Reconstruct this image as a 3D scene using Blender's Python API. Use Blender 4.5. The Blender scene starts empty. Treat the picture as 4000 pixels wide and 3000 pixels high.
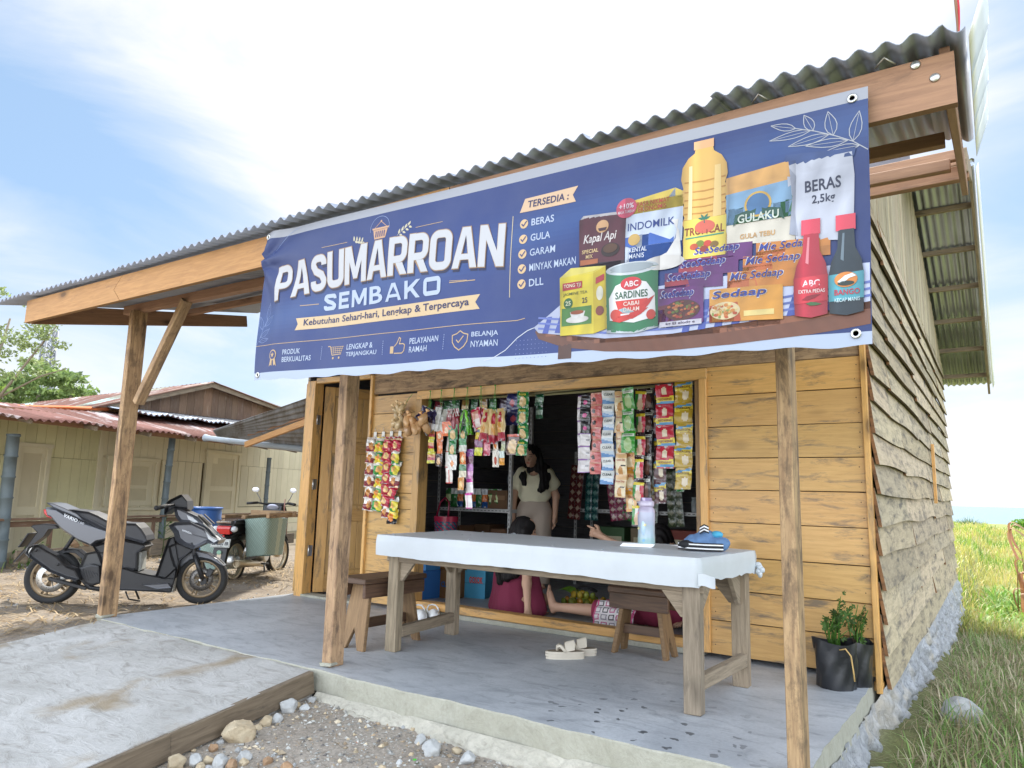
import bpy, bmesh, math, random
import numpy as np
from mathutils import Vector, Matrix, Euler, noise as mnoise
rnd = random.Random(7)
nrng = np.random.default_rng(7)
R = math.radians
S = bpy.context.scene
COL = S.collection
# ------------------------------------------------------------------ camera
cam = bpy.data.cameras.new('camera'); cam.sensor_width = 36.0; cam.lens = 24.957
cam.clip_start = 0.05; cam.clip_end = 20000
camo = bpy.data.objects.new('camera', cam); COL.objects.link(camo)
camo.matrix_world = Matrix(((0.82652, 0.06619, 0.55901, 0), (0.56236, -0.14115, -0.81476, 0), (0.02497, 0.98777, -0.15388, 1.0), (0, 0, 0, 1)))
S.camera = camo
# ------------------------------------------------------------------ light
SUN_EL, SUN_AZ = R(50), R(22)           # azimuth measured from +Y towards -X
sd = Vector((-math.sin(SUN_AZ) * math.cos(SUN_EL), math.cos(SUN_AZ) * math.cos(SUN_EL), math.sin(SUN_EL)))
sun = bpy.data.lights.new('sun', 'SUN'); sun.energy = 2.2; sun.angle = R(2.5); sun.color = (1.0, 0.95, 0.86)
suno = bpy.data.objects.new('sun', sun); COL.objects.link(suno)
suno.rotation_euler = sd.to_track_quat('Z', 'Y').to_euler(); suno.location = (-20, 30, 40)
S.view_settings.view_transform = 'Standard'; S.view_settings.look = 'None'
S.view_settings.exposure = 2.0; S.view_settings.gamma = 1.0
S.cycles.max_bounces = 8; S.cycles.diffuse_bounces = 5; S.cycles.transparent_max_bounces = 12
W = bpy.data.worlds.new('World'); S.world = W; W.use_nodes = True
def N(nt, typ, **kw):
    n = nt.nodes.new(typ)
    for k, v in kw.items():
        if k in ('inp',):
            for a, b in v.items(): n.inputs[a].default_value = b
        else: setattr(n, k, v)
    return n
def ramp(nt, stops, fac):
    n = nt.nodes.new('ShaderNodeValToRGB'); el = n.color_ramp.elements
    el[0].position, el[0].color = stops[0][0], (*stops[0][1], 1) if len(stops[0][1]) == 3 else stops[0][1]
    el[1].position, el[1].color = stops[-1][0], (*stops[-1][1], 1)
    for p, c in stops[1:-1]:
        e = el.new(p); e.color = (*c, 1)
    nt.links.new(fac, n.inputs[0]); return n.outputs[0]
def g3(v): return (v, v, v)
def mixc(nt, fac, a, b, mode='MIX'):
    n = N(nt, 'ShaderNodeMix', data_type='RGBA', blend_type=mode)
    for sock, v in ((0, fac), (6, a), (7, b)):
        if hasattr(v, 'node'): nt.links.new(v, n.inputs[sock])
        elif sock == 0: n.inputs[0].default_value = v
        else: n.inputs[sock].default_value = (*v, 1)
    return n.outputs[2]
SKYG0, SKYG1 = .76, .975
SKYTINT, SKYBLUE, CLOUDF, CLOUDR = (.34, .36, .38), (1.0, 1.45, 2.0), (2.3, 2.3, 2.35), (8.0, 8.6, 9.5)
def build_world():
    nt = W.node_tree; nt.nodes.clear(); L = nt.links.new
    out = N(nt, 'ShaderNodeOutputWorld'); bg = N(nt, 'ShaderNodeBackground'); bg.inputs[1].default_value = 0.12
    sky = N(nt, 'ShaderNodeTexSky', sky_type='NISHITA', sun_disc=False)
    sky.sun_elevation = SUN_EL; sky.sun_rotation = -SUN_AZ
    sky.air_density = 1.0; sky.dust_density = 0.7; sky.ozone_density = 2.2; sky.altitude = 0
    tc = N(nt, 'ShaderNodeTexCoord')
    mp = N(nt, 'ShaderNodeMapping'); mp.inputs['Scale'].default_value = (1.1, 1.6, 4.2); mp.inputs['Rotation'].default_value = (0.2, 0.35, 0.5)
    L(tc.outputs['Generated'], mp.inputs[0])
    n1 = N(nt, 'ShaderNodeTexNoise', inp={'Scale': 1.5, 'Detail': 9, 'Roughness': 0.58, 'Distortion': 0.5}); L(mp.outputs[0], n1.inputs['Vector'])
    def math_(op, a, b_, c=None):
        n = N(nt, 'ShaderNodeMath', operation=op)
        for i, v in enumerate((a, b_, c)):
            if v is None: continue
            if hasattr(v, 'node'): L(v, n.inputs[i])
            else: n.inputs[i].default_value = v
        return n.outputs[0]
    nrm = N(nt, 'ShaderNodeVectorMath', operation='NORMALIZE'); L(tc.outputs['Generated'], nrm.inputs[0])
    def toward(v, lo, hi):
        dt = N(nt, 'ShaderNodeVectorMath', operation='DOT_PRODUCT'); L(nrm.outputs[0], dt.inputs[0]); dt.inputs[1].default_value = Vector(v).normalized()
        ms = N(nt, 'ShaderNodeMapRange', interpolation_type='SMOOTHSTEP', inp={1: lo, 2: hi, 3: 0.0, 4: 1.0}); L(dt.outputs['Value'], ms.inputs[0]); return ms.outputs[0]
    glow = toward((-.385, .64, .64), SKYG0, SKYG1)                    # thin cloud lit up round the sun
    rear = toward((.35, -1, .35), -.25, .45)           # bright clouds added out of view to light the shop front
    sp = N(nt, 'ShaderNodeSeparateXYZ'); L(nrm.outputs[0], sp.inputs[0])
    hz = N(nt, 'ShaderNodeMapRange', inp={1: 0.0, 2: 0.34, 3: 0.46, 4: 0.0}); L(sp.outputs[2], hz.inputs[0])
    dens = math_('ADD', math_('MULTIPLY_ADD', glow, .52, n1.outputs[0]), math_('MULTIPLY_ADD', rear, .30, hz.outputs[0]))
    cl = ramp(nt, [(0.52, g3(0)), (0.70, g3(0.30)), (0.92, g3(1))], dens)
    tint = mixc(nt, .65, mixc(nt, 1.0, sky.outputs[0], SKYTINT, 'MULTIPLY'), SKYBLUE)
    ccol = mixc(nt, rear, CLOUDF, CLOUDR)
    mix = N(nt, 'ShaderNodeMix', data_type='RGBA'); L(cl, mix.inputs[0]); L(tint, mix.inputs[6]); L(ccol, mix.inputs[7])
    L(mix.outputs[2], bg.inputs[0]); L(bg.outputs[0], out.inputs[0])
build_world()
# ------------------------------------------------------------------ helpers
def lin(c):
    if isinstance(c, str):
        c = c.lstrip('#'); c = [int(c[i:i + 2], 16) / 255 for i in (0, 2, 4)]
        return tuple((x / 12.92 if x <= 0.04045 else ((x + 0.055) / 1.055) ** 2.4) for x in c)
    return tuple(c)
WHITE = (1.0, 1.0, 1.0)
def rotm(e): return e if isinstance(e, Matrix) else Euler(e).to_matrix()
class MB:
    """collects shapes; build() links them as ONE mesh object"""
    def __init__(s): s.v = []; s.f = []; s.c = []; s.m = []; s.u = []; s.s = []
    def face(s, idx, col=WHITE, mat=0, uv=None, sm=False):
        s.f.append(tuple(idx)); s.c.append(col); s.m.append(mat); s.s.append(sm)
        s.u.append(uv if uv else [(s.v[i][0] + s.v[i][1] * .3, s.v[i][2] + s.v[i][1] * .5) for i in idx])
    def box(s, c, d, rot=None, col=WHITE, mat=0, taper=1.0, jit=0.0):
        """c centre, d full sizes; taper scales the far (+) end of the longest axis"""
        a = max(range(3), key=lambda i: d[i]); b1, b2 = [i for i in range(3) if i != a]
        M = rotm(rot) if rot is not None else None
        off = (rnd.uniform(0, 40), rnd.uniform(0, 40)); base = len(s.v); loc = []
        for k in range(8):
            p = [(1 if (k >> i) & 1 else -1) * d[i] / 2 for i in range(3)]
            if p[a] > 0: p[b1] *= taper; p[b2] *= taper
            if jit: p = [x + rnd.uniform(-jit, jit) for x in p]
            loc.append(p); q = Vector(p)
            if M: q = M @ q
            s.v.append((q[0] + c[0], q[1] + c[1], q[2] + c[2]))
        for q in ((0, 2, 3, 1), (4, 5, 7, 6), (0, 1, 5, 4), (2, 6, 7, 3), (0, 4, 6, 2), (1, 3, 7, 5)):
            uv = []
            n = [i for i in range(3) if len({loc[k][i] > 0 for k in q}) == 1]; n = n[0]
            for k in q:
                p = loc[k]; w = p[b1] if n != b1 else p[b2]
                if n == a: uv.append((off[0] + p[b1] * .2, off[1] + p[b2]))
                else: uv.append((off[0] + p[a], off[1] + w + (d[b1] if n == b1 else 0)))
            s.face([base + k for k in q], col, mat, uv)
        return s
    def bar(s, p0, p1, w, h, up=(0, 0, 1), col=WHITE, mat=0, taper=1.0, jit=0.0):
        p0, p1 = Vector(p0), Vector(p1); x = (p1 - p0); l = x.length; x.normalize(); u = Vector(up)
        y = u.cross(x)
        if y.length < 1e-4: y = Vector((0, 1, 0)).cross(x)
        y.normalize(); z = x.cross(y)
        M = Matrix((x, y, z)).transposed()
        return s.box((p0 + p1) / 2, (l, w, h), M, col, mat, taper, jit)
    def tube(s, pts, r, n=8, col=WHITE, mat=0, cap=True, sm=True, closed=False):
        pts = [Vector(p) for p in pts]; k = len(pts); rs = r if isinstance(r, (list, tuple)) else [r] * k
        base = len(s.v); t0 = (pts[1] - pts[0]).normalized(); a = t0.orthogonal().normalized(); acc = 0; us = []
        for i, p in enumerate(pts):
            t = ((pts[(i + 1) % k] if (closed or i < k - 1) else p) - (pts[i - 1] if (closed or i > 0) else p)).normalized()
            a = (a - t * a.dot(t)).normalized(); b = t.cross(a)
            if i: acc += (p - pts[i - 1]).length
            us.append(acc)
            for j in range(n):
                th = 2 * math.pi * j / n; q = p + (a * math.cos(th) + b * math.sin(th)) * rs[i]; s.v.append(tuple(q))
        o = rnd.uniform(0, 30)
        for i in range(k if closed else k - 1):
            i2 = (i + 1) % k
            for j in range(n):
                j2 = (j + 1) % n; w = 2 * math.pi * rs[i] / n
                s.face([base + i * n + j, base + i * n + j2, base + i2 * n + j2, base + i2 * n + j], col, mat,
                       [(us[i] + o, j * w), (us[i] + o, j * w + w), (us[i2] + o, j * w + w), (us[i2] + o, j * w)], sm)
        if cap and not closed:
            s.face([base + j for j in reversed(range(n))], col, mat); s.face([base + (k - 1) * n + j for j in range(n)], col, mat)
        return s
    def lathe(s, prof, c=(0, 0, 0), M=None, n=20, col=WHITE, mat=0, sm=True, cols=None):
        """prof: (radius, height) list about local z"""
        base = len(s.v); M = M or Matrix.Identity(3); c = Vector(c)
        for r, h in prof:
            for j in range(n):
                t = 2 * math.pi * j / n; s.v.append(tuple(c + M @ Vector((r * math.cos(t), r * math.sin(t), h))))
        for i in range(len(prof) - 1):
            for j in range(n):
                j2 = (j + 1) % n; cc = cols[i] if cols else col
                s.face([base + i * n + j, base + i * n + j2, base + (i + 1) * n + j2, base + (i + 1) * n + j], cc, mat, None, sm)
        loop = abs(prof[0][0] - prof[-1][0]) + abs(prof[0][1] - prof[-1][1]) < 1e-6
        if prof[0][0] > 1e-5 and not loop: s.face([base + j for j in reversed(range(n))], cols[0] if cols else col, mat)
        if prof[-1][0] > 1e-5 and not loop: s.face([base + (len(prof) - 1) * n + j for j in range(n)], cols[-1] if cols else col, mat)
        return s
    def panel(s, prof, w_edge, w_mid, inset=0.25, col=WHITE, mat=0, T=None, sm=False, y0=0.0):
        """puffed body panel: outline (x,z) given at y = y0 +- w_edge, with a shrunk face at +- w_mid"""
        n = len(prof); cx = sum(p[0] for p in prof) / n; cz = sum(p[1] for p in prof) / n
        area = sum(prof[i][0] * prof[(i + 1) % n][1] - prof[(i + 1) % n][0] * prof[i][1] for i in range(n))
        if area < 0: prof = prof[::-1]
        T = T or (lambda x, y, z: (x, y, z)); base = len(s.v)
        rings = [(-w_mid, 1), (-w_edge, 0), (w_edge, 0), (w_mid, 1)]
        for y, k in rings:
            for i in range(n):
                x, z = prof[i]
                if k:
                    p, q = Vector(prof[i - 1]), Vector(prof[(i + 1) % n]); t = (q - p).normalized(); nn = Vector((-t.y, t.x))
                    x, z = x + nn.x * inset, z + nn.y * inset
                s.v.append(T(x, y0 + y, z))
        for r in range(3):
            for i in range(n):
                j = (i + 1) % n; s.face([base + r * n + i, base + r * n + j, base + (r + 1) * n + j, base + (r + 1) * n + i], col, mat, None, sm)
        s.face([base + i for i in reversed(range(n))], col, mat, None, sm); s.face([base + 3 * n + i for i in range(n)], col, mat, None, sm)
        return s
    def grid(s, fn, nu, nv, colf=None, mat=0, sm=True, uvs=(1, 1), flip=False):
        base = len(s.v)
        for j in range(nv + 1):
            for i in range(nu + 1): s.v.append(tuple(fn(i / nu, j / nv)))
        for j in range(nv):
            for i in range(nu):
                a = base + j * (nu + 1) + i; q = [a, a + 1, a + nu + 2, a + nu + 1]
                uv = [(i / nu * uvs[0], j / nv * uvs[1]), ((i + 1) / nu * uvs[0], j / nv * uvs[1]), ((i + 1) / nu * uvs[0], (j + 1) / nv * uvs[1]), (i / nu * uvs[0], (j + 1) / nv * uvs[1])]
                if flip: q = q[::-1]; uv = uv[::-1]
                s.face(q, colf((i + .5) / nu, (j + .5) / nv) if colf else WHITE, mat, uv, sm)
        return s
    def poly(s, pts, col=WHITE, mat=0):
        b = len(s.v); s.v += [tuple(p) for p in pts]; s.face(range(b, b + len(pts)), col, mat); return s
    def ell(s, c, r, col=WHITE, mat=0, rot=None, n=12, m=8, bump=0.0):
        M = rotm(rot) if rot is not None else None; base = len(s.v)
        for i in range(m + 1):
            ph = math.pi * i / m
            for j in range(n):
                th = 2 * math.pi * j / n; p = Vector((r[0] * math.sin(ph) * math.cos(th), r[1] * math.sin(ph) * math.sin(th), -r[2] * math.cos(ph)))
                if bump: p *= 1 + rnd.uniform(-bump, bump)
                if M: p = M @ p
                s.v.append((p[0] + c[0], p[1] + c[1], p[2] + c[2]))
        for i in range(m):
            for j in range(n):
                j2 = (j + 1) % n; s.face([base + i * n + j, base + i * n + j2, base + (i + 1) * n + j2, base + (i + 1) * n + j], col, mat, None, True)
        return s
    def text(s, txt, fn, x0, y0, x1, y1, col=WHITE, mat=0, bold=0.0, slant=0.0):
        """flat lettering fitted to the box x0..x1, y0..y1; fn(x, y) -> point on the surface"""
        V, F = text_mesh(txt, bold); b = len(s.v)
        for x, y in V: s.v.append(tuple(fn(x0 + (x1 - x0) * x + slant * (y - .5) * (y1 - y0), y0 + (y1 - y0) * y)))
        for f in F: s.face([b + i for i in f], col, mat)
        return s
    def move(s, M):
        s.v = [tuple(M @ Vector(p)) for p in s.v]; return s
    def mesh(s, name):
        me = bpy.data.meshes.new(name); me.from_pydata(s.v, [], s.f)
        nl = len(me.loops)
        ca = me.color_attributes.new('Col', 'FLOAT_COLOR', 'CORNER'); cc = np.ones((nl, 4), np.float32)
        uvl = me.uv_layers.new(name='UVMap'); uu = np.zeros((nl, 2), np.float32); k = 0
        for f, c, u in zip(s.f, s.c, s.u):
            n = len(f); cc[k:k + n, :3] = c; uu[k:k + n] = u; k += n
        ca.data.foreach_set('color', cc.ravel()); uvl.data.foreach_set('uv', uu.ravel())
        me.polygons.foreach_set('material_index', np.array(s.m, np.int32)); me.polygons.foreach_set('use_smooth', np.array(s.s, bool))
        me.validate(); me.update(); return me
    def build(s, name, mats, parent=None, bevel=0.0, seg=1, loc=None, weld=False):
        me = s.mesh(name)
        for m in (mats if isinstance(mats, (list, tuple)) else [mats]): me.materials.append(m)
        o = bpy.data.objects.new(name, me); COL.objects.link(o)
        if parent is not None: o.parent = parent
        if loc: o.location = loc
        if bevel:
            b = o.modifiers.new('bevel', 'BEVEL'); b.width = bevel; b.segments = seg; b.limit_method = 'ANGLE'; b.angle_limit = R(35)
        return o
_tc = {}
def text_mesh(txt, bold=0.0):
    key = (txt, bold)
    if key in _tc: return _tc[key]
    cu = bpy.data.curves.new('lettering', 'FONT'); cu.body = txt; cu.size = 1; cu.offset = bold; cu.resolution_u = 3; cu.space_character = 1.0 + bold * 1.5
    o = bpy.data.objects.new('lettering', cu); COL.objects.link(o); bpy.context.view_layer.update()
    me = o.evaluated_get(bpy.context.evaluated_depsgraph_get()).to_mesh()
    V = np.array([v.co[:2] for v in me.vertices]); F = [tuple(p.vertices) for p in me.polygons]
    o.to_mesh_clear(); bpy.data.objects.remove(o); bpy.data.curves.remove(cu)
    lo, hi = V.min(0), V.max(0); V = (V - lo) / np.maximum(hi - lo, 1e-6)
    _tc[key] = (V.tolist(), F); return _tc[key]
def tag(o, label, cat, group=None, kind=None):
    o['label'] = label; o['category'] = cat
    if group: o['group'] = group
    if kind: o['kind'] = kind
    return o
def struct(o): o['kind'] = 'structure'; return o
def thing(name, label, cat, loc=(0, 0, 0), rz=0.0, group=None):
    o = bpy.data.objects.new(name, None); COL.objects.link(o); o.location = loc; o.rotation_euler = (0, 0, rz); o.empty_display_size = 0.2
    return tag(o, label, cat, group)
def np_obj(name, V, F, mats, parent=None, cols=None, smooth=True, uv=None):
    """big mesh straight from arrays (all faces the same size)"""
    V = np.asarray(V, np.float32); F = np.asarray(F, np.int32); me = bpy.data.meshes.new(name); nf, k = F.shape
    me.vertices.add(len(V)); me.vertices.foreach_set('co', V.ravel()); me.loops.add(nf * k); me.loops.foreach_set('vertex_index', F.ravel())
    me.polygons.add(nf); me.polygons.foreach_set('loop_start', np.arange(0, nf * k, k, dtype=np.int32))
    me.polygons.foreach_set('use_smooth', np.full(nf, smooth)); me.update(calc_edges=True)
    if cols is None: cols = np.ones((len(V), 3))
    if True:
        ca = me.color_attributes.new('Col', 'FLOAT_COLOR', 'POINT'); c = np.ones((len(V), 4), np.float32); c[:, :3] = cols; ca.data.foreach_set('color', c.ravel())
    for m in (mats if isinstance(mats, (list, tuple)) else [mats]): me.materials.append(m)
    me.validate(); o = bpy.data.objects.new(name, me); COL.objects.link(o)
    if parent is not None: o.parent = parent
    return o
# ---- signed-distance modelling (bodies, cloth, rocks): smooth unions meshed by surface nets
def cap(p, a, b, ra, rb):
    a = np.array(a); b = np.array(b); d = b - a; t = np.clip(((p - a) @ d) / max(d @ d, 1e-9), 0, 1)
    return np.linalg.norm(p - a - t[:, None] * d, axis=1) - (ra + (rb - ra) * t)
def elp(p, c, r, M=None):
    q = p - np.array(c)
    if M is not None: q = q @ np.array(M)
    r = np.array(r); k0 = np.linalg.norm(q / r, axis=1); k1 = np.linalg.norm(q / (r * r), axis=1); return k0 * (k0 - 1) / np.maximum(k1, 1e-6)
def smin(a, b, k):
    h = np.clip(0.5 + 0.5 * (b - a) / k, 0, 1); return b + (a - b) * h - k * h * (1 - h)
def union(p, prims, k=0.03):
    d = None
    for q in prims:
        kk = k
        if q[0] == 'c': e = cap(p, *q[1:5]); kk = q[5] if len(q) > 5 else k
        else: e = elp(p, *q[1:4]) if len(q) > 3 else elp(p, *q[1:3])
        d = e if d is None else smin(d, e, kk)
    return d
def sdf_mesh(fn, lo, hi, res):
    lo = np.array(lo, float); hi = np.array(hi, float); n = np.ceil((hi - lo) / res).astype(int) + 1
    X, Y, Z = np.meshgrid(*[lo[i] + np.arange(n[i]) * res for i in range(3)], indexing='ij')
    D = fn(np.stack([X.ravel(), Y.ravel(), Z.ravel()], 1)).reshape(n).astype(np.float32)
    m = n - 1; inside = D < 0
    cnt = np.zeros(m, np.float32); acc = np.zeros((*m, 3), np.float32); anyc = np.zeros(m, bool)
    def sub(A, o): return A[o[0]:o[0] + m[0], o[1]:o[1] + m[1], o[2]:o[2] + m[2]]
    for ax in range(3):
        for u in (0, 1):
            for w in (0, 1):
                o0 = [0, 0, 0]; oth = [i for i in range(3) if i != ax]; o0[oth[0]] = u; o0[oth[1]] = w; o1 = list(o0); o1[ax] = 1
                a, b = sub(D, o0), sub(D, o1); cr = (a < 0) != (b < 0); t = np.where(cr, a / np.where(cr, a - b, 1), 0)
                pos = np.zeros((*m, 3), np.float32); pos[..., oth[0]] = u; pos[..., oth[1]] = w; pos[..., ax] = t
                acc += pos * cr[..., None]; cnt += cr
    act = cnt > 0; idx = -np.ones(m, np.int64); idx[act] = np.arange(act.sum())
    cell = np.stack(np.nonzero(act), 1); V = lo + (cell + acc[act] / cnt[act][:, None]) * res
    F = []
    for ax in range(3):
        o = [i for i in range(3) if i != ax]
        sl0 = [slice(0, n[i]) for i in range(3)]; sl1 = list(sl0); sl0[ax] = slice(0, n[ax] - 1); sl1[ax] = slice(1, n[ax])
        a, b = inside[tuple(sl0)], inside[tuple(sl1)]; cr = a != b
        ii = np.stack(np.nonzero(cr), 1); ok = np.ones(len(ii), bool)
        for q in o: ok &= (ii[:, q] > 0) & (ii[:, q] < m[q])
        ii = ii[ok]
        if not len(ii): continue
        q = []
        for du, dw in ((1, 1), (0, 1), (0, 0), (1, 0)):
            jj = ii.copy(); jj[:, o[0]] -= du; jj[:, o[1]] -= dw; q.append(idx[jj[:, 0], jj[:, 1], jj[:, 2]])
        q = np.stack(q, 1); fl = a[tuple(ii.T)]
        if ax == 1: fl = ~fl
        q[~fl] = q[~fl][:, ::-1]; F.append(q)
    F = np.concatenate(F); return V, F[(F >= 0).all(1)]
def sdf_obj(name, fn, lo, hi, res, mat, parent=None, cols=None):
    V, F = sdf_mesh(fn, lo, hi, res)
    c = cols(V) if cols is not None else np.ones((len(V), 3))
    return np_obj(name, V, F, mat, parent, c)
def vnoise(p, sc, seed=0.0):
    """cheap smooth pseudo-noise for arrays of points, about -1..1"""
    x, y, z = (p * sc + seed).T
    return (np.sin(x * 1.0 + 1.7 * np.sin(y * 1.3 + seed)) + np.sin(y * 1.1 + 1.5 * np.sin(z * 1.4 + 2 * seed)) + np.sin(z * 1.2 + 1.6 * np.sin(x * 1.15 + 3 * seed))) / 3
# ------------------------------------------------------------------ materials
def newmat(name, rough=0.6, metal=0.0, spec=0.5):
    m = bpy.data.materials.new(name); m.use_nodes = True; nt = m.node_tree; b = nt.nodes['Principled BSDF']
    b.inputs['Roughness'].default_value = rough; b.inputs['Metallic'].default_value = metal; b.inputs['Specular IOR Level'].default_value = spec
    return m, nt, b
def colattr(nt): return N(nt, 'ShaderNodeVertexColor', layer_name='Col').outputs[0]
def bump(nt, b, h, strength=0.3, dist=0.01):
    n = N(nt, 'ShaderNodeBump', inp={'Strength': strength, 'Distance': dist}); nt.links.new(h, n.inputs['Height']); nt.links.new(n.outputs[0], b.inputs['Normal'])
def vec(nt, kind='Object', scale=(1, 1, 1), rot=(0, 0, 0)):
    t = N(nt, 'ShaderNodeTexCoord'); m = N(nt, 'ShaderNodeMapping', inp={'Scale': scale, 'Rotation': rot}); nt.links.new(t.outputs[kind], m.inputs[0]); return m.outputs[0]
def noise(nt, v, sc, det=4, ro=0.5, dis=0.0):
    n = N(nt, 'ShaderNodeTexNoise', inp={'Scale': sc, 'Detail': det, 'Roughness': ro, 'Distortion': dis}); nt.links.new(v, n.inputs['Vector']); return n.outputs[0]
def wood(name, base, dark, stain, rough=0.6, stain_amt=0.5, grain=1.0, knots=True, bumpy=0.25, mold=0.0):
    m, nt, b = newmat(name, rough)
    v = vec(nt, 'UV', (1.2, 14, 1)); g = noise(nt, v, 4, 6, 0.62, 0.6)
    c = mixc(nt, ramp(nt, [(0.36, g3(0)), (0.66, g3(1))], g), dark, base)
    if grain != 1.0: c = mixc(nt, grain, base, c)
    big = noise(nt, vec(nt, 'UV', (1.0, 2.2, 1)), 1.6, 3, 0.5)
    c = mixc(nt, ramp(nt, [(0.35, g3(0.0)), (0.7, g3(0.35))], big), c, tuple(x * 0.72 for x in base))
    st = noise(nt, vec(nt, 'UV', (1.0, 5.0, 1)), 2.6, 8, 0.72, 0.4)
    c = mixc(nt, ramp(nt, [(0.61 - 0.11 * stain_amt, g3(0)), (0.73 - 0.10 * stain_amt, g3(0.9 * min(1, stain_amt * 1.3)))], st), c, stain)
    if mold: c = mixc(nt, ramp(nt, [(.50, g3(0)), (.60, g3(mold))], noise(nt, vec(nt, 'UV', (1.6, 3, 1)), 3.5, 9, .78)), c, stain)
    if knots:
        vo = N(nt, 'ShaderNodeTexVoronoi', inp={'Scale': 1.0, 'Randomness': 1.0}); nt.links.new(vec(nt, 'UV', (1.9, 4.6, 1)), vo.inputs['Vector'])
        c = mixc(nt, ramp(nt, [(0.06, g3(0.95)), (0.10, g3(0.45)), (0.2, g3(0))], vo.outputs['Distance']), c, tuple(x * 0.35 for x in dark))
    c = mixc(nt, 1.0, c, colattr(nt), 'MULTIPLY'); nt.links.new(c, b.inputs['Base Color'])
    bump(nt, b, g, bumpy, 0.004); return m
WOOD_HONEY = wood('varnished_wood', (.67, .40, .14), (.55, .31, .10), (.16, .12, .08), 0.42, 0.74, bumpy=.12)
WOOD_RAW = wood('raw_timber', (.52, .345, .185), (.27, .165, .09), (.075, .05, .035), 0.75, .8, mold=.5)
WOOD_FASCIA = wood('fascia_timber', (.47, .245, .085), (.35, .17, .055), (.16, .08, .035), 0.65, 0.45)
WOOD_RED = wood('reddish_timber', (.37, .205, .115), (.26, .14, .08), (.14, .08, .05), 0.7, 0.5)
WOOD_GREY = wood('weathered_timber', (.34, .27, .19), (.20, .155, .105), (.08, .065, .05), 0.8, 0.55)
WOOD_DARK = wood('old_dark_timber', (.135, .075, .042), (.07, .038, .022), (.03, .02, .015), 0.55, 0.4)
WOOD_STOOL = wood('stool_leg_timber', (.33, .205, .10), (.21, .125, .06), (.09, .055, .035), 0.7, 0.5)
WOOD_LAP = wood('bleached_lap_board', (.54, .44, .30), (.40, .32, .21), (.12, .10, .085), 0.8, 1.0, knots=False, mold=.4)
WOOD_GABLE = wood('gable_board', (.48, .41, .29), (.34, .28, .19), (.18, .15, .11), 0.85, 0.7, knots=False)
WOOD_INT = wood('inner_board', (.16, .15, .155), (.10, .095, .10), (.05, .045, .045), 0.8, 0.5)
WOOD_HOUSE = wood('old_gable_plank', (.22, .135, .085), (.14, .085, .055), (.30, .26, .22), 0.85, 0.5, knots=False)
def plain(name, col, rough=0.6, metal=0.0, spec=0.5, var=0.0, sc=8, bmp=0.0):
    m, nt, b = newmat(name, rough, metal, spec)
    c = mixc(nt, 1.0, col, colattr(nt), 'MULTIPLY')
    if var:
        n = noise(nt, vec(nt), sc, 5, .6); c = mixc(nt, ramp(nt, [(0.3, g3(0)), (0.75, g3(var))], n), c, tuple(x * .4 for x in col))
        if bmp: bump(nt, b, n, bmp, .01)
    nt.links.new(c, b.inputs['Base Color']); return m
PRINT = plain('printed_foil', WHITE, 0.24, 0.0, 0.8)
FLASHM = plain('bright_flashing_sheet', (.78, .78, .74), .42, .25)
PRINT_M = plain('printed_card', WHITE, 0.7)
VINYL = plain('banner_vinyl', (.60, .61, .64), 0.42, 0.0, 0.35, var=.10, sc=3)
BLACKP = plain('black_plastic', (.022, .022, .024), 0.45, var=.3, sc=20)
SEATM = plain('black_vinyl_seat', (.03, .03, .034), 0.5)
GREYP = plain('dark_grey_metallic_paint', (.14, .145, .16), 0.28, 0.45, 0.6)
RUBBER = plain('tyre_rubber', (.022, .022, .022), 0.8, var=.4, sc=30, bmp=.2)
BRONZE = plain('bronze_alloy', (.17, .125, .075), 0.4, 0.7)
CHROME = plain('chrome', (.8, .8, .8), 0.18, 1.0)
STEEL = plain('brushed_steel', (.62, .62, .6), 0.35, 0.9)
OLDSTEEL = plain('worn_muffler_steel', (.62, .52, .36), 0.38, 0.75, var=.3, sc=12)
REDLENS = plain('red_lens', (.55, .02, .02), 0.15, spec=.8)
CLEARLENS = plain('pale_lens', (.6, .62, .64), 0.12, spec=.8)
SHELF = plain('slotted_angle_steel', (.55, .55, .53), 0.45, 0.1, var=.2)
WHITEPL = plain('white_foam', (.78, .78, .76), 0.5)
BEIGE = plain('beige_foam', (.60, .54, .44), 0.6, var=.15, sc=20)
CLOTHW = plain('white_vinyl_cover', (.56, .60, .63), 0.45, var=.16, sc=6)
BLUEPL = plain('blue_drum_plastic', (.03, .10, .30), 0.38, var=.2)
ROPE = plain('green_twine', (.10, .35, .06), 0.7)
BLACKBAG = plain('black_poly_bag', (.016, .017, .02), 0.36, var=.3, sc=14, bmp=.3)
BAMBOO = plain('weathered_bamboo', (.12, .15, .155), 0.6, var=.5, sc=6)
HAIR = plain('black_hair', (.012, .010, .010), 0.62, spec=.25)
SKIN = plain('brown_skin', (.60, .36, .24), 0.55)
BLOUSE = plain('cream_blouse_cloth', (.80, .75, .53), 0.9)
TROUSER = plain('taupe_trouser_cloth', (.50, .41, .33), 0.9)
MAROON = plain('maroon_cloth', (.19, .022, .055), 0.9)
REDROSE = plain('rose_red_cloth', (.34, .04, .09), 0.9)
COLM = plain('coloured_goods', WHITE, 0.5)
TWINE = plain('braided_hose', (.3, .3, .3), .6)
def cloth_wrinkle(m, sc=9, st=.5):
    nt = m.node_tree; b = nt.nodes['Principled BSDF']; bump(nt, b, noise(nt, vec(nt, 'Object', (1, 1, .6)), sc, 3, .5, .8), st, .02)
for mm_ in (BLOUSE, TROUSER, MAROON, REDROSE): cloth_wrinkle(mm_)
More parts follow.
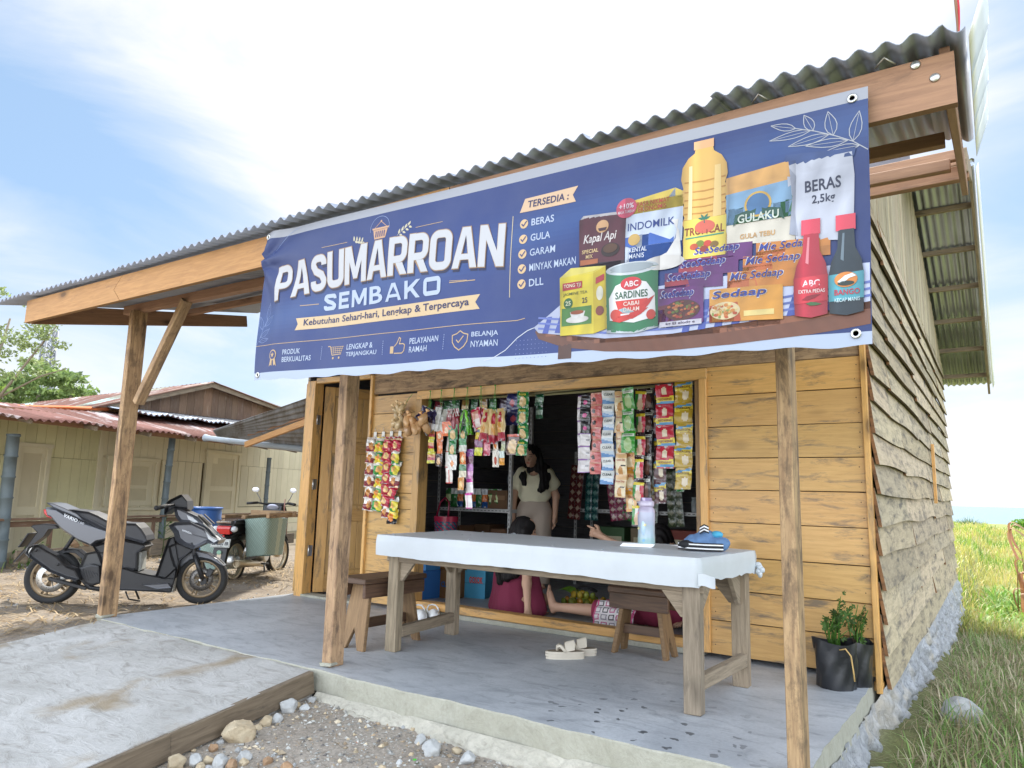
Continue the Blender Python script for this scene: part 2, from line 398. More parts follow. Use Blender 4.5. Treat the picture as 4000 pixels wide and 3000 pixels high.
def leafmat(name, a, b_, trans=.4):
    m, nt, b = newmat(name, 0.55, 0, .4)
    c = mixc(nt, noise(nt, vec(nt), 3, 3), a, b_); c = mixc(nt, 1.0, c, colattr(nt), 'MULTIPLY'); nt.links.new(c, b.inputs['Base Color'])
    tr = N(nt, 'ShaderNodeBsdfTranslucent'); nt.links.new(c, tr.inputs[0]); mx = N(nt, 'ShaderNodeMixShader', inp={0: trans})
    nt.links.new(b.outputs[0], mx.inputs[1]); nt.links.new(tr.outputs[0], mx.inputs[2]); nt.links.new(mx.outputs[0], nt.nodes['Material Output'].inputs[0]); return m
LEAF = leafmat('green_leaf', (.07, .13, .03), (.12, .18, .05))
GRASS = leafmat('grass_blade', WHITE, (.8, .8, .8), .35)
STRAW = leafmat('dry_straw', (.42, .33, .20), (.34, .25, .14), .1)
DRYLEAF = leafmat('dry_brown_leaf', (.36, .24, .12), (.26, .17, .09), .3)
def concrete(name, a, b_, c_, rough, sc=1.0, spots=0.0, bmp=.2, fleck=None):
    m, nt, b = newmat(name, rough); v = vec(nt)
    n1 = noise(nt, v, 1.3 * sc, 6, .6, 1.2); n2 = noise(nt, vec(nt, 'Object', (1, 2.5, 1)), 3.5 * sc, 8, .7, 1.5)
    c = mixc(nt, ramp(nt, [(.3, g3(0)), (.7, g3(1))], n1), a, b_); c = mixc(nt, ramp(nt, [(.5, g3(0)), (.72, g3(.8))], n2), c, c_)
    fine = noise(nt, v, 60, 3, .7); c = mixc(nt, ramp(nt, [(.3, g3(.25)), (.6, g3(0))], fine), c, tuple(x * .6 for x in a))
    if fleck:
        n3 = noise(nt, v, 2.2, 5, .55, .4); c = mixc(nt, ramp(nt, [(.56, g3(0)), (.72, g3(.75))], n3), c, fleck)
    if spots:
        t = N(nt, 'ShaderNodeTexCoord'); vo = N(nt, 'ShaderNodeTexVoronoi', inp={'Scale': 9.0}); vo.voronoi_dimensions = '2D'; nt.links.new(t.outputs['Object'], vo.inputs['Vector'])
        jit = N(nt, 'ShaderNodeVectorMath', operation='MULTIPLY_ADD'); nz = N(nt, 'ShaderNodeTexNoise', inp={'Scale': 14.0}); nt.links.new(t.outputs['Object'], nz.inputs['Vector']); nt.links.new(nz.outputs['Color'], jit.inputs[0]); jit.inputs[1].default_value = (.12, .12, .12); nt.links.new(t.outputs['Object'], jit.inputs[2]); nt.links.new(jit.outputs[0], vo.inputs['Vector'])
        sc_ = N(nt, 'ShaderNodeSeparateColor'); nt.links.new(vo.outputs['Color'], sc_.inputs[0]); rad = N(nt, 'ShaderNodeMath', operation='MULTIPLY_ADD', inp={1: .17, 2: .02}); nt.links.new(sc_.outputs[1], rad.inputs[0])
        lt_ = N(nt, 'ShaderNodeMath', operation='LESS_THAN'); nt.links.new(vo.outputs['Distance'], lt_.inputs[0]); nt.links.new(rad.outputs[0], lt_.inputs[1]); cr = lt_.outputs[0]
        # splashed water: only in one patch near the front edge
        sx = N(nt, 'ShaderNodeVectorMath', operation='DISTANCE'); nt.links.new(t.outputs['Object'], sx.inputs[0]); sx.inputs[1].default_value = (-1.45, 3.0, 0)
        near = ramp(nt, [(.25, g3(1)), (.85, g3(0))], sx.outputs['Value']); mm = N(nt, 'ShaderNodeMath', operation='MULTIPLY'); nt.links.new(cr, mm.inputs[0]); nt.links.new(near, mm.inputs[1])
        rr = N(nt, 'ShaderNodeMath', operation='GREATER_THAN', inp={1: .45}); nt.links.new(vo.outputs['Color'], rr.inputs[0]); m3 = N(nt, 'ShaderNodeMath', operation='MULTIPLY'); nt.links.new(mm.outputs[0], m3.inputs[0]); nt.links.new(rr.outputs[0], m3.inputs[1])
        c = mixc(nt, m3.outputs[0], c, tuple(x * .30 for x in a))
    nt.links.new(c, b.inputs['Base Color']); bump(nt, b, n2, bmp, .02); return m
FLOORC = concrete('smooth_grey_concrete', (.31, .33, .355), (.51, .53, .55), (.18, .195, .215), .5, 1.0, 1.0, .1)
RAMPC = concrete('rough_pale_concrete', (.36, .35, .325), (.50, .49, .47), (.22, .20, .17), .85, 1.3, 0, .5, (.26, .19, .10))
EDGEC = concrete('greenish_concrete_edge', (.34, .33, .26), (.42, .41, .34), (.28, .27, .21), .85, 2, 0, .5)
RUBBLE = concrete('rubble_foundation', (.36, .37, .39), (.56, .57, .58), (.10, .105, .115), .9, 6, 0, 1.0, (.55, .48, .36))
PALEROCK = concrete('pale_limestone', (.42, .40, .33), (.54, .51, .43), (.28, .26, .22), .9, 4, 0, .6)
def groundmat():
    m, nt, b = newmat('dry_dirt_ground', .95); v = vec(nt)
    c = mixc(nt, ramp(nt, [(.35, g3(0)), (.65, g3(1))], noise(nt, v, 1.1, 7, .65, .5)), (.34, .285, .225), (.47, .42, .36))
    c = mixc(nt, ramp(nt, [(.52, g3(0)), (.70, g3(.8))], noise(nt, v, 3.1, 6, .6)), c, (.21, .165, .125))
    g = noise(nt, v, 55, 4, .7); c = mixc(nt, ramp(nt, [(.42, g3(.5)), (.62, g3(0))], g), c, (.13, .115, .095))
    c = mixc(nt, ramp(nt, [(.62, g3(0)), (.70, g3(.7))], noise(nt, v, 38, 3, .6)), c, (.46, .43, .385))
    c = mixc(nt, 1.0, c, colattr(nt), 'MULTIPLY'); nt.links.new(c, b.inputs['Base Color']); bump(nt, b, g, .7, .012); return m
GROUND = groundmat()
def zinc(name, rust, rustcol=(.15, .05, .035), base=(.62, .64, .66), rough=.34, metal=.85):
    m, nt, b = newmat(name, rough, metal)
    n = noise(nt, vec(nt, 'UV', (1, .35, 1)), 2.2, 7, .65, .4); f = ramp(nt, [(.5 - .35 * rust, g3(0)), (.62 - .3 * rust, g3(1))], n) if rust > 0 else None
    c = mixc(nt, ramp(nt, [(.35, g3(0)), (.7, g3(.5))], noise(nt, vec(nt, 'UV', (1, .3, 1)), 5, 4, .6)), base, tuple(x * .55 for x in base))
    if f:
        c = mixc(nt, f, c, mixc(nt, noise(nt, vec(nt, 'UV'), 9, 4, .6), rustcol, tuple(x * 1.8 for x in rustcol)))
        inv = N(nt, 'ShaderNodeMath', operation='MULTIPLY_ADD', inp={1: -metal, 2: metal}); nt.links.new(f, inv.inputs[0]); nt.links.new(inv.outputs[0], b.inputs['Metallic'])
        ro = N(nt, 'ShaderNodeMath', operation='MULTIPLY_ADD', inp={1: .9 - rough, 2: rough}); nt.links.new(f, ro.inputs[0]); nt.links.new(ro.outputs[0], b.inputs['Roughness'])
    c = mixc(nt, 1.0, c, colattr(nt), 'MULTIPLY'); nt.links.new(c, b.inputs['Base Color']); return m
ZINC_P = zinc('weathered_zinc_sheet', 0, base=(.33, .36, .43), rough=.36, metal=.4)
ZINC = zinc('galvanised_sheet', 0, base=(.50, .53, .58), rough=.26, metal=.65)
ZINC_RUST = zinc('rusty_roof_sheet', .50, (.095, .045, .036), (.42, .44, .46), .5, .4)
ZINC_GREY = zinc('dull_grey_sheet', .12, (.10, .09, .08), (.30, .31, .32), .6, .4)
def yellowpaint():
    m, nt, b = newmat('aged_yellow_paint', .8); v = vec(nt)
    c = mixc(nt, ramp(nt, [(.3, g3(0)), (.75, g3(1))], noise(nt, v, 1.2, 5, .6)), (.72, .65, .45), (.60, .54, .37))
    c = mixc(nt, ramp(nt, [(.58, g3(0)), (.8, g3(.5))], noise(nt, vec(nt, 'Object', (3, 3, .6)), 3, 6, .7)), c, (.32, .27, .18))
    c = mixc(nt, 1.0, c, colattr(nt), 'MULTIPLY'); nt.links.new(c, b.inputs['Base Color']); return m
YELLOW = yellowpaint()
def stonemat(name, a, b_, c_):
    m, nt, b = newmat(name, .92); v = vec(nt); n = noise(nt, v, 14, 6, .65)
    c = mixc(nt, ramp(nt, [(.35, g3(0)), (.65, g3(1))], n), a, b_); c = mixc(nt, ramp(nt, [(.58, g3(0)), (.72, g3(.8))], noise(nt, v, 9, 4, .6, .5)), c, c_)
    c = mixc(nt, 1.0, c, colattr(nt), 'MULTIPLY'); nt.links.new(c, b.inputs['Base Color']); bump(nt, b, n, .6, .02); return m
STONE_W = stonemat('grey_white_stone', (.40, .41, .41), (.52, .52, .50), (.24, .25, .25))
STONE_T = stonemat('tan_stone', (.46, .36, .23), (.55, .46, .32), (.33, .21, .12))
STONE_R = stonemat('rust_brown_stone', (.33, .20, .11), (.42, .28, .17), (.20, .12, .08))
def glassy(name, col, rough=.1, alpha_mix=.5):
    m, nt, b = newmat(name, rough); b.inputs['Base Color'].default_value = (*col, 1); b.inputs['Transmission Weight'].default_value = alpha_mix; b.inputs['IOR'].default_value = 1.3; return m
# ------------------------------------------------------------------ ground, floor, ramp, sea
def sstep(a, b, x): t = np.clip((x - a) / (b - a), 0, 1); return t * t * (3 - 2 * t)
def height(x, y, rough=True):
    x = np.asarray(x, float); y = np.asarray(y, float)
    l = np.where(y > 2.87, -.08 - .012 * np.clip(y - 4, 0, 12), -.03 - .1 * np.clip(2.87 - y, 0, 3.2))
    f = np.where(y > 2.87, -.15, -.15 - .02 * np.clip(x + 3.2, 0, 2.6) - .065 * np.clip(2.87 - y, 0, 3.5))
    r = np.where(y > 4.7, -.29 - .055 * np.clip(y - 4.7, 0, 8), -.29 - .03 * np.clip(4.7 - y, 0, 4))
    w1 = sstep(-3.5, -3.15, x); w2 = sstep(-.95, -.35, x)
    z = l * (1 - w1) + f * w1; z = z * (1 - w2) + r * w2
    inside = sstep(-5.66, -5.5, x) * (1 - sstep(-1.0, -.75, x)) * sstep(2.95, 3.1, y) * (1 - sstep(12.0, 12.3, y))
    far = sstep(30, 84, y); z = z * (1 - far) + (-.66) * far
    z = z - .4 * inside
    under = sstep(-5.6, -5.4, x) * (1 - sstep(-3.5, -3.15, x)) * (1 - sstep(2.9, 3.1, y)); z = z - .12 * under
    if rough:
        p = np.stack([x.ravel(), y.ravel(), 0 * x.ravel()], 1)
        n = vnoise(p, 2.1, .3) * .013 + vnoise(p, 7.3, 1.1) * .008 + vnoise(p, 19., 2.2) * .0045 + vnoise(p, .35, 4) * .03 * np.clip((np.hypot(p[:, 0] + 2, p[:, 1] - 5) - 7) / 10, 0, 3)
        z = z + n.reshape(z.shape)
    z = z - 3.2 * sstep(84.5, 90, y + .22 * x)
    return z
def hz(x, y): return float(height(np.array([x]), np.array([y]), False)[0])
def axis(segs):
    out = [segs[0][0]]
    for a, b, st in segs: out += list(np.linspace(a, b, max(1, int(round((b - a) / st))) + 1)[1:])
    return np.array(out)
gx = axis([(-160, -40, 12), (-40, -16, 1.2), (-16, -7, .16), (-7, -3.2, .09), (-3.2, 1.2, .035), (1.2, 5, .15), (5, 20, .8), (20, 160, 10)])
gy = axis([(-30, -2, 3), (-2, 1.2, .2), (1.2, 3.0, .04), (3.0, 8, .1), (8, 16, .25), (16, 40, 1.2), (40, 84, 4), (84, 96, .6), (96, 100, 2)])
GX, GY = np.meshgrid(gx, gy); GZ = height(GX, GY); nx, ny = len(gx), len(gy)
ii = np.arange(nx * ny).reshape(ny, nx); gf = np.stack([ii[:-1, :-1], ii[:-1, 1:], ii[1:, 1:], ii[1:, :-1]], -1).reshape(-1, 4)
gc = np.ones((nx * ny, 3)); fx, fy = GX.ravel(), GY.ravel()
green = np.where(fy > 12.25, sstep(-8, -6, fx), sstep(-.78, -.56, fx)) * sstep(-20, -10, fy * 1.0)
gc = gc * (1 - green[:, None]) + np.array([.42, .50, .20]) * green[:, None]
farg = sstep(13, 26, fy + .3 * fx) * green; gc = gc * (1 - farg[:, None]) + np.array([.62, .80, .24]) * farg[:, None]
lf = (1 - sstep(-14, -10, fx)); gc = gc * (1 - lf[:, None]) + np.array([.6, .62, .3]) * lf[:, None]
strawy = (1 - sstep(-5.9, -5.4, fx)) * sstep(1, 2.5, fy); gc = gc * (1 - .8 * strawy[:, None]) + np.array([.55, .50, .44]) * .8 * strawy[:, None]
gobj = np_obj('ground', np.stack([fx, fy, GZ.ravel()], 1), gf, GROUND, None, gc); struct(gobj)
def seamat():
    m, nt, b = newmat('sea_water', .22); b.inputs['Base Color'].default_value = (.10, .22, .28, 1); v = vec(nt, 'Object', (1, .25, 1))
    bump(nt, b, noise(nt, v, .35, 5, .6), .5, .6); return m
mb = MB(); mb.grid(lambda u, v: (-3000 + 9000 * u, 80 + 9000 * v * v, -2.6), 12, 12); struct(mb.build('sea', seamat()))
# concrete floor of porch and shop: one slab, with uneven edge
def edge(t, s): return .008 * math.sin(t * 5.1 + s) + .006 * math.sin(t * 13.7 + 2 * s) + .004 * math.sin(t * 31 + s)
mb = MB(); X0, X1, Y0, Y1 = -5.74, -.665, 2.86, 12.15
nfr = 90; front = [(X0 + (X1 - X0) * i / nfr, Y0 + edge(i * .06, 1)) for i in range(nfr + 1)]
side = [(X1 + .5 * edge(i * .05, 2), Y0 + (4.72 - Y0) * i / 40) for i in range(1, 41)]
outline = front + side + [(X1 - .0, Y1), (X0, Y1)]
b0 = len(mb.v); n = len(outline)
mb.v += [(x, y, 0.0) for x, y in outline] + [(x, y - .004 if i <= nfr else y, -.007) for i, (x, y) in enumerate(outline)] + [(x + (.012 if i > nfr else 0), y - .004, -.115) for i, (x, y) in enumerate(outline)]
mb.face(list(range(n)), WHITE, 0)
for r in range(2):
    for i in range(n):
        j = (i + 1) % n; mb.face([b0 + r * n + j, b0 + r * n + i, b0 + (r + 1) * n + i, b0 + (r + 1) * n + j], WHITE, 1)
struct(mb.build('porch_floor', [FLOORC, EDGEC]))
# ramp of rough concrete running down towards the viewer
def ramp_pt(u, v):
    y = 2.845 - 2.75 * v; xl = -5.62 + .1 * v; xr = -3.252 + .33 * v
    x = xl + (xr - xl) * u; z = -.006 - .094 * (2.845 - y) - .012 * math.sin(u * 9 + v * 7) * v
    z += .006 * mnoise.noise((x * 3, y * 3, 0)) + .004 * mnoise.noise((x * 11, y * 11, 3))
    if u < .0001 or u > .9999: z -= .0
    cr = abs(x - (-5.0 - .28 * (2.9 - y))); z -= .012 * max(0, 1 - cr / .03)
    return (x, y, z)
mb = MB(); mb.grid(ramp_pt, 90, 100, None, 0)
mb.grid(lambda u, v: (ramp_pt(1, u)[0], ramp_pt(1, u)[1], ramp_pt(1, u)[2] - .3 * v), 60, 1, None, 0)
mb.grid(lambda u, v: (ramp_pt(0, u)[0] - .2 * v, ramp_pt(0, u)[1], ramp_pt(0, u)[2] - .12 * v), 60, 1, None, 0)
struct(mb.build('ramp', RAMPC))
mb = MB(); pr = [ramp_pt(1, v) for v in (0.0, .3, .62, 1.0)]
p0, p1 = Vector((-3.255, 2.84, -.062)), Vector((-2.93, .15, -.318))
for i in range(3):
    a = p0.lerp(p1, i / 3); b = p0.lerp(p1, (i + 1) / 3); mb.bar(a, b, .042, .115, col=(.62, .60, .58), mat=0, jit=.003)
fp = mb.build('formwork_plank', WOOD_GREY, bevel=.004)
tag(fp, 'long weathered formwork plank left along the edge of the concrete ramp', 'plank')
# ------------------------------------------------------------------ the wooden shop
shop = thing('wooden_shop', 'small wooden shop with honey coloured plank front and corrugated zinc porch roof', 'shop', (-3.2, 4.7, 0))
SH = Matrix.Translation((-3.2, 4.7, 0)).inverted()
def sp(mb, name, mats, bevel=0.0, seg=1, parent=None):
    mb.move(SH); o = mb.build(name, mats, parent or shop, bevel, seg)
    return o
def tint(a=.12):
    k = 1 + rnd.uniform(-a, a); return (k * (1 + rnd.uniform(-.03, .03)), k, k * (1 + rnd.uniform(-.05, .05)))
FW = 4.66                                  # outer face of the front planks
rows = [.03, .237, .43, .64, .856, 1.065, 1.272, 1.478, 1.689, 1.886]
mb = MB()
def plank(x0, x1, z0, z1, th=.022, y=FW, mat=0, gap=.005):
    mb.box(((x0 + x1) / 2, y + th / 2, (z0 + z1) / 2), (x1 - x0, th, z1 - z0 - gap), None, tint(.14), mat, jit=.0012)
for z0, z1 in zip(rows[:-1], rows[1:]): plank(-1.597, -.652, z0, z1)
lr = [.03, .30, .575, .85, .99, 1.155, 1.34, 1.52, 1.70, 1.868]
for z0, z1 in zip(lr[:-1], lr[1:]): plank(-4.742, -4.19, z0, z1)
z = 2.112
while z < 2.93: plank(-5.70, -.652, z, min(z + .205, 2.95)); z += .205
plank(-5.70, -5.64, .03, 2.05)
for z0, z1 in zip(rows[:-1], rows[1:]):
    for x in (-1.56, -1.12, -.68):
        for f in (.28, .72): mb.lathe([(.0042, -.001), (.0042, .0012), (.0001, .0016)], (x + rnd.uniform(-.01, .01), FW, z0 + (z1 - z0) * f), Matrix.Rotation(R(90), 3, 'X'), 6, (.16, .14, .12))
sp(mb, 'front_wall', WOOD_HONEY, .003)
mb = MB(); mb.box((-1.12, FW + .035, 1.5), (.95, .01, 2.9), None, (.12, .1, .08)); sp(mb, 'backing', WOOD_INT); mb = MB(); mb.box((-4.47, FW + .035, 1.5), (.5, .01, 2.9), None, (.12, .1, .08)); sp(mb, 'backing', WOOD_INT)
mb = MB(); mb.box((-2.70, FW + .010, 1.992), (4.095, .026, .212), None, (.9, .9, .9), 0, jit=.001); sp(mb, 'wall_board', WOOD_RAW, .003)
mb = MB(); mb.box(((-.62 - .652) / 2 + .002, FW - .004, 1.45), (.032, .05, 3.0), None, (1.1, 1.05, .95)); mb.box((-.64, FW + .04, -.02), (.05, .06, .05), None); sp(mb, 'corner_board', WOOD_HONEY, .003)
# window opening: frame, lintel, sill
mb = MB()
mb.box((-2.893, FW + .0, 1.842), (2.60, .045, .075), None, (1.12, 1.1, 1.05))
mb.box((-4.166, FW + .03, .95), (.075, .12, 1.71), None, (.8, .8, .8)); mb.box((-1.622, FW + .0, .92), (.050, .05, 1.77), None, (1.2, 1.15, 1.1))
mb.box((-1.668, FW + .055, .95), (.040, .09, 1.71), None, (.55, .55, .6))
sp(mb, 'window_frame', WOOD_HONEY, .003)
mb = MB(); mb.box((-2.90, FW + .05, .068), (2.46, .10, .06), None, (1, .95, .9)); sp(mb, 'window_sill', WOOD_HONEY, .004)
mb = MB(); mb.box((-2.90, FW + .045, .018), (2.47, .115, .036), None, (.9, .9, .9), 0, jit=.004); sp(mb, 'sill_mortar', EDGEC, .004)
# door frame and the door leaf, swung inwards
mb = MB()
mb.box((-5.585, FW + .02, 1.03), (.118, .11, 2.07), None, (1.1, 1.05, 1)); mb.box((-4.758, FW - .004, 1.03), (.033, .05, 2.07), None, (1.15, 1.12, 1.05))
mb.box((-5.15, FW - .001, 2.062), (.75, .055, .055), None, (1.1, 1.08, 1)); sp(mb, 'door_frame', WOOD_HONEY, .004)
mb = MB(); mb.box((-5.15, FW + .03, .012), (.78, .14, .024)); sp(mb, 'door_threshold', EDGEC, .004)
da = R(57); dd = Vector((math.cos(da), math.sin(da), 0)); dn = Vector((-dd.y, dd.x, 0)); dh = Vector((-5.515, FW + .085, 0)); DM = Matrix((dd, dn, Vector((0, 0, 1)))).transposed()
mb = MB()
def dbox(u0, u1, z0, z1, t0, t1, c=WHITE): mb.box(dh + dd * ((u0 + u1) / 2) + dn * ((t0 + t1) / 2) + Vector((0, 0, (z0 + z1) / 2)), (u1 - u0, abs(t1 - t0), z1 - z0), DM, c)
for u0, u1 in ((0, .1), (.68, .78)): dbox(u0, u1, .03, 2.02, -.018, .018, (.95, .9, .85))
for z0, z1 in ((.03, .2), (.70, .82), (1.36, 1.48), (1.92, 2.02)): dbox(.1, .68, z0, z1, -.017, .017, (.7, .66, .6))
for z0, z1 in ((.2, .70), (.82, 1.36), (1.48, 1.92)):
    for k in range(4): dbox(.1 + k * .145, .1 + k * .145 + .143, z0, z1, -.008, .008, (.72 + .06 * (k % 2),) * 3)
    dbox(.13, .65, z0 + .03, z0 + .05, -.013, .013, (.6, .6, .6))
door = sp(mb, 'door', WOOD_HONEY, .003)
for z in (.42, 1.05, 1.68):
    mb = MB(); mb.box((-5.53, FW + .035, z), (.014, .05, .1), None, WHITE); mb.tube([(-5.522, FW + .012, z - .05), (-5.522, FW + .012, z + .05)], .008, 6); mb.move(SH); mb.build('hinge', STEEL, door)
# posts, braces and beams of the porch
def post(x0, x1, y0, y1, z1, lx=0.0, ly=0.0):
    mb = MB(); mb.box(((x0 + x1) / 2, (y0 + y1) / 2, z1 / 2), (x1 - x0, y1 - y0, z1 + .0), None, tint(.08), jit=.003)
    for i, (x, y, z) in enumerate(mb.v):
        if z > z1 / 2: mb.v[i] = (x + lx, y + ly, z)
    sp(mb, 'post', WOOD_RAW, .004)
def ez(x): return 2.405 + .0121 * -x        # underside of the porch roof at its front edge
def rz_(x, y): return ez(x) + .2 * (y - 2.36)
post(-5.725, -5.67, 2.86, 2.985, 2.40, -.01); post(-3.292, -3.217, 2.935, 3.035, 2.345, 0); post(-.715, -.660, 2.90, 3.0, 2.31, 0)
mb = MB(); mb.bar((-5.585, 2.93, 1.64), (-5.02, 2.92, 2.40), .055, .075, (0, 1, 0)); sp(mb, 'brace', WOOD_RAW, .004)
for x, y in ((-5.70, 2.92), (-3.255, 2.985)):
    mb = MB(); mb.box((x, y, .014), (.085, .135, .022), (0, 0, .1), WHITE, 0, .8, jit=.008); sp(mb, 'mortar_foot', EDGEC, .006)
mb = MB(); mb.bar((-5.95, 2.945, 2.435), (-.55, 2.945, 2.350), .06, .07); sp(mb, 'porch_beam', WOOD_RED, .004)
for y in (3.45, 4.0):
    mb = MB(); mb.bar((-6.98, y, rz_(-6.98, y) - .042), (-.1, y, rz_(-.1, y) - .042), .045, .06); sp(mb, 'purlin', WOOD_RED, .003)
mb = MB(); mb.bar((-6.98, 2.62, rz_(-6.98, 2.62) - .042), (-.1, 2.62, rz_(-.1, 2.62) - .042), .045, .05); sp(mb, 'purlin', WOOD_RED, .003)
mb = MB(); mb.bar((-5.7, 4.70, 2.925), (-.03, 4.70, 2.925), .06, .085); sp(mb, 'wall_plate', WOOD_RED, .003)
# fascia: two boards joined by a pointed splice
def fasc(x0, x1, pts0, pts1, mat):
    mb = MB(); t = .032; y = 2.425
    def zz(x, k): return (ez(x) + .018 - .005) - (0 if k else 1) * (.185 - .012 * (x + 7) / 7) - .02
    ring = [(x0, zz(x0, 0)), *[(x0 + dx, (zz(x0, 0) + zz(x0, 1)) / 2) for dx in pts0], (x0, zz(x0, 1)), (x1, zz(x1, 1)), *[(x1 + dx, (zz(x1, 0) + zz(x1, 1)) / 2) for dx in pts1], (x1, zz(x1, 0))]
    n = len(ring); o = (rnd.uniform(0, 9), rnd.uniform(0, 9)); b = len(mb.v)
    mb.v += [(x, y, z) for x, z in ring] + [(x, y + t, z) for x, z in ring]; uv = [(x + o[0], z + o[1]) for x, z in ring]
    mb.face(range(n)[::-1], WHITE, 0, uv[::-1]); mb.face(range(n, 2 * n), WHITE, 0, uv)
    for i in range(n):
        j = (i + 1) % n; mb.face([i, j, n + j, n + i], (.7, .7, .7), 0, [uv[i], uv[j], (uv[j][0], uv[j][1] + .03), (uv[i][0], uv[i][1] + .03)])
    return sp(mb, 'fascia_board', mat)
fasc(-6.53, -5.02, [], [-.10], WOOD_FASCIA); fasc(-5.015, -2.05, [-.10], [], WOOD_FASCIA); fasc(-2.045, -.03, [], [], WOOD_RED)
mb = MB(); mb.bar((-6.52, 2.46, 2.372), (-7.02, 4.82, 2.885), .03, .165, taper=.75); sp(mb, 'barge_board', WOOD_RED, .003)
mb = MB(); mb.bar((-.055, 2.46, ez(0) - .03), (-.055, 4.6, rz_(0, 4.6) - .04), .03, .12); sp(mb, 'barge_board', WOOD_RED, .003)
# corrugated roofs
def corrugated(name, x0, x1, yz, mat, amp=.0125, pitch=.0775, zf=None, nper=8, strip=.72, step=.006, sag=0.0):
    mb = MB(); n = int((x1 - x0) / pitch * nper)
    xs = [x0 + (x1 - x0) * i / n for i in range(n + 1)]; k = len(yz); base = len(mb.v)
    for j, (y, z) in enumerate(yz):
        for x in xs:
            ph = (x - x0) / pitch * 2 * math.pi; q = int((x - x0) / strip); dx = (.03 * math.sin(q * 7.3)) if j in (0, k - 1) else 0
            zz = z + amp * math.sin(ph) + step * ((x - x0) / strip % 1) + .006 * math.sin(q * 3.1 + j)
            if zf: zz += zf(x)
            mb.v.append((x, y + dx * (1 if j else .6), zz))
    for j in range(k - 1):
        for i in range(n):
            a = base + j * (n + 1) + i; u0, u1 = xs[i], xs[i + 1]; v0, v1 = yz[j][0], yz[j + 1][0]
            mb.face([a, a + 1, a + n + 2, a + n + 1], WHITE, 0, [(u0, v0), (u1, v0), (u1, v1), (u0, v1)], True)
    o = sp(mb, name, mat); s = o.modifiers.new('sheet', 'SOLIDIFY'); s.thickness = .0025; s.offset = 1; return o
zf = lambda x: .0121 * -x
corrugated('porch_roof', -7.06, -.76, [(2.345, 2.415), (2.9, 2.528), (3.6, 2.668), (4.95, 2.935)], ZINC_P, zf=zf)
corrugated('porch_roof', -.77, .005, [(2.34, 2.424), (2.9, 2.536), (3.72, 2.70)], ZINC_P, zf=zf)
corrugated('main_roof', -7.06, -.66, [(4.42, 2.985), (6.5, 3.79), (8.47, 4.55)], ZINC)  # hidden left overhang widened to keep sun off the porch floor
corrugated('main_roof', -.66, .0, [(7.25, 4.08), (8.47, 4.55)], ZINC)
corrugated('back_roof', -7.06, .0, [(8.5, 4.55), (10.7, 3.70), (12.85, 2.85)], ZINC)  # unseen left end carried out as far, for the same shade
for y in (9.0, 9.7, 10.4, 11.1, 11.8, 12.5):
    z = 4.55 - (y - 8.5) * .391 - .055; mb = MB(); mb.bar((-6.2, y, z), (-.03, y, z), .045, .06); sp(mb, 'purlin', WOOD_GREY, .003)
for y in (4.6, 5.6, 6.7, 7.7, 8.4):
    z = 2.985 + (y - 4.42) * .386 - .055; mb = MB(); mb.bar((-6.2, y, z), (-.03, y, z), .045, .06); sp(mb, 'purlin', WOOD_RED, .003)
mb = MB(); mb.bar((-.045, 8.5, 4.44), (-.045, 12.85, 2.74), .03, .13); mb.bar((-.045, 4.45, 2.90), (-.045, 8.5, 4.44), .03, .13); sp(mb, 'barge_board', WOOD_GREY, .003)
# bent zinc flashing along the right edge of both roofs
mb = MB(); pts = [(2.30, 2.47), (2.6, 2.51), (2.9, 2.575), (3.2, 2.63), (3.5, 2.70), (3.8, 2.745)]
for (y0, z0), (y1, z1) in zip(pts[:-1], pts[1:]):
    k = .012 * math.sin(y0 * 9); mb.grid(lambda u, v, y0=y0, y1=y1, z0=z0, z1=z1, k=k: (.012 + (.055 + .3 * k * u) * v, y0 + (y1 - y0) * u * 1.06, z0 + (z1 - z0) * u - .11 + .17 * v), 3, 3, None, 0, True)
o = sp(mb, 'flashing', FLASHM); s_ = o.modifiers.new('sheet', 'SOLIDIFY'); s_.thickness = .002; mb = MB()
mb.grid(lambda u, v: (.006 + .03 * v, 8.5 + 4.4 * u, 4.50 - 1.72 * u + .07 * v), 10, 1, None, 0)
o = sp(mb, 'flashing', FLASHM); s_ = o.modifiers.new('sheet', 'SOLIDIFY'); s_.thickness = .002
mb = MB()
for dz in (.075, .135): mb.lathe([(.0, .006), (.012, .004), (.016, 0)], (-.135 + .05 * (dz > .1), 2.424, ez(0) - dz + .055), Matrix.Rotation(R(90), 3, 'X'), 10)
for x in (-.22, -.62): mb.tube([(x - .03, 2.43, ez(0) + .01), (x, 2.41, ez(0) + .028), (x + .03, 2.43, ez(0) + .004)], .004, 5)
sp(mb, 'roof_bolt', STEEL)
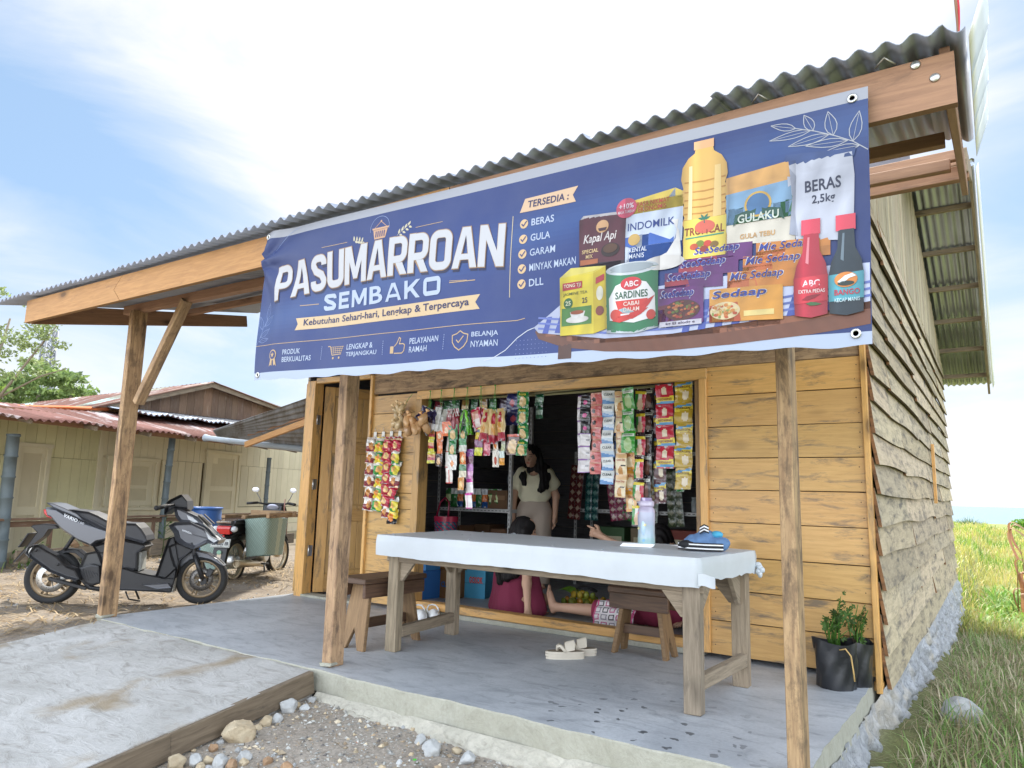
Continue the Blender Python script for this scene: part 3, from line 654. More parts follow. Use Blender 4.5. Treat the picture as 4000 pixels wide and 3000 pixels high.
# right side wall: overlapping rough boards
mb = MB(); LX = -.618
for i in range(17):
    z0 = -.012 + .18 * i; y = FW + .012; first = True
    while y < 12.12:
        ln = rnd.choice((.75, 1.5, 1.9, 2.4)) if first else rnd.uniform(1.4, 3.0); y1 = min(12.14, y + ln)
        if 12.14 - y1 < .5: y1 = 12.14
        n = max(2, int((y1 - y) / .22)); o = (rnd.uniform(0, 40), rnd.uniform(0, 40)); t = tint(.22); a, f = rnd.uniform(.004, .016), rnd.uniform(1.2, 3); ph = rnd.uniform(0, 6); tilt = rnd.uniform(-.008, .012)
        b = len(mb.v); out = rnd.uniform(.028, .046)
        for q in range(n + 1):
            yy = y + (y1 - y) * q / n; zb = z0 - .012 + a * math.sin(yy * f + ph) + tilt * (q / n - .5) * 2
            for dx, zz in ((-.012, z0 + .205), (.006, z0 + .205), (out, zb), (out - .02, zb + .002)): mb.v.append((LX + dx, yy, zz))
        for q in range(n):
            for e, (k0, k1) in enumerate(((0, 1), (1, 2), (2, 3))):
                A = b + q * 4; u0, u1 = (y1 - y) * q / n + o[0], (y1 - y) * (q + 1) / n + o[0]; v0, v1 = o[1] + k0 * .19, o[1] + k1 * .19
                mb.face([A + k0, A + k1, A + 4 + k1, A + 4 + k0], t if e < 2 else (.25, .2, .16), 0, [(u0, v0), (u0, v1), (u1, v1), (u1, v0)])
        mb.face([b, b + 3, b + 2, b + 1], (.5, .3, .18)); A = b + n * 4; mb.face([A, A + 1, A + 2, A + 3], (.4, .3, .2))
        y = y1 + .002; first = False
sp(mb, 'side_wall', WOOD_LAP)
mb = MB(); y = FW + .02
while y < 12.1:
    w = rnd.uniform(.11, .19); y1 = min(12.12, y + w); zt = min(2.90 + (y - 4.2) * .386, 4.46 - max(0, (y + w - 8.5)) * .391)
    mb.box((LX + .012 + rnd.uniform(-.004, .004), (y + y1) / 2, (2.99 + zt) / 2), (.018, y1 - y - .004, zt - 2.99 if zt > 3.02 else .03), None, tint(.2)); y = y1
sp(mb, 'gable', WOOD_GABLE, .002)
mb = MB(); mb.box((LX + .05, 8.75, 1.33), (.03, .06, .62), None, (1.1, 1, .9)); sp(mb, 'batten', WOOD_HONEY, .003)
# foundation: rough rubble on the right, pale stones under the front edge
mb = MB()
def fnd(u, v):
    y = 2.80 + 9.4 * u; z = -.085 - .95 * v if y < 4.6 else -.085 + .085 * min(1, (y - 4.6) / .08) - 1.05 * v; x = -.672 if y < 4.6 else -.672 + .06 * min(1, (y - 4.6) / .08)
    n = abs(mnoise.noise((y * 5, z * 6, 1))) * .05 + mnoise.noise((y * 13, z * 14, 5)) * .034 + mnoise.noise((y * 31, z * 31, 7)) * .02 - .008
    return (x + (max(n, -.01) * (.35 + min(1, v * 6)) + .018 + .10 * v), y, z - (.01 * mnoise.noise((y * 9, 0, 0)) if v < .01 else 0))
mb.grid(fnd, 560, 60, None, 0, True); sp(mb, 'foundation', RUBBLE)
mb = MB()
def ffd(u, v):
    x = -3.22 + 2.62 * u; z = -.108 - .13 * v; n = abs(mnoise.noise((x * 7, z * 14, 2))) * .05 + mnoise.noise((x * 25, z * 25, 5)) * .018
    return (x, 2.862 - .012 - n * min(1, v * 6) - (.085 * min(1, v * 2.2) + .04 * v) * (.45 + .8 * abs(mnoise.noise((x * 2.3, 7, 1)))), z)
mb.grid(ffd, 240, 14, None, 0, True, (1, 1), True); sp(mb, 'foundation', PALEROCK)
# inside: plank lining on the left, partition at the back, ceiling joists
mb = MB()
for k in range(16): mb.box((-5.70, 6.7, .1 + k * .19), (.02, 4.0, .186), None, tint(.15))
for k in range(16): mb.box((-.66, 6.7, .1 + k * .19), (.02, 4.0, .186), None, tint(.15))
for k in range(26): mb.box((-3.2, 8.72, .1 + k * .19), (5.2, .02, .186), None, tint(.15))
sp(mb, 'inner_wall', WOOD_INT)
mb = MB(); mb.box((-5.72, 8.4, 1.5), (.02, 7.4, 3.0), None, (1, 1, 1)); mb.box((-3.2, 12.12, 1.45), (5.0, .03, 2.9)); sp(mb, 'outer_wall', WOOD_LAP)
# flag rising behind the roof ridge corner
fl = thing('flag_pole', 'thin pole with a furled red and white flag at the right roof corner', 'flag', (-.015, 2.75, 2.47))
mb = MB(); mb.tube([(0, 0, .10), (-.012, 0, 1.2)], .005, 6); mb.build('pole', WOOD_RED, fl)
mb = MB(); mb.grid(lambda u, v: (-.004 - .01 * v + .008 * math.sin(v * 12) + (.010 + .003 * math.sin(v * 9)) * (u - .5), .006 * math.sin(u * 6 + v * 5), .16 + 1.0 * v), 6, 18, lambda u, v: lin('#b51f2d') if u > .5 else lin('#e9e4e2'), 0); mb.build('flag_cloth', PRINT_M, fl)
# ------------------------------------------------------------------ the printed banner
def bsurf(U, V, lay=0.0):
    u, v = U / 1000, V / 273
    x = (-3.363 + 3.065 * u) * (1 - v) + (-3.360 + 3.0914 * u) * v
    z = (1.5826 - .0956 * u) * (1 - v) + (2.434 - .0985 * u) * v
    w = .010 * math.sin(u * 17 + v * 2.2) * (1 - v) ** .7 + .006 * math.sin(u * 31 - v * 3) * (1 - v) + .005 * math.sin(u * 6 + v * 9)
    d = math.hypot((u - .0) * 3.6, v - .80); w += .020 * math.exp(-d * 2.4) * math.sin(math.atan2(v - .80, u * 3.6 + .03) * 7 + 1)
    w += .012 * math.exp(-((u - .055) / .018) ** 2) * math.exp(-((v - .45) / .4) ** 2)
    return (x, 2.398 - .010 - w * .9 - lay * .0011, z)
ban = thing('shop_banner', 'large blue printed vinyl banner hung along the porch roof above the entrance', 'banner', bsurf(500, 0))
BM = Matrix.Translation(Vector(bsurf(500, 0))).inverted()
PSH = [('cyl', 926, 961, 9.5, 20, 28, 140), ('cyl', 960, 995, 8.5, 20, 28, 140), ('cyl', 701, 773, 5.5, 10, 28, 118), ('cyl', 796, 854, 3.5, 7, 110, 256), ('bag', 633, 705, 5.5, 10, 33, 123), ('bag', 658, 728, 3.5, 7, 110, 192), ('bag', 725, 801, 3.5, 8, 100, 205), ('bag', 850, 927, 2.5, 8, 116, 210), ('bag', 915, 990, 3.5, 6, 108, 218), ('bag', 770, 965, 2.5, 12, 30, 130), ('flat', 590, 1000, .5, 2.5, 4, 90)]
def bfin(mb, name, mat, step=28.0):
    """cut along a lattice so the print follows the cloth, then lay it on the surface"""
    me = mb.mesh(name); bm = bmesh.new(); bm.from_mesh(me)
    for ax, n, mx in ((0, int(1010 / step), 1000), (2, 10, 273)):
        for i in range(1, n):
            t = i * mx / n; co = (t, 0, 0) if ax == 0 else (0, 0, t)
            bmesh.ops.bisect_plane(bm, geom=bm.verts[:] + bm.edges[:] + bm.faces[:], plane_co=co, plane_no=(1, 0, 0) if ax == 0 else (0, 0, 1), dist=1e-4)
    if name == 'banner_print':
        for i in range(46):
            bmesh.ops.bisect_plane(bm, geom=bm.verts[:] + bm.edges[:] + bm.faces[:], plane_co=(628 + i * 8.1, 0, 0), plane_no=(1, 0, 0), dist=1e-4)
        for i in range(16):
            bmesh.ops.bisect_plane(bm, geom=[g_ for g_ in bm.verts[:] + bm.edges[:] + bm.faces[:]], plane_co=(0, 0, 22 + i * 14.3), plane_no=(0, 0, 1), dist=1e-4)
        cl = bm.loops.layers.float_color['Col']
        for f_ in bm.faces:
            c_ = f_.calc_center_median(); x_, z_, l_ = c_.x, c_.z, c_.y
            if x_ < 590: continue
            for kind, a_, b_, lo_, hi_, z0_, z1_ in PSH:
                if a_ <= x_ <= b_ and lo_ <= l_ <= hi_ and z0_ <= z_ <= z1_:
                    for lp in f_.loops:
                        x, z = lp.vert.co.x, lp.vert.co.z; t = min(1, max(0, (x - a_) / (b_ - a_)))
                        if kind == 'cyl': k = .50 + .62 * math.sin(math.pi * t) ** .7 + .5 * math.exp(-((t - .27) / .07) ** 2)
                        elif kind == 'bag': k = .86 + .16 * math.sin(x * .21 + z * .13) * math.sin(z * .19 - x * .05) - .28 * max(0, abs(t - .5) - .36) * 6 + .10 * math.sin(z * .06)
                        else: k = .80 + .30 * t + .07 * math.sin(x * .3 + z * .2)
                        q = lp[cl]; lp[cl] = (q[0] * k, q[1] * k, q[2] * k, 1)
                    break
    for v in bm.verts: v.co = BM @ Vector(bsurf(v.co.x, v.co.z, v.co.y))
    bm.to_mesh(me); bm.free(); me.materials.append(mat)
    o = bpy.data.objects.new(name, me); COL.objects.link(o); o.parent = ban; return o
mb = MB()
def bcol(u, v):
    if v > .955 or v < .052: return lin('#b4b6bc') if v > .9 else lin('#c3cfe2')
    b = np.array(lin('#223d80')); k = np.array(lin('#1a2f66')); m = np.array(lin('#4066a2'))
    t = min(1, max(0, 1.15 - abs(u - .45) * 1.1 - .3 * v)); s_ = math.exp(-((v - .62 - .5 * (u - .5)) / .10) ** 2) * .5
    c = k * (1 - t) + b * t; c = c * (1 - s_) + m * s_; return tuple(c)
mb.grid(lambda u, v: tuple(BM @ Vector(bsurf(1000 * u, 273 * v + (1.2 * math.sin(u * 90) + .8 * math.sin(u * 37) if v == 0 else 0)))), 120, 40, bcol, 0); mb.build('banner_cloth', VINYL, ban)
mb = MB()
for U, V in ((12, 263), (12, 10), (985, 263), (985, 12)): mb.lathe([(.016, 0), (.016, .004), (.009, .005), (.009, 0)], BM @ (Vector(bsurf(U, V)) + Vector((0, -.001, 0))), Matrix.Rotation(R(90), 3, 'X'), 12)
mb.build('eyelet', STEEL, ban)
A = MB(); LAY = 1
ARCH = 0.0
def P2(x, y): return (x, LAY, y + (ARCH * (1 - ((x - 294) / 247) ** 2) if ARCH else 0))
def pl(pts, c): A.poly([P2(*p) for p in pts], lin(c) if isinstance(c, str) else c)
def rc(x0, y0, x1, y1, c): pl([(x0, y0), (x1, y0), (x1, y1), (x0, y1)], c)
def circ(cx, cy, rx, c, ry=None, n=22, a0=0, a1=360): ry = ry or rx; pl([(cx + rx * math.cos(R(a0 + (a1 - a0) * i / n)), cy + ry * math.sin(R(a0 + (a1 - a0) * i / n))) for i in range(n + (a1 - a0 < 360))], c)
def line(pts, w, c, closed=False):
    k = len(pts); c = lin(c)
    for i in range(k if closed else k - 1):
        a, b = Vector(pts[i]), Vector(pts[(i + 1) % k]); d = (b - a)
        if d.length < 1e-6: continue
        d.normalize(); n = Vector((-d.y, d.x)) * w / 2; e = d * w * .3
        pl([a - e - n, b + e - n, b + e + n, a - e + n], c)
def tx(s, x0, y0, x1, y1, c, bold=.014, slant=0.0): A.text(s, P2, x0, y0, x1, y1, lin(c), 0, min(bold, .006 if 'M' in s else .02), slant)
def lay(n):
    global LAY; LAY = n
CREAM, GOLD, PALE, NAVY = '#d6d5d4', '#d8b482', '#c6d2e6', '#2c3c7c'
def leaf(x, y, a, l, w, c, lw=.9):
    ca, sa = math.cos(R(a)), math.sin(R(a)); q = [(t, w * math.sin(math.pi * t ** .8)) for t in (0, .2, .4, .6, .8, 1)]
    up = [(x + l * t * ca - s * sa, y + l * t * sa + s * ca) for t, s in q]; dn = [(x + l * t * ca + s * sa, y + l * t * sa - s * ca) for t, s in q]
    line(up, lw, c); line(dn, lw, c); line([(x, y), (x + l * .9 * ca, y + l * .9 * sa)], lw * .6, c)
def sleaf(x, y, a, l, w, c):
    ca, sa = math.cos(R(a)), math.sin(R(a)); q = [(0, 0), (.3, w), (.65, w * .8), (1, 0), (.65, -w * .8), (.3, -w)]; pl([(x + l * t * ca - s * sa, y + l * t * sa + s * ca) for t, s in q], c)
def strip(pts, w, c, closed=False):
    """stroke of even width with mitred joints (no overlaps)"""
    k = len(pts); P = [Vector(p) for p in pts]; Lf, Rt = [], []
    for i in range(k):
        a = P[i - 1] if (i > 0 or closed) else P[i]; b = P[(i + 1) % k] if (i < k - 1 or closed) else P[i]
        d1 = (P[i] - a).normalized() if (P[i] - a).length > 1e-6 else (b - P[i]).normalized(); d2 = (b - P[i]).normalized() if (b - P[i]).length > 1e-6 else d1
        n = Vector((-(d1 + d2).y, (d1 + d2).x)).normalized(); s = w / 2 / max(.5, n.dot(Vector((-d1.y, d1.x)))); Lf.append(P[i] + n * s); Rt.append(P[i] - n * s)
    for i in range(k if closed else k - 1): j = (i + 1) % k; pl([Rt[i], Rt[j], Lf[j], Lf[i]], c)
def arc(cx, cy, rx, ry, a0, a1, n=9): return [(cx + rx * math.cos(R(a0 + (a1 - a0) * i / n)), cy + ry * math.sin(R(a0 + (a1 - a0) * i / n))) for i in range(n + 1)]
def glyph(ch, x, y, W, H, t, c):
    g = lambda pts: [(x + a, y + b) for a, b in pts]; h = t / 2; r = min(W * .42, H * .26)
    if ch in 'PRB':
        pl(g([(0, 0), (t, 0), (t, H), (0, H)]), c); m = .40 * H if ch != 'B' else .5 * H
        b0 = m if ch != 'B' else m + 0
        strip(g([(t, H - h)] + arc(W - r, H - r, r - h, r - h, 90, 0) + arc(W - r, b0 + r - h * .0, r - h, r - h, 0, -90) + [(t, b0 + h * 0 + (h if ch == 'B' else 0) * 0 + 0)]) if False else g([(t, H - h)] + arc(W - r, H - r, r - h, r - h, 90, 0) + arc(W - r, m + r - h, r - h, r - h, 0, -90) + [(t, m)]), t * .92, c)
        if ch == 'R': pl(g([(t * 1.15, m - h * .9), (W - t * .95, m - h * .9), (W, 0), (W - t * 1.05, 0)]) if False else g([(W - t * 1.95, m - h * .95), (W - t * .75, m - h * .95), (W + .5, 0), (W - t * 1.08, 0)]), c)
        if ch == 'B': strip(g([(t, m - t * .92)] + arc(W - r, m - t * .92 - (r - h), r - h, r - h, 90, 0, 6) + arc(W - r, h + r - h, r - h, r - h, 0, -90, 6) + [(t, h)]), t * .88, c)
    elif ch == 'A':
        for s in (-1, 1): q = [(W / 2, H), (W / 2 - t * .62, H), (0, 0), (t * .98, 0), (t * 1.22, H * .20), (W / 2, H * .20), (W / 2, H * .20 + t * .72), (t * 1.22 + t * .14, H * .20 + t * .72), (W / 2, H * .80)]; pl(g([(a if s < 0 else W - a, b) for a, b in (q if s < 0 else q[::-1])]), c)
    elif ch == 'U': strip(g([(h, H)] + arc(r, r, r - h, r - h, 180, 270) + arc(W - r, r, r - h, r - h, 270, 360) + [(W - h, H)]), t, c)
    elif ch == 'O': strip(g(arc(W - r, H - r, r - h, r - h, 0, 90) + arc(r, H - r, r - h, r - h, 90, 180) + arc(r, r, r - h, r - h, 180, 270) + arc(W - r, r, r - h, r - h, 270, 360)), t, c, True)
    elif ch == 'M': pl(g([(0, 0), (0, H), (t * 1.2, H), (W / 2, H * .42), (W - t * 1.2, H), (W, H), (W, 0), (W - t * .95, 0), (W - t * .95, H * .58), (W / 2 + t * .38, H * .12), (W / 2 - t * .38, H * .12), (t * .95, H * .58), (t * .95, 0)]), c)
    elif ch == 'N': pl(g([(0, 0), (0, H), (t * 1.05, H), (W - t, H * .36), (W - t, H), (W, H), (W, 0), (W - t * 1.05, 0), (t, H * .64), (t, 0)]), c)
    elif ch == 'E': pl(g([(0, 0), (0, H), (W, H), (W, H - t * .9), (t, H - t * .9), (t, H / 2 + t * .45), (W * .9, H / 2 + t * .45), (W * .9, H / 2 - t * .45), (t, H / 2 - t * .45), (t, t * .9), (W, t * .9), (W, 0)]), c)
    elif ch == 'K': pl(g([(0, 0), (0, H), (t, H), (t, H * .6), (W - t * 1.2, H), (W, H), (W * .55, H * .56), (W, 0), (W - t * 1.2, 0), (W * .38, H * .43), (t, H * .32), (t, 0)]), c)
    elif ch == 'S':
        q = r; strip(g([(W - h, H * .70)] + arc(W - q, H - q, q - h, q - h, 0, 90, 7) + arc(q, H - q, q - h, q - h, 90, 190, 8) + [(W * .32, H * .56), (W * .68, H * .44)] + arc(W - q, q, q - h, q - h, 10, -90, 8) + arc(q, q, q - h, q - h, 270, 180, 7) + [(h, H * .30)]), t, c)
# decorations
lay(1)
line([(22 + 70 * t, 226 + 44 * math.sin(t * 1.5)) for t in [i / 10 for i in range(11)]], .8, '#9fb4dc')
for x, y, a, l, w in ((22, 110, 80, 30, 5), (18, 98, 35, 30, 5), (12, 92, 110, 26, 5), (10, 78, 30, 28, 4.5), (8, 70, 8, 26, 4)): leaf(x, y, a, l, w, '#8fa2cf', .7)
line([(2, 64), (8, 74), (14, 92), (24, 112)], .7, '#8fa2cf')
stem = [(999, 204), (985, 216), (968, 226), (948, 236), (928, 244)]; line(stem, .9, '#c3c4c6')
for x, y, a, l, w in ((985, 216, 78, 32, 6), (980, 218, 175, 42, 4.5), (966, 227, 100, 28, 6), (962, 229, 185, 42, 4.5), (946, 237, 115, 22, 5), (944, 238, 182, 44, 4), (928, 244, 160, 28, 4), (991, 210, 178, 32, 4)): leaf(x, y, a, l, w, '#c3c4c6', .8)
line([(1, 62), (300, 63), (565, 62), (577, 64)], .9, GOLD); line([(515, 9), (529, 12), (548, 22), (566, 38), (582, 47), (600, 52)], 1.1, '#dfe3ea')
for i in range(9):
    for j in range(5): circ(565 + i * 6, 10 + j * 6, .7, '#8894c8', n=5)
line([(552, 95), (552, 210)], 1.2, '#d8c5a0')
for x in (175, 315, 441):
    for k in range(7): rc(x - .5, 29 + k * 3.4, x + .5, 31 + k * 3.4, '#a8b6da')
# basket emblem with sprigs
circ_pts = [(294 + 21 * math.cos(R(a)), 235 + 20 * math.sin(R(a))) for a in range(-10, 200, 12)]; line(circ_pts, .7, '#9fb0d8')
pl([(277, 236), (315, 236), (313.5, 233), (278.5, 233)], '#dfae86'); pl([(280, 232.5), (312, 232.5), (308, 217), (284, 217)], '#dcab84')
line([(283, 236), (296, 246), (309, 236)], .9, '#dfae86'); circ(296, 246.5, 1.8, '#dfae86', n=10)
lay(2)
for k in range(5): rc(286 + k * 4.6, 220, 288 + k * 4.6, 230, NAVY)
lay(1)
for s, x0 in ((-1, 246), (1, 346)):
    line([(x0 - 12, 216 if s > 0 else 223), (x0 + 14, 232 if s > 0 else 217)], .6, '#d9cfae')
    for k in range(4): sleaf(x0 - 9 + k * 6, (218 + k * 3.6) if s > 0 else (222 - k * 1.6), (75 if s > 0 else 100) - k * 8, 9, 2, '#d9cfae'); sleaf(x0 - 7 + k * 6, (217 + k * 3.6) if s > 0 else (221 - k * 1.6), -25, 8, 1.8, '#d9cfae')
line([(159, 222), (220, 222.5)], .8, GOLD); line([(372, 223), (424, 224)], .8, GOLD); line([(112, 126), (156, 125.5)], 1.2, GOLD); line([(446, 127), (493, 125.5)], 1.2, GOLD); line([(446, 129.5), (478, 127)], .8, GOLD)
# name lettering: each letter with shadow and gold outline
lw = {'P': 38, 'A': 45, 'S': 38, 'U': 40, 'M': 52, 'R': 40, 'O': 42, 'N': 44}
ARCH = 12.5; word = 'PASUMARROAN'; gap = (541 - 46 - sum(lw[c] for c in word)) / (len(word) - 1); x = 46
for ch in word:
    w = lw[ch]
    lay(1); glyph(ch, x + 1.6, 134.5, w + 1, 62, 13, '#151c48')
    lay(2); glyph(ch, x - 1.0, 138.2, w + 2.0, 64.6, 14, '#b08a62')
    lay(3); glyph(ch, x, 139.5, w, 62, 12, CREAM); x += w + gap
ARCH = 0.0
lay(2)
lw = {'S': 32, 'E': 28, 'M': 39, 'B': 33, 'A': 37, 'K': 35, 'O': 37}; word = 'SEMBAKO'; gap = (432 - 169 - sum(lw[c] for c in word)) / 6; x = 169
for ch in word: (tx('B', x, 112, x + lw[ch] - 3, 140, PALE, .02) if ch == 'B' else glyph(ch, x, 112, lw[ch] - 3, 28, 6.8, PALE)); x += lw[ch] + gap
lay(1); pl([(106, 83), (503, 83), (495, 93.5), (503, 104), (106, 104), (112, 93.5)], '#e9c998')
lay(2); tx('Kebutuhan Sehari-hari, Lengkap & Terpercaya', 126, 86.5, 484, 101, '#2a2a5c', .022)
# footer icons and words
lay(1); circ(55, 43, 9.5, GOLD, n=16); pl([(49, 36), (46, 23), (50, 26), (54, 24), (54, 35)], GOLD); pl([(57, 35), (59, 24), (62, 26), (66, 23), (62, 36)], GOLD)
lay(2); circ(55, 43, 7.4, NAVY, n=16)
lay(3); pl([(55 + (5.2 if i % 2 == 0 else 2.2) * math.sin(R(36 * i)), 43 + (5.2 if i % 2 == 0 else 2.2) * math.cos(R(36 * i))) for i in range(10)], GOLD)
lay(1)
line([(190, 50), (195, 50), (201, 35), (222, 36)], 1.4, GOLD)
for k in range(6): line([(197 + k * 5.4, 48), (200 + k * 4.4, 38)], .8, GOLD)
for k in range(4): line([(196 + k * .9, 48.5 - k * 3.3), (227 - k * 1.6, 48.5 - k * 3.3)], .8, GOLD)
circ(204, 30, 2, GOLD, n=10); circ(218, 30, 2, GOLD, n=10)
rc(331, 30, 338, 41, GOLD); line([(340, 30), (356, 29.5), (360, 33), (361, 42), (357, 44), (350, 44), (352, 52), (349, 54), (345, 46), (340, 41)], 1.5, GOLD)
line([(457, 48), (465, 50), (471, 54), (477, 50), (485, 48), (484, 38), (479, 31), (471, 26), (463, 31), (458, 38), (457, 48)], 1.5, GOLD); line([(465, 41), (469, 37), (477, 46)], 1.5, GOLD)
for s, x0, y0, x1, y1 in (('PRODUK', 80, 42, 124, 51), ('BERKUALITAS', 80, 29, 151, 38), ('LENGKAP &', 234, 42, 293, 51), ('TERJANGKAU', 234, 29, 302, 38), ('PELAYANAN', 371, 42, 430, 51), ('RAMAH', 371, 29, 408, 38), ('BELANJA', 491, 42, 535, 51), ('NYAMAN', 491, 29, 535, 38)): tx(s, x0, y0, x1, y1, PALE, .014)
# list of wares
pl([(563, 213), (652, 213), (647, 223), (655, 234), (571, 232)], '#eac49c')
lay(2); tx('TERSEDIA :', 576, 218, 641, 228, '#2a2a5c', .03, .1)
for (s, y, x1) in (('BERAS', 196, 619), ('GULA', 174, 614), ('GARAM', 153, 623), ('MINYAK MAKAN', 132, 656), ('DLL', 111, 606)):
    lay(1); circ(571, y, 6.6, '#ecc692', n=18); lay(2); line([(567.5, y), (570.2, y - 3), (575, y + 3.2)], 1.6, NAVY); lay(1); tx(s, 583, y - 4.5, x1, y + 5.5, PALE, .014)
# picture of groceries on a round table
lay(1)
pl([(594, 44), (600, 34), (640, 20), (700, 11), (776, 6.5), (860, 8), (940, 14), (999, 21), (999, 60), (900, 70), (700, 72), (620, 60)], '#7a4a33')
pl([(594, 44), (612, 32), (700, 20), (800, 18), (900, 26), (999, 36), (999, 70), (900, 76), (700, 78), (620, 64)], '#9a5f40')
rc(632, 5, 652, 24, '#5f3a2c')
lay(2); pl([(592, 50), (600, 42), (700, 27), (790, 26), (880, 32), (999, 44), (999, 84), (900, 88), (640, 80)], '#c9cfe6')
lay(3)
for k in range(20): a = 606 + k * 19.5; pl([(a, 41 - k * .9 if k < 10 else 26 + (k - 10) * 1.5), (a + 9, 40 - k * .9 if k < 10 else 26.5 + (k - 10) * 1.5), (a + 15, 62), (a + 8, 62)], '#4a5cae')
for k in range(3): line([(600, 48 + k * 7), (700, 34 + k * 7), (790, 32 + k * 7), (880, 38 + k * 7), (999, 50 + k * 7)], 2.6, '#6f7fc4')
# oil bottle
lay(4)
ob = [(803, 112), (801, 135), (803, 150), (799, 156), (802, 164), (798, 172), (801, 180), (797, 190), (800, 200), (797, 212), (799, 226), (806, 236), (814, 241), (815, 246), (836, 245), (837, 240), (846, 233), (852, 222), (853, 210), (850, 200), (853, 190), (850, 180), (853, 172), (850, 164), (853, 156), (850, 148), (853, 135), (853, 114)]
pl(ob, '#e9b95f'); rc(813, 245, 837, 255, '#e8b27c')
lay(5)
for y in (152, 160, 168, 176, 185, 195, 207): line([(802, y), (826, y - 1.6), (850, y)], 1.5, '#c98f3c')
pl([(806, 160), (811, 160), (811, 226), (807, 226)], '#f6dc9c'); pl([(836, 160), (846, 160), (845, 222), (838, 222)], '#f1cd82'); rc(802, 112, 852, 160, '#f0d65c')
lay(6); circ(827, 149, 12, '#dd6a54', 8); tx('TROPICAL', 803, 140, 850, 150, '#8a3a2a', .02); line([(805, 137), (849, 138)], 1.6, '#3c9a7c')
for x, y, c in ((815, 126, '#c0522d'), (822, 129, '#7c8a32'), (831, 128, '#d24a37'), (839, 126, '#8a6a2c'), (827, 122, '#9b3b2a')): circ(x, y, 5, c, 4, 12)
line([(827, 149), (826, 158)], 1.2, '#2f6a5c')
for a in (20, 60, 120, 160): sleaf(826, 158, a, 8, 1.4, '#2f7a62')
# sugar bag with a plain round emblem
lay(3); pl([(852, 122), (851, 202), (919, 207), (926, 206), (927, 118)], '#e9dfca')
lay(4); pl([(851, 183), (851, 203), (885, 206), (920, 209), (922, 188)], '#eeb466'); pl([(852, 146), (851, 183), (922, 188), (925, 146)], '#8fb7d6')
pl([(852, 146), (852, 166), (858, 174), (863, 164), (870, 176), (876, 162), (900, 163), (908, 176), (914, 168), (920, 180), (924, 170), (925, 146)], '#3f8a56')
tx('REMAJE KHAS', 874, 193, 900, 197, '#7a5a2a', .02)
lay(5); circ(887, 166, 15, '#e9bb52', 15); tx('GULA TEBU', 868, 127, 906, 133, '#d9a664', .02)
lay(6); circ(887, 166, 12.5, '#4f7fae', 12.5); pl([(860, 143), (866, 150), (887, 155), (908, 150), (916, 143), (913, 157), (887, 163), (862, 157)], '#245a48')
lay(7); tx('GULAKU', 865, 146, 910, 156, '#e6ecd8', .02)
# rice bag
lay(4); pl([(928, 118), (920, 168), (918, 205), (984, 205), (986, 180), (984, 110)], '#d6d8e2'); pl([(917, 203), (917, 216), (988, 208), (986, 200)], '#3c578f')
lay(5); tx('BERAS', 937, 169, 973, 182, '#2e3550', .05); tx('2,5kg', 944, 153, 967, 165, '#2e3550', .03); pl([(921, 125), (924, 168), (921, 200), (928, 190), (926, 150), (930, 122)], '#b6bac8')
# coffee pouch and milk pouch
lay(4); pl([(663, 112), (659, 185), (665, 188), (727, 184), (727, 112)], '#5c2532'); pl([(659, 184), (665, 190), (728, 186), (727, 181)], '#cfc6c4'); pl([(663, 112), (662, 125), (727, 122), (727, 112)], '#2e1c2c')
lay(5); circ(694, 171, 9, '#e6b27c', 8.5); tx('Kapal Api', 668, 148, 714, 163, '#efe4dc', .015, .15); tx('SPECIAL', 666, 138, 690, 143, '#e8c88c', .03); tx('MIX', 672, 131, 682, 136, '#e8c88c', .03); circ(707, 138, 13, '#2a1612', 9); pl([(664, 123), (690, 123), (690, 129), (664, 130)], '#b5663a')
lay(6); pl([(688, 169), (701, 169), (699, 165), (690, 165)], '#4a2630'); circ(707, 140, 10, '#5a3a22', 6)
lay(4); pl([(728, 116), (726, 194), (790, 204), (800, 196), (800, 113)], '#d9e2ee'); pl([(726, 172), (726, 196), (790, 204), (800, 198), (800, 176)], '#f2d35a'); pl([(728, 116), (727, 150), (760, 152), (785, 140), (800, 150), (800, 113)], '#3f6cc0')
lay(5); tx('RASA NIKMAT', 741, 188, 783, 194, '#c9503c', .03); tx('EKONOMIS', 743, 181, 779, 187, '#c9503c', .03); tx('INDOMILK', 730, 158, 790, 168, '#27408a', .05); tx('KENTAL', 733, 130, 756, 136, '#e6ecf6', .02); tx('MANIS', 733, 122, 753, 128, '#e6ecf6', .02); circ(739, 146, 8, '#d9b264', 7.5); pl([(786, 164), (795, 164), (792, 140), (782, 124), (762, 116), (798, 112), (800, 120), (796, 150)], '#efeae2')
lay(6); circ(727, 189, 14, '#d2506a', 13); circ(778, 112, 26, '#e9e2d8', 9)
lay(7); tx('+10%', 717, 188, 737, 195, '#f4dfe2', .03); tx('MASA TAMBAH', 716, 182, 738, 186, '#f4dfe2', .02)
# tea box
lay(6); pl([(635, 35), (633, 111), (684, 113), (685, 34)], '#ecd532'); pl([(685, 34), (684, 113), (702, 118), (704, 39)], '#d8bd20'); pl([(633, 111), (650, 122), (702, 118), (684, 111)], '#e9d86a')
lay(7); pl([(638, 93), (638, 103), (668, 103), (668, 94)], '#c02f3a'); tx('JASMINE TEA', 639, 85, 676, 90, '#4a5a2c', .02); circ(647, 76, 7, '#2f6b3a'); rc(637, 47, 682, 70, '#4f8a3c'); tx('25', 668, 74, 676, 81, '#2a2a3a', .04); pl([(688, 96), (688, 104), (700, 108), (700, 100)], '#c02f3a'); circ(694, 84, 5, '#e6e0c8', 9); circ(694, 62, 6, '#8a3a2a', 6)
lay(8); tx('TONG TJI', 640, 95, 666, 101, '#f4e6c8', .03); tx('25', 643, 73, 651, 79, '#e6e6c0', .03); circ(661, 54, 17, '#e9e4da', 4.5); pl([(650, 64), (673, 64), (670, 55), (653, 55)], '#f2eee6')
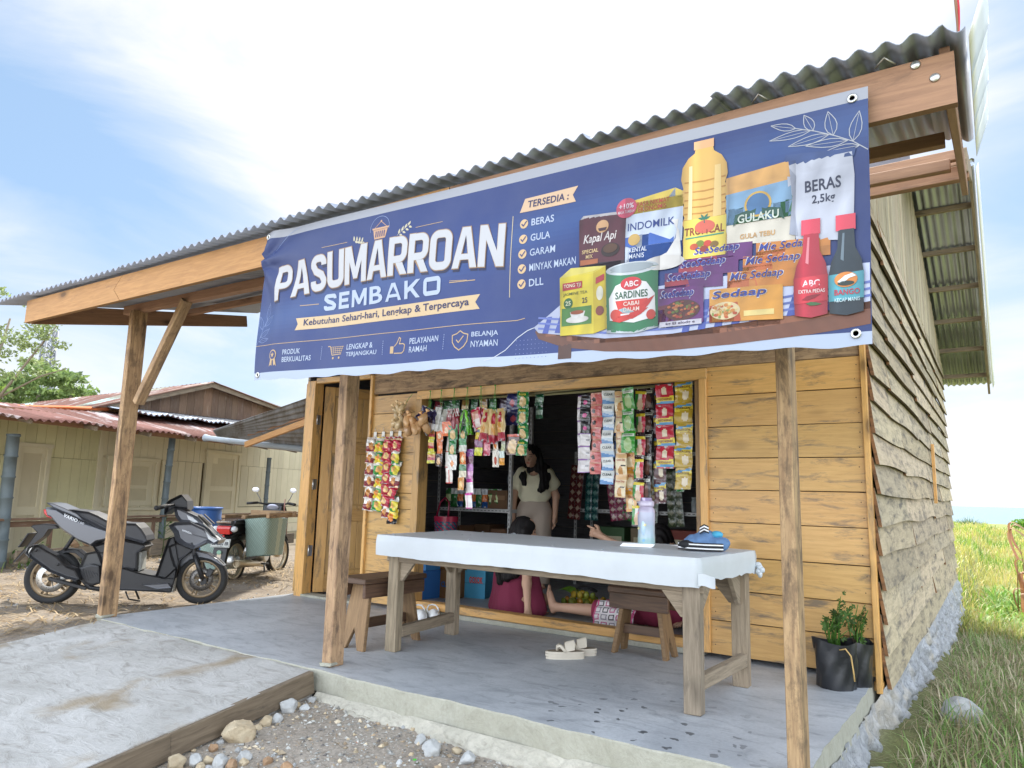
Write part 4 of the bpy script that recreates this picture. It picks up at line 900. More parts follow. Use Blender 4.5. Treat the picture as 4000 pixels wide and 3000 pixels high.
lay(9); circ(661, 63, 10, '#a8501f', 2.6)
# tin
lay(6); pl([(704, 34), (701, 108), (772, 110), (772, 36), (740, 31)], '#2f7a4f'); circ(737, 110, 35, '#c9cfd0', 8); pl([(703, 33), (704, 37), (740, 34), (772, 38), (772, 35), (740, 30)], '#b9bfc0')
lay(7); circ(737, 111, 29, '#9fa8aa', 5.5); pl([(708, 48), (707, 75), (716, 90), (737, 97), (757, 91), (768, 76), (769, 48), (740, 43)], '#e9e6e2'); 
lay(8); circ(737, 91, 14, '#cf3138', 8); tx('SARDINES', 716, 73, 759, 82, '#2c5a3c', .04); pl([(716, 71), (759, 71), (754, 55), (721, 55)], '#d0392f'); 
for x, y, a in ((742, 48, 20), (756, 52, 40), (725, 47, 8)): sleaf(x - 14, y, a, 34, 4, '#c8352c')
circ(716, 54, 7, '#c9402f'); circ(763, 51, 6, '#c9402f'); sleaf(720, 60, -10, 22, 3, '#8fb0b4')
lay(9); tx('ABC', 728, 87, 747, 94, '#f4e8e2', .04); tx('CABAI', 727, 64, 748, 69, '#f2d8c8', .03); tx('DALAM', 727, 57, 748, 62, '#f2d8c8', .03)
# noodle packs
def pack(x0, y0, x1, y1, c1, c2, word, wc, halo, sk, l):
    lay(l); pl([(x0, y0), (x1, y0 - sk), (x1, y1 - sk), (x0, y1)], c1); pl([(x0, y0), (x0 + (x1 - x0) * .45, y0 - sk * .4), (x0 + (x1 - x0) * .4, y0 + (y1 - y0) * .55), (x0, y0 + (y1 - y0) * .5)], c2)
    lay(l + 1); ys = y1 - (y1 - y0) * .08; tx(word, x0 + 3, ys - 12, x0 + (x1 - x0) * .80, ys + 1, halo, .06, .25)
    lay(l + 2); tx(word, x0 + 4, ys - 11, x0 + (x1 - x0) * .79, ys, wc, .025, .25)
for k, (x0, y0) in enumerate(((812, 106), (797, 92), (780, 78))): pack(x0, y0, x0 + 70, y0 + 20, '#6c2c74', '#b23a4a', 'SeeSedaap', '#3a3f9a', '#e2dcec', 3, 4)
for k, (x0, y0) in enumerate(((886, 100), (872, 86), (855, 70))): pack(x0, y0, x0 + 76, y0 + 20, '#e2913f', '#d9733a', 'Mie Sedaap', '#2f3f9a', '#f0e4dc', 3, 4)
pack(772, 38, 828, 80, '#72307a', '#7a3040', 'SeeSedaap', '#3a3f9a', '#e2dcec', 2, 7); pack(835, 34, 915, 72, '#eaa543', '#c9582c', 'Sedaap', '#2f3f9a', '#f4ece4', 2, 7)
lay(8); circ(802, 52, 22, '#5a2f2a', 12); rc(774, 34, 826, 40, '#d9d4dc'); circ(853, 46, 17, '#e9d2a0', 10); rc(874, 38, 906, 44, '#f3d98a')
lay(9)
for k in range(46): a = rnd.uniform(0, 6.28); q = rnd.uniform(0, 1) ** .5; circ(802 + 19 * q * math.cos(a), 53 + 9 * q * math.sin(a), rnd.uniform(1.4, 3), rnd.choice(('#a8402c', '#c9703c', '#8a3a2a', '#d29a5c', '#6a7a34')), rnd.uniform(1, 2.2), 7)
for k in range(40): a = rnd.uniform(0, 6.28); q = rnd.uniform(0, 1) ** .5; circ(853 + 15 * q * math.cos(a), 46 + 8 * q * math.sin(a), rnd.uniform(1.2, 3), rnd.choice(('#e2a24a', '#c9582c', '#f0d890', '#d98a3c', '#8aa04a')), rnd.uniform(1, 2.4), 7)
tx('kg El elodg e', 782, 35, 818, 39, '#4a3a5a', .03); circ(842, 50, 4, '#f3e6d0', 3)
# sauce bottles
def bottle(cx, c, cap, lab, l):
    lay(l); pl([(cx - 16, 34), (cx - 17, 72), (cx - 14, 88), (cx - 8, 102), (cx - 7, 122), (cx + 8, 122), (cx + 9, 102), (cx + 15, 88), (cx + 17, 72), (cx + 16, 34), (cx, 31)], c); rc(cx - 9.5, 121, cx + 9.5, 138, cap)
    lay(l + 1); pl([(cx - 16.6, 46), (cx - 17, 74), (cx + 17, 76), (cx + 16.6, 48)], lab); pl([(cx - 5, 90), (cx - 3, 118), (cx - 1, 118), (cx - 2, 88)], '#e88a90' if l == 10 else '#6f7f88')
bottle(977, '#26343c', '#dc4658', '#55a8b4', 9); bottle(943, '#b32a3a', '#dc4658', '#c8323e', 10)
lay(12); circ(943, 68, 10, '#d8404a', 7); tx('ABC', 935, 64, 952, 71, '#f3e2e0', .04); tx('EXTRA PEDAS', 931, 57, 957, 61, '#f0d0c8', .03); sleaf(934, 50, 15, 20, 2.4, '#8a1d26'); sleaf(938, 46, -5, 16, 2, '#3c6a3a')
circ(977, 68, 11, '#e08a3c', 8); tx('BANGO', 966, 52, 990, 58, '#c23a4a', .04); tx('KECAP MANIS', 966, 45, 990, 49, '#d8eef0', .02)
lay(13); pl([(969, 66), (976, 72), (983, 74), (987, 71), (980, 69), (974, 64)], '#eef0ee'); circ(977, 64, 8, '#2b3a34', 2.5)
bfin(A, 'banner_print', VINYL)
# ------------------------------------------------------------------ table, stools and things on the porch
tb = thing('table', 'long rough timber table with a white vinyl cover standing on the porch', 'table', (-2.25, 3.75, 0))
TM = Matrix.Translation((-2.25, 3.75, 0)).inverted()
def tp(mb, name, mat, bevel=.004): mb.move(TM); return mb.build(name, mat, tb, bevel)
legs = [(-1.262, 3.43), (-3.262, 3.49), (-3.325, 4.16), (-1.235, 4.09)]
for x, y in legs:
    mb = MB(); mb.box((x, y, .32), (.085, .065, .64), (0, 0, rnd.uniform(-.04, .04)), tint(.1), jit=.002); tp(mb, 'leg', WOOD_GREY)
for (x0, y0), (x1, y1), z in ((legs[0], legs[3], .14), (legs[1], legs[2], .118)):
    mb = MB(); mb.bar((x0 + .02, y0 + .03, z), (x1 + .02, y1 + .03 - .06, z + .005), .045, .066); tp(mb, 'stretcher', WOOD_GREY)
mb = MB(); mb.bar((-1.2, 3.425, .60), (-3.33, 3.485, .60), .04, .09); mb.bar((-1.2, 4.10, .60), (-3.36, 4.16, .60), .04, .09); tp(mb, 'apron', WOOD_GREY)
def gusset(p, ax, l, h):
    mb = MB(); x, y = p; t = .012; a = Vector((x, y, .655)); d = Vector(ax).normalized(); n = Vector((-d.y, d.x, 0)) * t
    q = [a, a + d * l, a + d * (l - .03) + Vector((0, 0, -.05)), a + d * .03 + Vector((0, 0, -h)), a + Vector((0, 0, -h))]
    b = len(mb.v); mb.v += [tuple(v - n) for v in q] + [tuple(v + n) for v in q]; mb.face([b + i for i in range(5)]); mb.face([b + 9 - i for i in range(5)])
    for i in range(5): j = (i + 1) % 5; mb.face([b + i, b + 5 + i, b + 5 + j, b + j])
    tp(mb, 'gusset', WOOD_GREY, .002)
for (p, ax) in ((legs[0], (-1, .02, 0)), (legs[0], (.12, 1, 0)), (legs[1], (1, 0, 0)), (legs[2], (1, 0, 0)), (legs[2], (-.05, -1, 0)), (legs[3], (-1, .0, 0)), (legs[3], (0, -1, 0))): gusset((p[0] + ax[0] * .03, p[1] + ax[1] * .03), ax, .20, .22)
mb = MB(); mb.box((-2.285, 3.78, .70), (2.12, .76, .04)); tp(mb, 'table_top', WOOD_GREY)
# cover: top sheet plus drop, stapled, torn at the right end
cv = MB(); c4 = [(-3.335, 3.375), (-1.205, 3.355), (-1.165, 4.155), (-3.40, 4.235)]
def cvtop(u, v):
    x = (c4[0][0] + (c4[1][0] - c4[0][0]) * u) * (1 - v) + (c4[3][0] + (c4[2][0] - c4[3][0]) * u) * v
    y = (c4[0][1] + (c4[1][1] - c4[0][1]) * u) * (1 - v) + (c4[3][1] + (c4[2][1] - c4[3][1]) * u) * v
    e = min(u, 1 - u, v, 1 - v); return (x, y, .728 + .003 * mnoise.noise((x * 5, y * 9, 0)) - (.004 if e < .004 else 0))
cv.grid(cvtop, 60, 30, None, 0, True)
per = [cvtop(i / 60, 0) for i in range(61)] + [cvtop(1, j / 24) for j in range(1, 25)] + [cvtop(1 - i / 60, 1) for i in range(1, 61)] + [cvtop(0, 1 - j / 24) for j in range(1, 25)]
nP = len(per)
def drop(u, v):
    k = min(nP - 1, int(round(u * (nP - 1)))); x, y, z = per[k]; s = k
    ox, oy = (0, -1) if s <= 60 else (1, 0) if s <= 84 else (0, 1) if s <= 144 else (-1, 0)
    d = .125 + .0015 * math.sin(s * .7) + .001 * math.sin(s * 1.9)
    if s <= 60: d += .003 * math.sin(s * .15) + .012 * (s / 60)
    if 62 < s <= 84: d = .118 + .012 * mnoise.noise((s * .31, 2, 0)) + .012 * mnoise.noise((s * .9, 5, 0))
    o = .001 + .006 * min(1, v * 4) + .004 * math.sin(v * 3.1) * (.5 + .5 * math.sin(s * .13 + 1)) + .004 * v * math.sin(s * .07)
    return (x + ox * o, y + oy * o, z - d * v)
cv.grid(drop, nP - 1, 8, None, 0, True)
cv.grid(lambda u, v: (-1.205 + .085 * u, 3.345 + .012 * math.sin(u * 4) * u, .652 - .055 * v - .004 * u + .004 * math.sin(u * 6)), 5, 4, None, 0, True)
for k in range(5): cv.ell((-1.15 + .012 * k % .03, 4.15 - .006 * k, .645 - .012 * k), (.022 - .002 * k, .018, .018), n=8, m=6, bump=.1)
for k in range(16):
    u = rnd.uniform(.05, .95); v = rnd.choice((.03, .5, .97)); x, y, z = cvtop(u, v); a = rnd.uniform(0, 6); cv.poly([(x, y, z + .001), (x + .03 * math.cos(a), y + .03 * math.sin(a), z + .001), (x + .02 * math.cos(a + .5), y + .02 * math.sin(a + .5), z + rnd.uniform(.003, .012))], (.8, .8, .8))
o = cv.build('tablecloth', CLOTHW); tag(o, 'white vinyl sheet stapled over the table with its right end torn', 'tablecloth')
# water bottle
TZ = .731
bt = thing('water_bottle', 'big pale lilac and mint water bottle with screw lid on the white table', 'bottle', (-1.664, 3.80, TZ))
def bcolr(h):
    a, b_, c_ = np.array(lin('#b9adc4')), np.array(lin('#a9b4c8')), np.array(lin('#9fbfc0')); t = h / .22
    return tuple(a * (1 - max(0, 1 - t * 2)) * (t > .5) + (b_ * 0) if False else (c_ * (1 - t * 2) + b_ * t * 2 if t < .5 else b_ * (2 - 2 * t) + a * (2 * t - 1)))
prof = [(.001, 0), (.044, 0), (.048, .006), (.0485, .05), (.0465, .07), (.0465, .12), (.0485, .14), (.0485, .19), (.046, .205), (.038, .218), (.036, .222)]
mb = MB(); mb.lathe(prof, (0, 0, 0), None, 28, cols=[bcolr(min(h, .22)) for r, h in prof]); mb.build('flask', PRINT, bt)
mb = MB(); mb.lathe([(.030, .222), (.043, .222), (.044, .228), (.044, .248), (.040, .252), (.034, .253), (.032, .268), (.026, .271), (.001, .271)], n=28, cols=[lin('#c4bbd0')] * 5 + [lin('#a89ac0')] * 4)
mb.box((.0, -.026, .262), (.016, .02, .016), None, lin('#cfc2e4')); mb.build('lid', PRINT, bt)
mb = MB(); mb.ell((.0, -.043, .105), (.014, .008, .05), lin('#b4cfe4')); mb.build('grip_recess', PRINT, bt)
mb = MB()
for x, z, c in ((-.032, .185, '#d99aa8'), (.012, .12, '#e6dca0'), (-.03, .10, '#d8d49c'), (.004, .035, '#7fb4dc')):
    mb.box((x, -math.sqrt(.0492 ** 2 - x * x), z), (.012, .003, .014), (0, .4, math.atan2(x, .05)), lin(c))
mb.build('sticker', PRINT, bt)
pp = MB(); [pp.box((-1.70 + .004 * k, 3.755 + .002 * k, TZ + .003 + .006 * k), (.175, .10, .005), (0, 0, .25 + .05 * k), (1, 1, 1)) for k in range(3)]
tag(pp.build('paper_stack', PRINT_M), 'small stack of white papers lying under the water bottle', 'paper')
pq = MB(); pq.grid(lambda u, v: (-1.58 + .13 * u, 3.93 + .04 * v - .03 * u, TZ + .004 + .006 * math.sin(u * 5) * v), 6, 3); tag(pq.build('paper_scrap', PRINT_M), 'loose white paper scrap between the bottle and the blue cap', 'paper')
mk = MB(); mk.grid(lambda u, v: (-1.455 + .09 * u, 3.90 + .02 * math.sin(u * 5), TZ + .004 + .045 * v * (.6 + .4 * math.sin(u * 6))), 10, 5, lambda u, v: lin('#aeb9bf'))
mk.tube([(-1.45, 3.89, TZ + .01), (-1.47, 3.875, TZ + .05), (-1.43, 3.87, TZ + .055), (-1.41, 3.89, TZ + .01)], .0018, 4, lin('#dfe3e6')); tag(mk.build('face_mask', PRINT_M), 'crumpled grey face mask beside the blue cloth hat on the table', 'mask')
ht = thing('cloth_hat', 'crumpled blue cloth hat with black and white striped band at the table end', 'hat', (-1.325, 3.80, TZ))
HB = lambda p: union(p, [('e', (-.03, 0, .04), (.085, .07, .045)), ('e', (.07, .01, .035), (.055, .06, .04)), ('e', (.0, .02, .075), (.05, .04, .035)), ('e', (-.07, -.02, .03), (.04, .05, .03))], .02) + .006 * vnoise(p, 60, 1) + .003 * vnoise(p, 130, 2)
sdf_obj('crown', lambda p: np.maximum(HB(p), .002 - p[:, 2]), (-.15, -.12, -.01), (.15, .12, .14), .005, plain('denim_blue', (.13, .24, .44), .9, var=.4, sc=40), ht)
mb = MB()
def band(pts, w, cols):
    n = len(cols)
    for k, c in enumerate(cols): mb.grid(lambda u, v, k=k: Vector(pts[min(len(pts) - 2, int(u * (len(pts) - 1)))]).lerp(Vector(pts[min(len(pts) - 2, int(u * (len(pts) - 1))) + 1]), u * (len(pts) - 1) - min(len(pts) - 2, int(u * (len(pts) - 1)))) + Vector((0, -.002 * math.sin(3 * (k + v) / n), w * (k + v) / n)), 14, 1, lambda u, v, c=c: c)
kk, ww = (.01, .01, .012), (.8, .8, .8)
band([(-.13, -.06, .004), (-.06, -.085, .003), (.03, -.08, .003), (.115, -.055, .004)], .04, [kk, ww, kk, kk, ww, kk]); band([(-.02, -.03, .085), (.01, -.045, .10), (.03, -.03, .09)], .04, [kk, ww, kk, ww, kk])
mb.ell((-.075, -.065, .03), (.05, .022, .024), kk); mb.ell((.055, .02, .085), (.035, .03, .02), lin('#4ba6c8')); mb.build('hat_band', PRINT_M, ht)
# stools
def stool(name, lab, loc, rz, L_, Wd, H, top, topmat, legmat, apron):
    t = thing(name, lab, 'stool', loc, rz, 'wooden stools by the table')
    mb = MB(); mb.box((0, 0, H - .018), (L_, Wd, .036), None, WHITE, jit=.004); mb.build('seat', topmat, t, .005)
    mb = MB()
    for s in (-1, 1): mb.box((0, s * (Wd / 2 - .02), H - .036 - apron / 2), (L_ * .96, .028, apron), None, tint(.1))
    mb.build('apron', topmat, t, .004)
    for s in (-1, 1):
        mb = MB(); x0 = s * (L_ / 2 - .10); x1 = s * (L_ / 2 - .035); w0, w1, th = Wd / 2 - .045, Wd / 2 - .01, .028; hh = H - .037; nt = .13
        q = [(-w0, hh), (w0, hh), (w1, 0), (w1 * .48, 0), (0, nt), (-w1 * .48, 0), (-w1, 0)]; b = len(mb.v); n = len(q)
        for d in (-th / 2, th / 2): mb.v += [(x1 + (x0 - x1) * z / hh + d, y, z) for y, z in q]
        o = (rnd.uniform(0, 9), rnd.uniform(0, 9)); uv = [(z + o[0], y + o[1]) for y, z in q]
        mb.face([b + i for i in range(n)], WHITE, 0, uv); mb.face([b + 2 * n - 1 - i for i in range(n)], WHITE, 0, uv[::-1])
        for i in range(n): j = (i + 1) % n; mb.face([b + i, b + n + i, b + n + j, b + j], (.8, .8, .8))
        mb.build('leg', legmat, t, .003)
    mb = MB(); mb.box((0, 0, .15), (L_ - .12, .035, .06)); mb.build('stretcher', topmat, t, .003)
    return t
stool('wooden_stool', 'wooden stool with dark brown seat and pale legs by the middle post', (-3.475, 3.60, 0), R(87), .56, .255, .445, 0, WOOD_DARK, WOOD_STOOL, .085)
stool('wooden_stool', 'small dark brown wooden stool standing behind the right end of the table', (-1.975, 4.47, 0), R(-1), .43, .21, .42, 0, WOOD_DARK, WOOD_STOOL, .10)
# footwear
def sandal(loc, rz, mir):
    t = bpy.data.objects.new('sandal', None); COL.objects.link(t); t.location = loc; t.rotation_euler = (0, 0, rz)
    tag(t, 'beige thick soled toe-loop sandal lying on the porch, ' + ('the nearer of the pair' if mir > 0 else 'the farther of the pair'), 'sandal', 'beige sandals on the porch')
    def out(u, h):
        a = 2 * math.pi * u; x = .125 * math.cos(a); w = .042 * (1 + .18 * math.cos(a)) ; return (x, mir * w * math.sin(a) + .004 * math.cos(a * 2), h)
    mb = MB()
    for h0, h1, k in ((0, .012, .97), (.012, .016, .93), (.016, .030, 1), (.030, .034, .95), (.034, .044, 1.0)):
        mb.grid(lambda u, v, h0=h0, h1=h1, k=k: (out(u, 0)[0] * k, out(u, 0)[1] * k, h0 + (h1 - h0) * v), 32, 1)
    b = len(mb.v); mb.v += [out(i / 32, .044) for i in range(32)]; mb.face(range(b, b + 32))
    mb.build('sole', BEIGE, t)
    mb = MB(); b = len(mb.v); mb.v += [(x * .9, y * .86, .046) for x, y, h in [out(i / 32, 0) for i in range(32)]]; mb.face(range(b, b + 32), (.45, .40, .34)); mb.build('footbed', BEIGE, t)
    mb = MB()
    mb.grid(lambda u, v: (.005 - .06 * v + .03 * math.sin(u * 3.14) * .0, -.043 + .086 * u, .04 + .058 * math.sin(math.pi * (u * .96 + .02)) + .014 * v), 12, 4); mb.build('strap', BEIGE, t)
    mb = MB(); mb.tube([(.05, .0, .046), (.05, .002, .07), (.03, .02, .078), (.0, .038, .044)], [.009, .01, .011, .011], 8); mb.tube([(.05, .0, .07), (.035, -.025, .075), (.005, -.04, .044)], [.010, .011, .011], 8); mb.build('toe_loop', BEIGE, t)
    return t
sandal((-2.315, 4.035, .0), R(218), 1); sandal((-2.30, 4.165, 0), R(216), -1)
def clog(loc, rz, lab):
    t = thing('clog', lab, 'clog', loc, rz, 'white clogs by the sill')
    f = lambda p: np.maximum(np.maximum(union(p, [('e', (.035, 0, .03), (.085, .043, .045)), ('e', (-.05, 0, .02), (.065, .036, .03)), ('c', (-.07, 0, .012), (.09, 0, .012), .036, .038)], .03), -elp(p, (-.055, 0, .055), (.085, .030, .040))), -p[:, 2])
    V, F = sdf_mesh(f, (-.13, -.06, -.005), (.14, .06, .09), .005); np_obj('shell', V, F, WHITEPL, t)
    mb = MB(); mb.tube([(-.0, .042, .035), (-.05, .046, .062), (-.085, .03, .085), (-.095, 0, .09), (-.085, -.03, .085), (-.05, -.046, .062), (0, -.042, .035)], .007, 6); mb.build('heel_strap', WHITEPL, t)
    mb = MB(); [mb.ell((0, s * .044, .036), (.008, .004, .008), (.03, .03, .03)) for s in (-1, 1)]; mb.build('rivet', WHITEPL, t)
clog((-3.93, 4.50, 0), R(-38), 'white plastic clog on the porch by the sill, left one of the pair'); clog((-3.86, 4.585, 0), R(-42), 'white plastic clog on the porch by the sill, right one of the pair')
# planting bags with celery
def plant_bag(loc, rz, lab, n, sc, lean):
    t = thing('plant_bag', lab, 'potted plant', loc, rz, 'planting bags at the shop corner')
    mb = MB()
    def bg(u, v):
        a = 2 * math.pi * u; r = (.098 + .012 * v + .006 * math.sin(3 * a + 4 * v) + .004 * math.sin(7 * a - 9 * v)) * sc; return (r * math.cos(a), r * .82 * math.sin(a), (.25 + .012 * math.sin(2 * a + 1)) * sc * v)
    mb.grid(bg, 40, 14); mb.grid(lambda u, v: (bg(u, 1)[0] * (1 - .06 * v), bg(u, 1)[1] * (1 - .06 * v), bg(u, 1)[2] - .06 * sc * v), 40, 3); mb.build('bag', BLACKBAG, t)
    mb = MB(); mb.ell((0, 0, .19 * sc), (.095 * sc, .08 * sc, .02), (.25, .2, .16)); mb.build('soil', GROUND, t)
    st, lf = MB(), MB()
    for k in range(n):
        a = rnd.uniform(0, 6.28); rr = rnd.uniform(.02, .09) + (.03 if k < 3 else 0); h = rnd.uniform(.10, .30) * sc; bx, by = rnd.uniform(-.03, .03), rnd.uniform(-.03, .03)
        tip = Vector((bx + rr * math.cos(a) + lean, by + rr * math.sin(a), .19 * sc + h)); mid = Vector((bx + rr * .4 * math.cos(a), by + rr * .4 * math.sin(a), .19 * sc + h * .6))
        st.tube([(bx, by, .18 * sc), mid, tip], [.004, .0035, .002], 5, (1.0, 1.5, .8))
        for q in range(rnd.randint(3, 5)):
            f = rnd.uniform(.45, 1.05); c = mid.lerp(tip, max(0, (f - .5) * 2)); d = Vector((rnd.uniform(-1, 1), rnd.uniform(-1, 1), rnd.uniform(-.3, .7))).normalized(); u_ = d.orthogonal().normalized(); l = rnd.uniform(.022, .042); cc = rnd.uniform(.5, 1.1); b0 = c + d * .012
            for da in (-.7, 0, .7):
                d2 = (d * math.cos(da) + u_ * math.sin(da)); w2 = (u_ * math.cos(da) - d * math.sin(da)); nrm = d2.cross(w2) * .006
                lf.poly([b0, b0 + d2 * l * .4 + w2 * l * .26 + nrm, b0 + d2 * l * .62 + w2 * l * .13, b0 + d2 * l * .8 + w2 * l * .2, b0 + d2 * l, b0 + d2 * l * .8 - w2 * l * .2, b0 + d2 * l * .62 - w2 * l * .13, b0 + d2 * l * .4 - w2 * l * .26 + nrm], (cc * .8, cc, cc * .8))
    st.build('stem', LEAF, t); lf.build('leaves', LEAF, t)
    return t
t1 = plant_bag((-.815, 4.405, 0), R(12), 'black planting bag with leafy celery in front at the shop corner', 13, 1.0, .02)
mb = MB(); mb.tube([(.02, -.09, .215), (.05, -.10, .225), (.075, -.095, .19), (.085, -.09, .10), (.088, -.088, .06)], .004, 5, (1.5, 1.3, .8)); mb.build('dry_stalk', STRAW, t1)
plant_bag((-.735, 4.56, 0), R(70), 'second black planting bag half hidden behind the front celery bag', 9, .93, .03)
# ------------------------------------------------------------------ goods: hanging packets, shelves
def packet(mb, c, w, h, t, M, cols, txt=None, n=(14, 16), seal=.07):
    """pillow packet; cols(u, v) -> colour of the front; M turns local (x right, y depth, z up)"""
    c = Vector(c); nu, nv = n
    ka, kb, kc = rnd.uniform(0, 6), rnd.uniform(5, 11), rnd.uniform(-.06, .06)
    def P(u, v, s):
        b = (math.sin(math.pi * min(1, max(0, (v - seal) / (1 - 2 * seal)))) ** .6 if seal < v < 1 - seal else 0) * (math.sin(math.pi * u) ** .55 if 0 < u < 1 else 0)
        x = (u - .5) * w * (1 - .05 * b) ; cr = t * .16 * math.sin(kb * u + 3 * kb * v * (.4 + kc * 4) + ka) * math.sin(9 * v - 4 * u + ka) + .012 * w * math.sin(5 * v + ka); q = Vector((x + .02 * w * math.sin(7 * v + ka) + kc * w * (v - .5), s * t / 2 * b + .0004 * s + cr, (v - .5) * h)); return c + M @ q
    mb.grid(lambda u, v: P(u, v, -1), nu, nv, cols, 0, True); mb.grid(lambda u, v: P(u, v, 1), 3, 4, lambda u, v: (.5, .5, .5), 0, True, (1, 1), True)
    if txt:
        for s, x0, y0, x1, y1, cc in txt: mb.text(s, lambda x, y: c + M @ Vector(((x - .5) * w, -t / 2 * math.sin(math.pi * min(max(y, .02), .98)) ** .6 * math.sin(math.pi * min(max(x, .02), .98)) ** .55 - .0022 - t * .17 - .012 * w, (y - .5) * h)), x0, y0, x1, y1, lin(cc), 0, .02)
I3 = Matrix.Identity(3)
def scheme(kind):
    r = rnd.random
    def f(u, v):
        d = math.hypot(u - .5, (v - .38) * 1.1); s = 1 + .25 * math.sin(u * 9 + v * 14)
        def c(h): return tuple(x * s for x in lin(h))
        if v < .07 or v > .93: return c({'yellow': '#d8b524', 'green': '#2f8a3c', 'white': '#d9c9bc', 'black': '#1c1c20', 'orange': '#d9732c'}.get(kind, '#9c1f33'))
        if kind == 'red': return c('#e2b878') if d < .24 else c('#b21f3a') if v < .72 else c('#8a1830') if abs(v - .8) > .05 else c('#e8c9a0')
        if kind == 'white': return c('#c98a4a') if d < .25 else c('#e9e2da') if v > .35 else c('#8a2a34')
        if kind == 'yellow': return c('#e08a34') if d < .2 else c('#e3cf3c') if v < .45 else c('#e8e6d8') if v > .7 else c('#3f8a3a')
        if kind == 'green': return c('#e0a858') if d < .22 else c('#e6e6dc') if v > .62 else c('#3c9a44') if u < .6 else c('#d9c93a')
        if kind == 'black': return c('#e0853a') if d < .26 else c('#1d1d22') if v < .3 else c('#e0c83c')
        if kind == 'orange': return c('#e9c08a') if d < .25 else c('#e07a34')
        return c('#cccccc')
    return f
def snack_strip(loc, kinds, lab, sway, dx, pw, ph):
    t = thing('snack_strip', lab, 'snack packets', loc, 0, 'hanging strips of chip packets left of the window')
    mb = MB(); mb.box((0, 0, -.035), (.036, .002, .05), None, (.8, .78, .72)); mb.box((0, 0, -.068), (.02, .002, .03), None, (.8, .78, .72)); mb.build('hook_card', PRINT_M, t)
    mb = MB(); mb.tube([(0, .004, .03), (0, -.006, .015), (0, 0, -.012)], .002, 5); mb.build('hook', STEEL, t)
    z = -.075
    for i, k in enumerate(kinds):
        mb = MB(); M = Euler((R(-14 + rnd.uniform(-6, 6)), R(rnd.uniform(-4, 12)), R(sway + rnd.uniform(-16, 16)))).to_matrix()
        packet(mb, (dx * i + rnd.uniform(-.006, .006), -.03 + rnd.uniform(-.008, .004), z - ph / 2), pw * 1.06, ph * 1.25, .065, M, scheme(k), [('chip', .25, .72, .75, .86, '#f4e8d0')] if False else None)
        mb.build('chip_packet', PRINT, t); z -= ph * .93
Y = FW - .012
snack_strip((-4.690, Y, 1.545), ['white', 'white', 'white', 'white', 'white', 'white'], 'leftmost strip of chip packets, white and brown ones', 20, .001, .095, .112)
snack_strip((-4.588, Y, 1.545), ['yellow', 'yellow', 'green', 'yellow', 'yellow', 'green'], 'second strip of chip packets from the left, yellow and green ones', 14, .002, .10, .112)
snack_strip((-4.488, Y, 1.545), ['red', 'red', 'red', 'red', 'red', 'red', 'white'], 'third strip of chip packets from the left, nearly all crimson ones', 8, .003, .105, .105)
snack_strip((-4.385, Y, 1.545), ['red', 'green', 'green', 'white', 'red', 'green', 'black'], 'rightmost strip of chip packets ending in a black and yellow one', 4, -.002, .095, .112)
# cracker bags
def lumps(name, loc, lab, n, rad, col, mat, spread):
    t = thing(name, lab, 'snack bags', loc)
    for k in range(n):
        a = rnd.uniform(0, 6.28); q = Vector((spread[0] * rnd.uniform(-1, 1), spread[1] * rnd.uniform(-1, .2), spread[2] * rnd.uniform(-1, 1)))
        mb = MB(); M = Euler((rnd.uniform(-.6, .6), rnd.uniform(-.8, .8), a)).to_matrix(); c = rnd.uniform(.8, 1.2)
        mb.ell(q, (rad * .75, rad * .7, rad * 1.25), tuple(x * c for x in col), 0, M, 10, 8, .12)
        e = q + M @ Vector((0, 0, rad * 1.2)); mb.lathe([(.002, 0), (rad * .16, .012), (rad * .45, .030), (rad * .3, .034)], e, M, 7, tuple(min(1, x * 1.5) for x in col)); mb.build('cracker_bag', mat, t)
    mb = MB(); mb.tube([(.03, 0, .04), (.06, .02, .14), (.10, .03, .19)], .002, 4); mb.build('string', ROPE, t)
    return t
lumps('cracker_bunch', (-4.33, Y - .06, 1.665), 'bunch of small clear bags of pale tan crackers left of the window', 16, .034, (.62, .46, .25), PRINT, (.09, .05, .09))
lumps('cracker_bunch', (-4.06, Y - .10, 1.575), 'bunch of larger orange tan bags under the purple foil packs', 8, .05, (.60, .35, .16), PRINT, (.11, .05, .05))
def hang_pack(loc, packs, lab, string=None, cat='snack packets', name='hanging_packets', group=None):
    """packs: list of (dx, dz, w, h, t, tilt, yaw, colour function, texts)"""
    t = thing(name, lab, cat, loc, 0, group)
    if string:
        mb = MB(); mb.tube([(0, 0, string), (-.004, -.01, string * .5), (.0, 0, -.01)], .0022, 5); mb.tube([(.0, .0, string), (.018, -.01, string * .4), (.02, -.01, -.02)], .0018, 5); mb.ell((0, -.004, string), (.009, .006, .007)); mb.build('string', ROPE, t)
    for (dx, dz, w, h, th, tilt, yaw, cf, tx_) in packs:
        mb = MB(); packet(mb, (dx, -.012 + rnd.uniform(-.01, .004), dz), w, h, th, Euler((R(rnd.uniform(-8, 4)), R(tilt), R(yaw))).to_matrix(), cf, tx_); mb.build('packet', PRINT, t)
    return t
def solid(*hs):
    cs = [lin(h) for h in hs]
    def f(u, v): s = 1 + .18 * math.sin(u * 11 + v * 7); return tuple(x * s for x in cs[min(len(cs) - 1, int((1 - v) * len(cs)))])
    return f
def disc(bg, dc, r=.3, cy=.4, top=None, ty=.72):
    b, d = lin(bg), lin(dc); tt = lin(top) if top else None
    def f(u, v):
        s = 1 + .15 * math.sin(u * 13 + v * 17); c = d if math.hypot(u - .5, (v - cy)) < r else (tt if tt and v > ty else b); return tuple(x * s for x in c)
    return f
ZT = 1.80; G1 = 'bunches hung on green twine under the lintel'
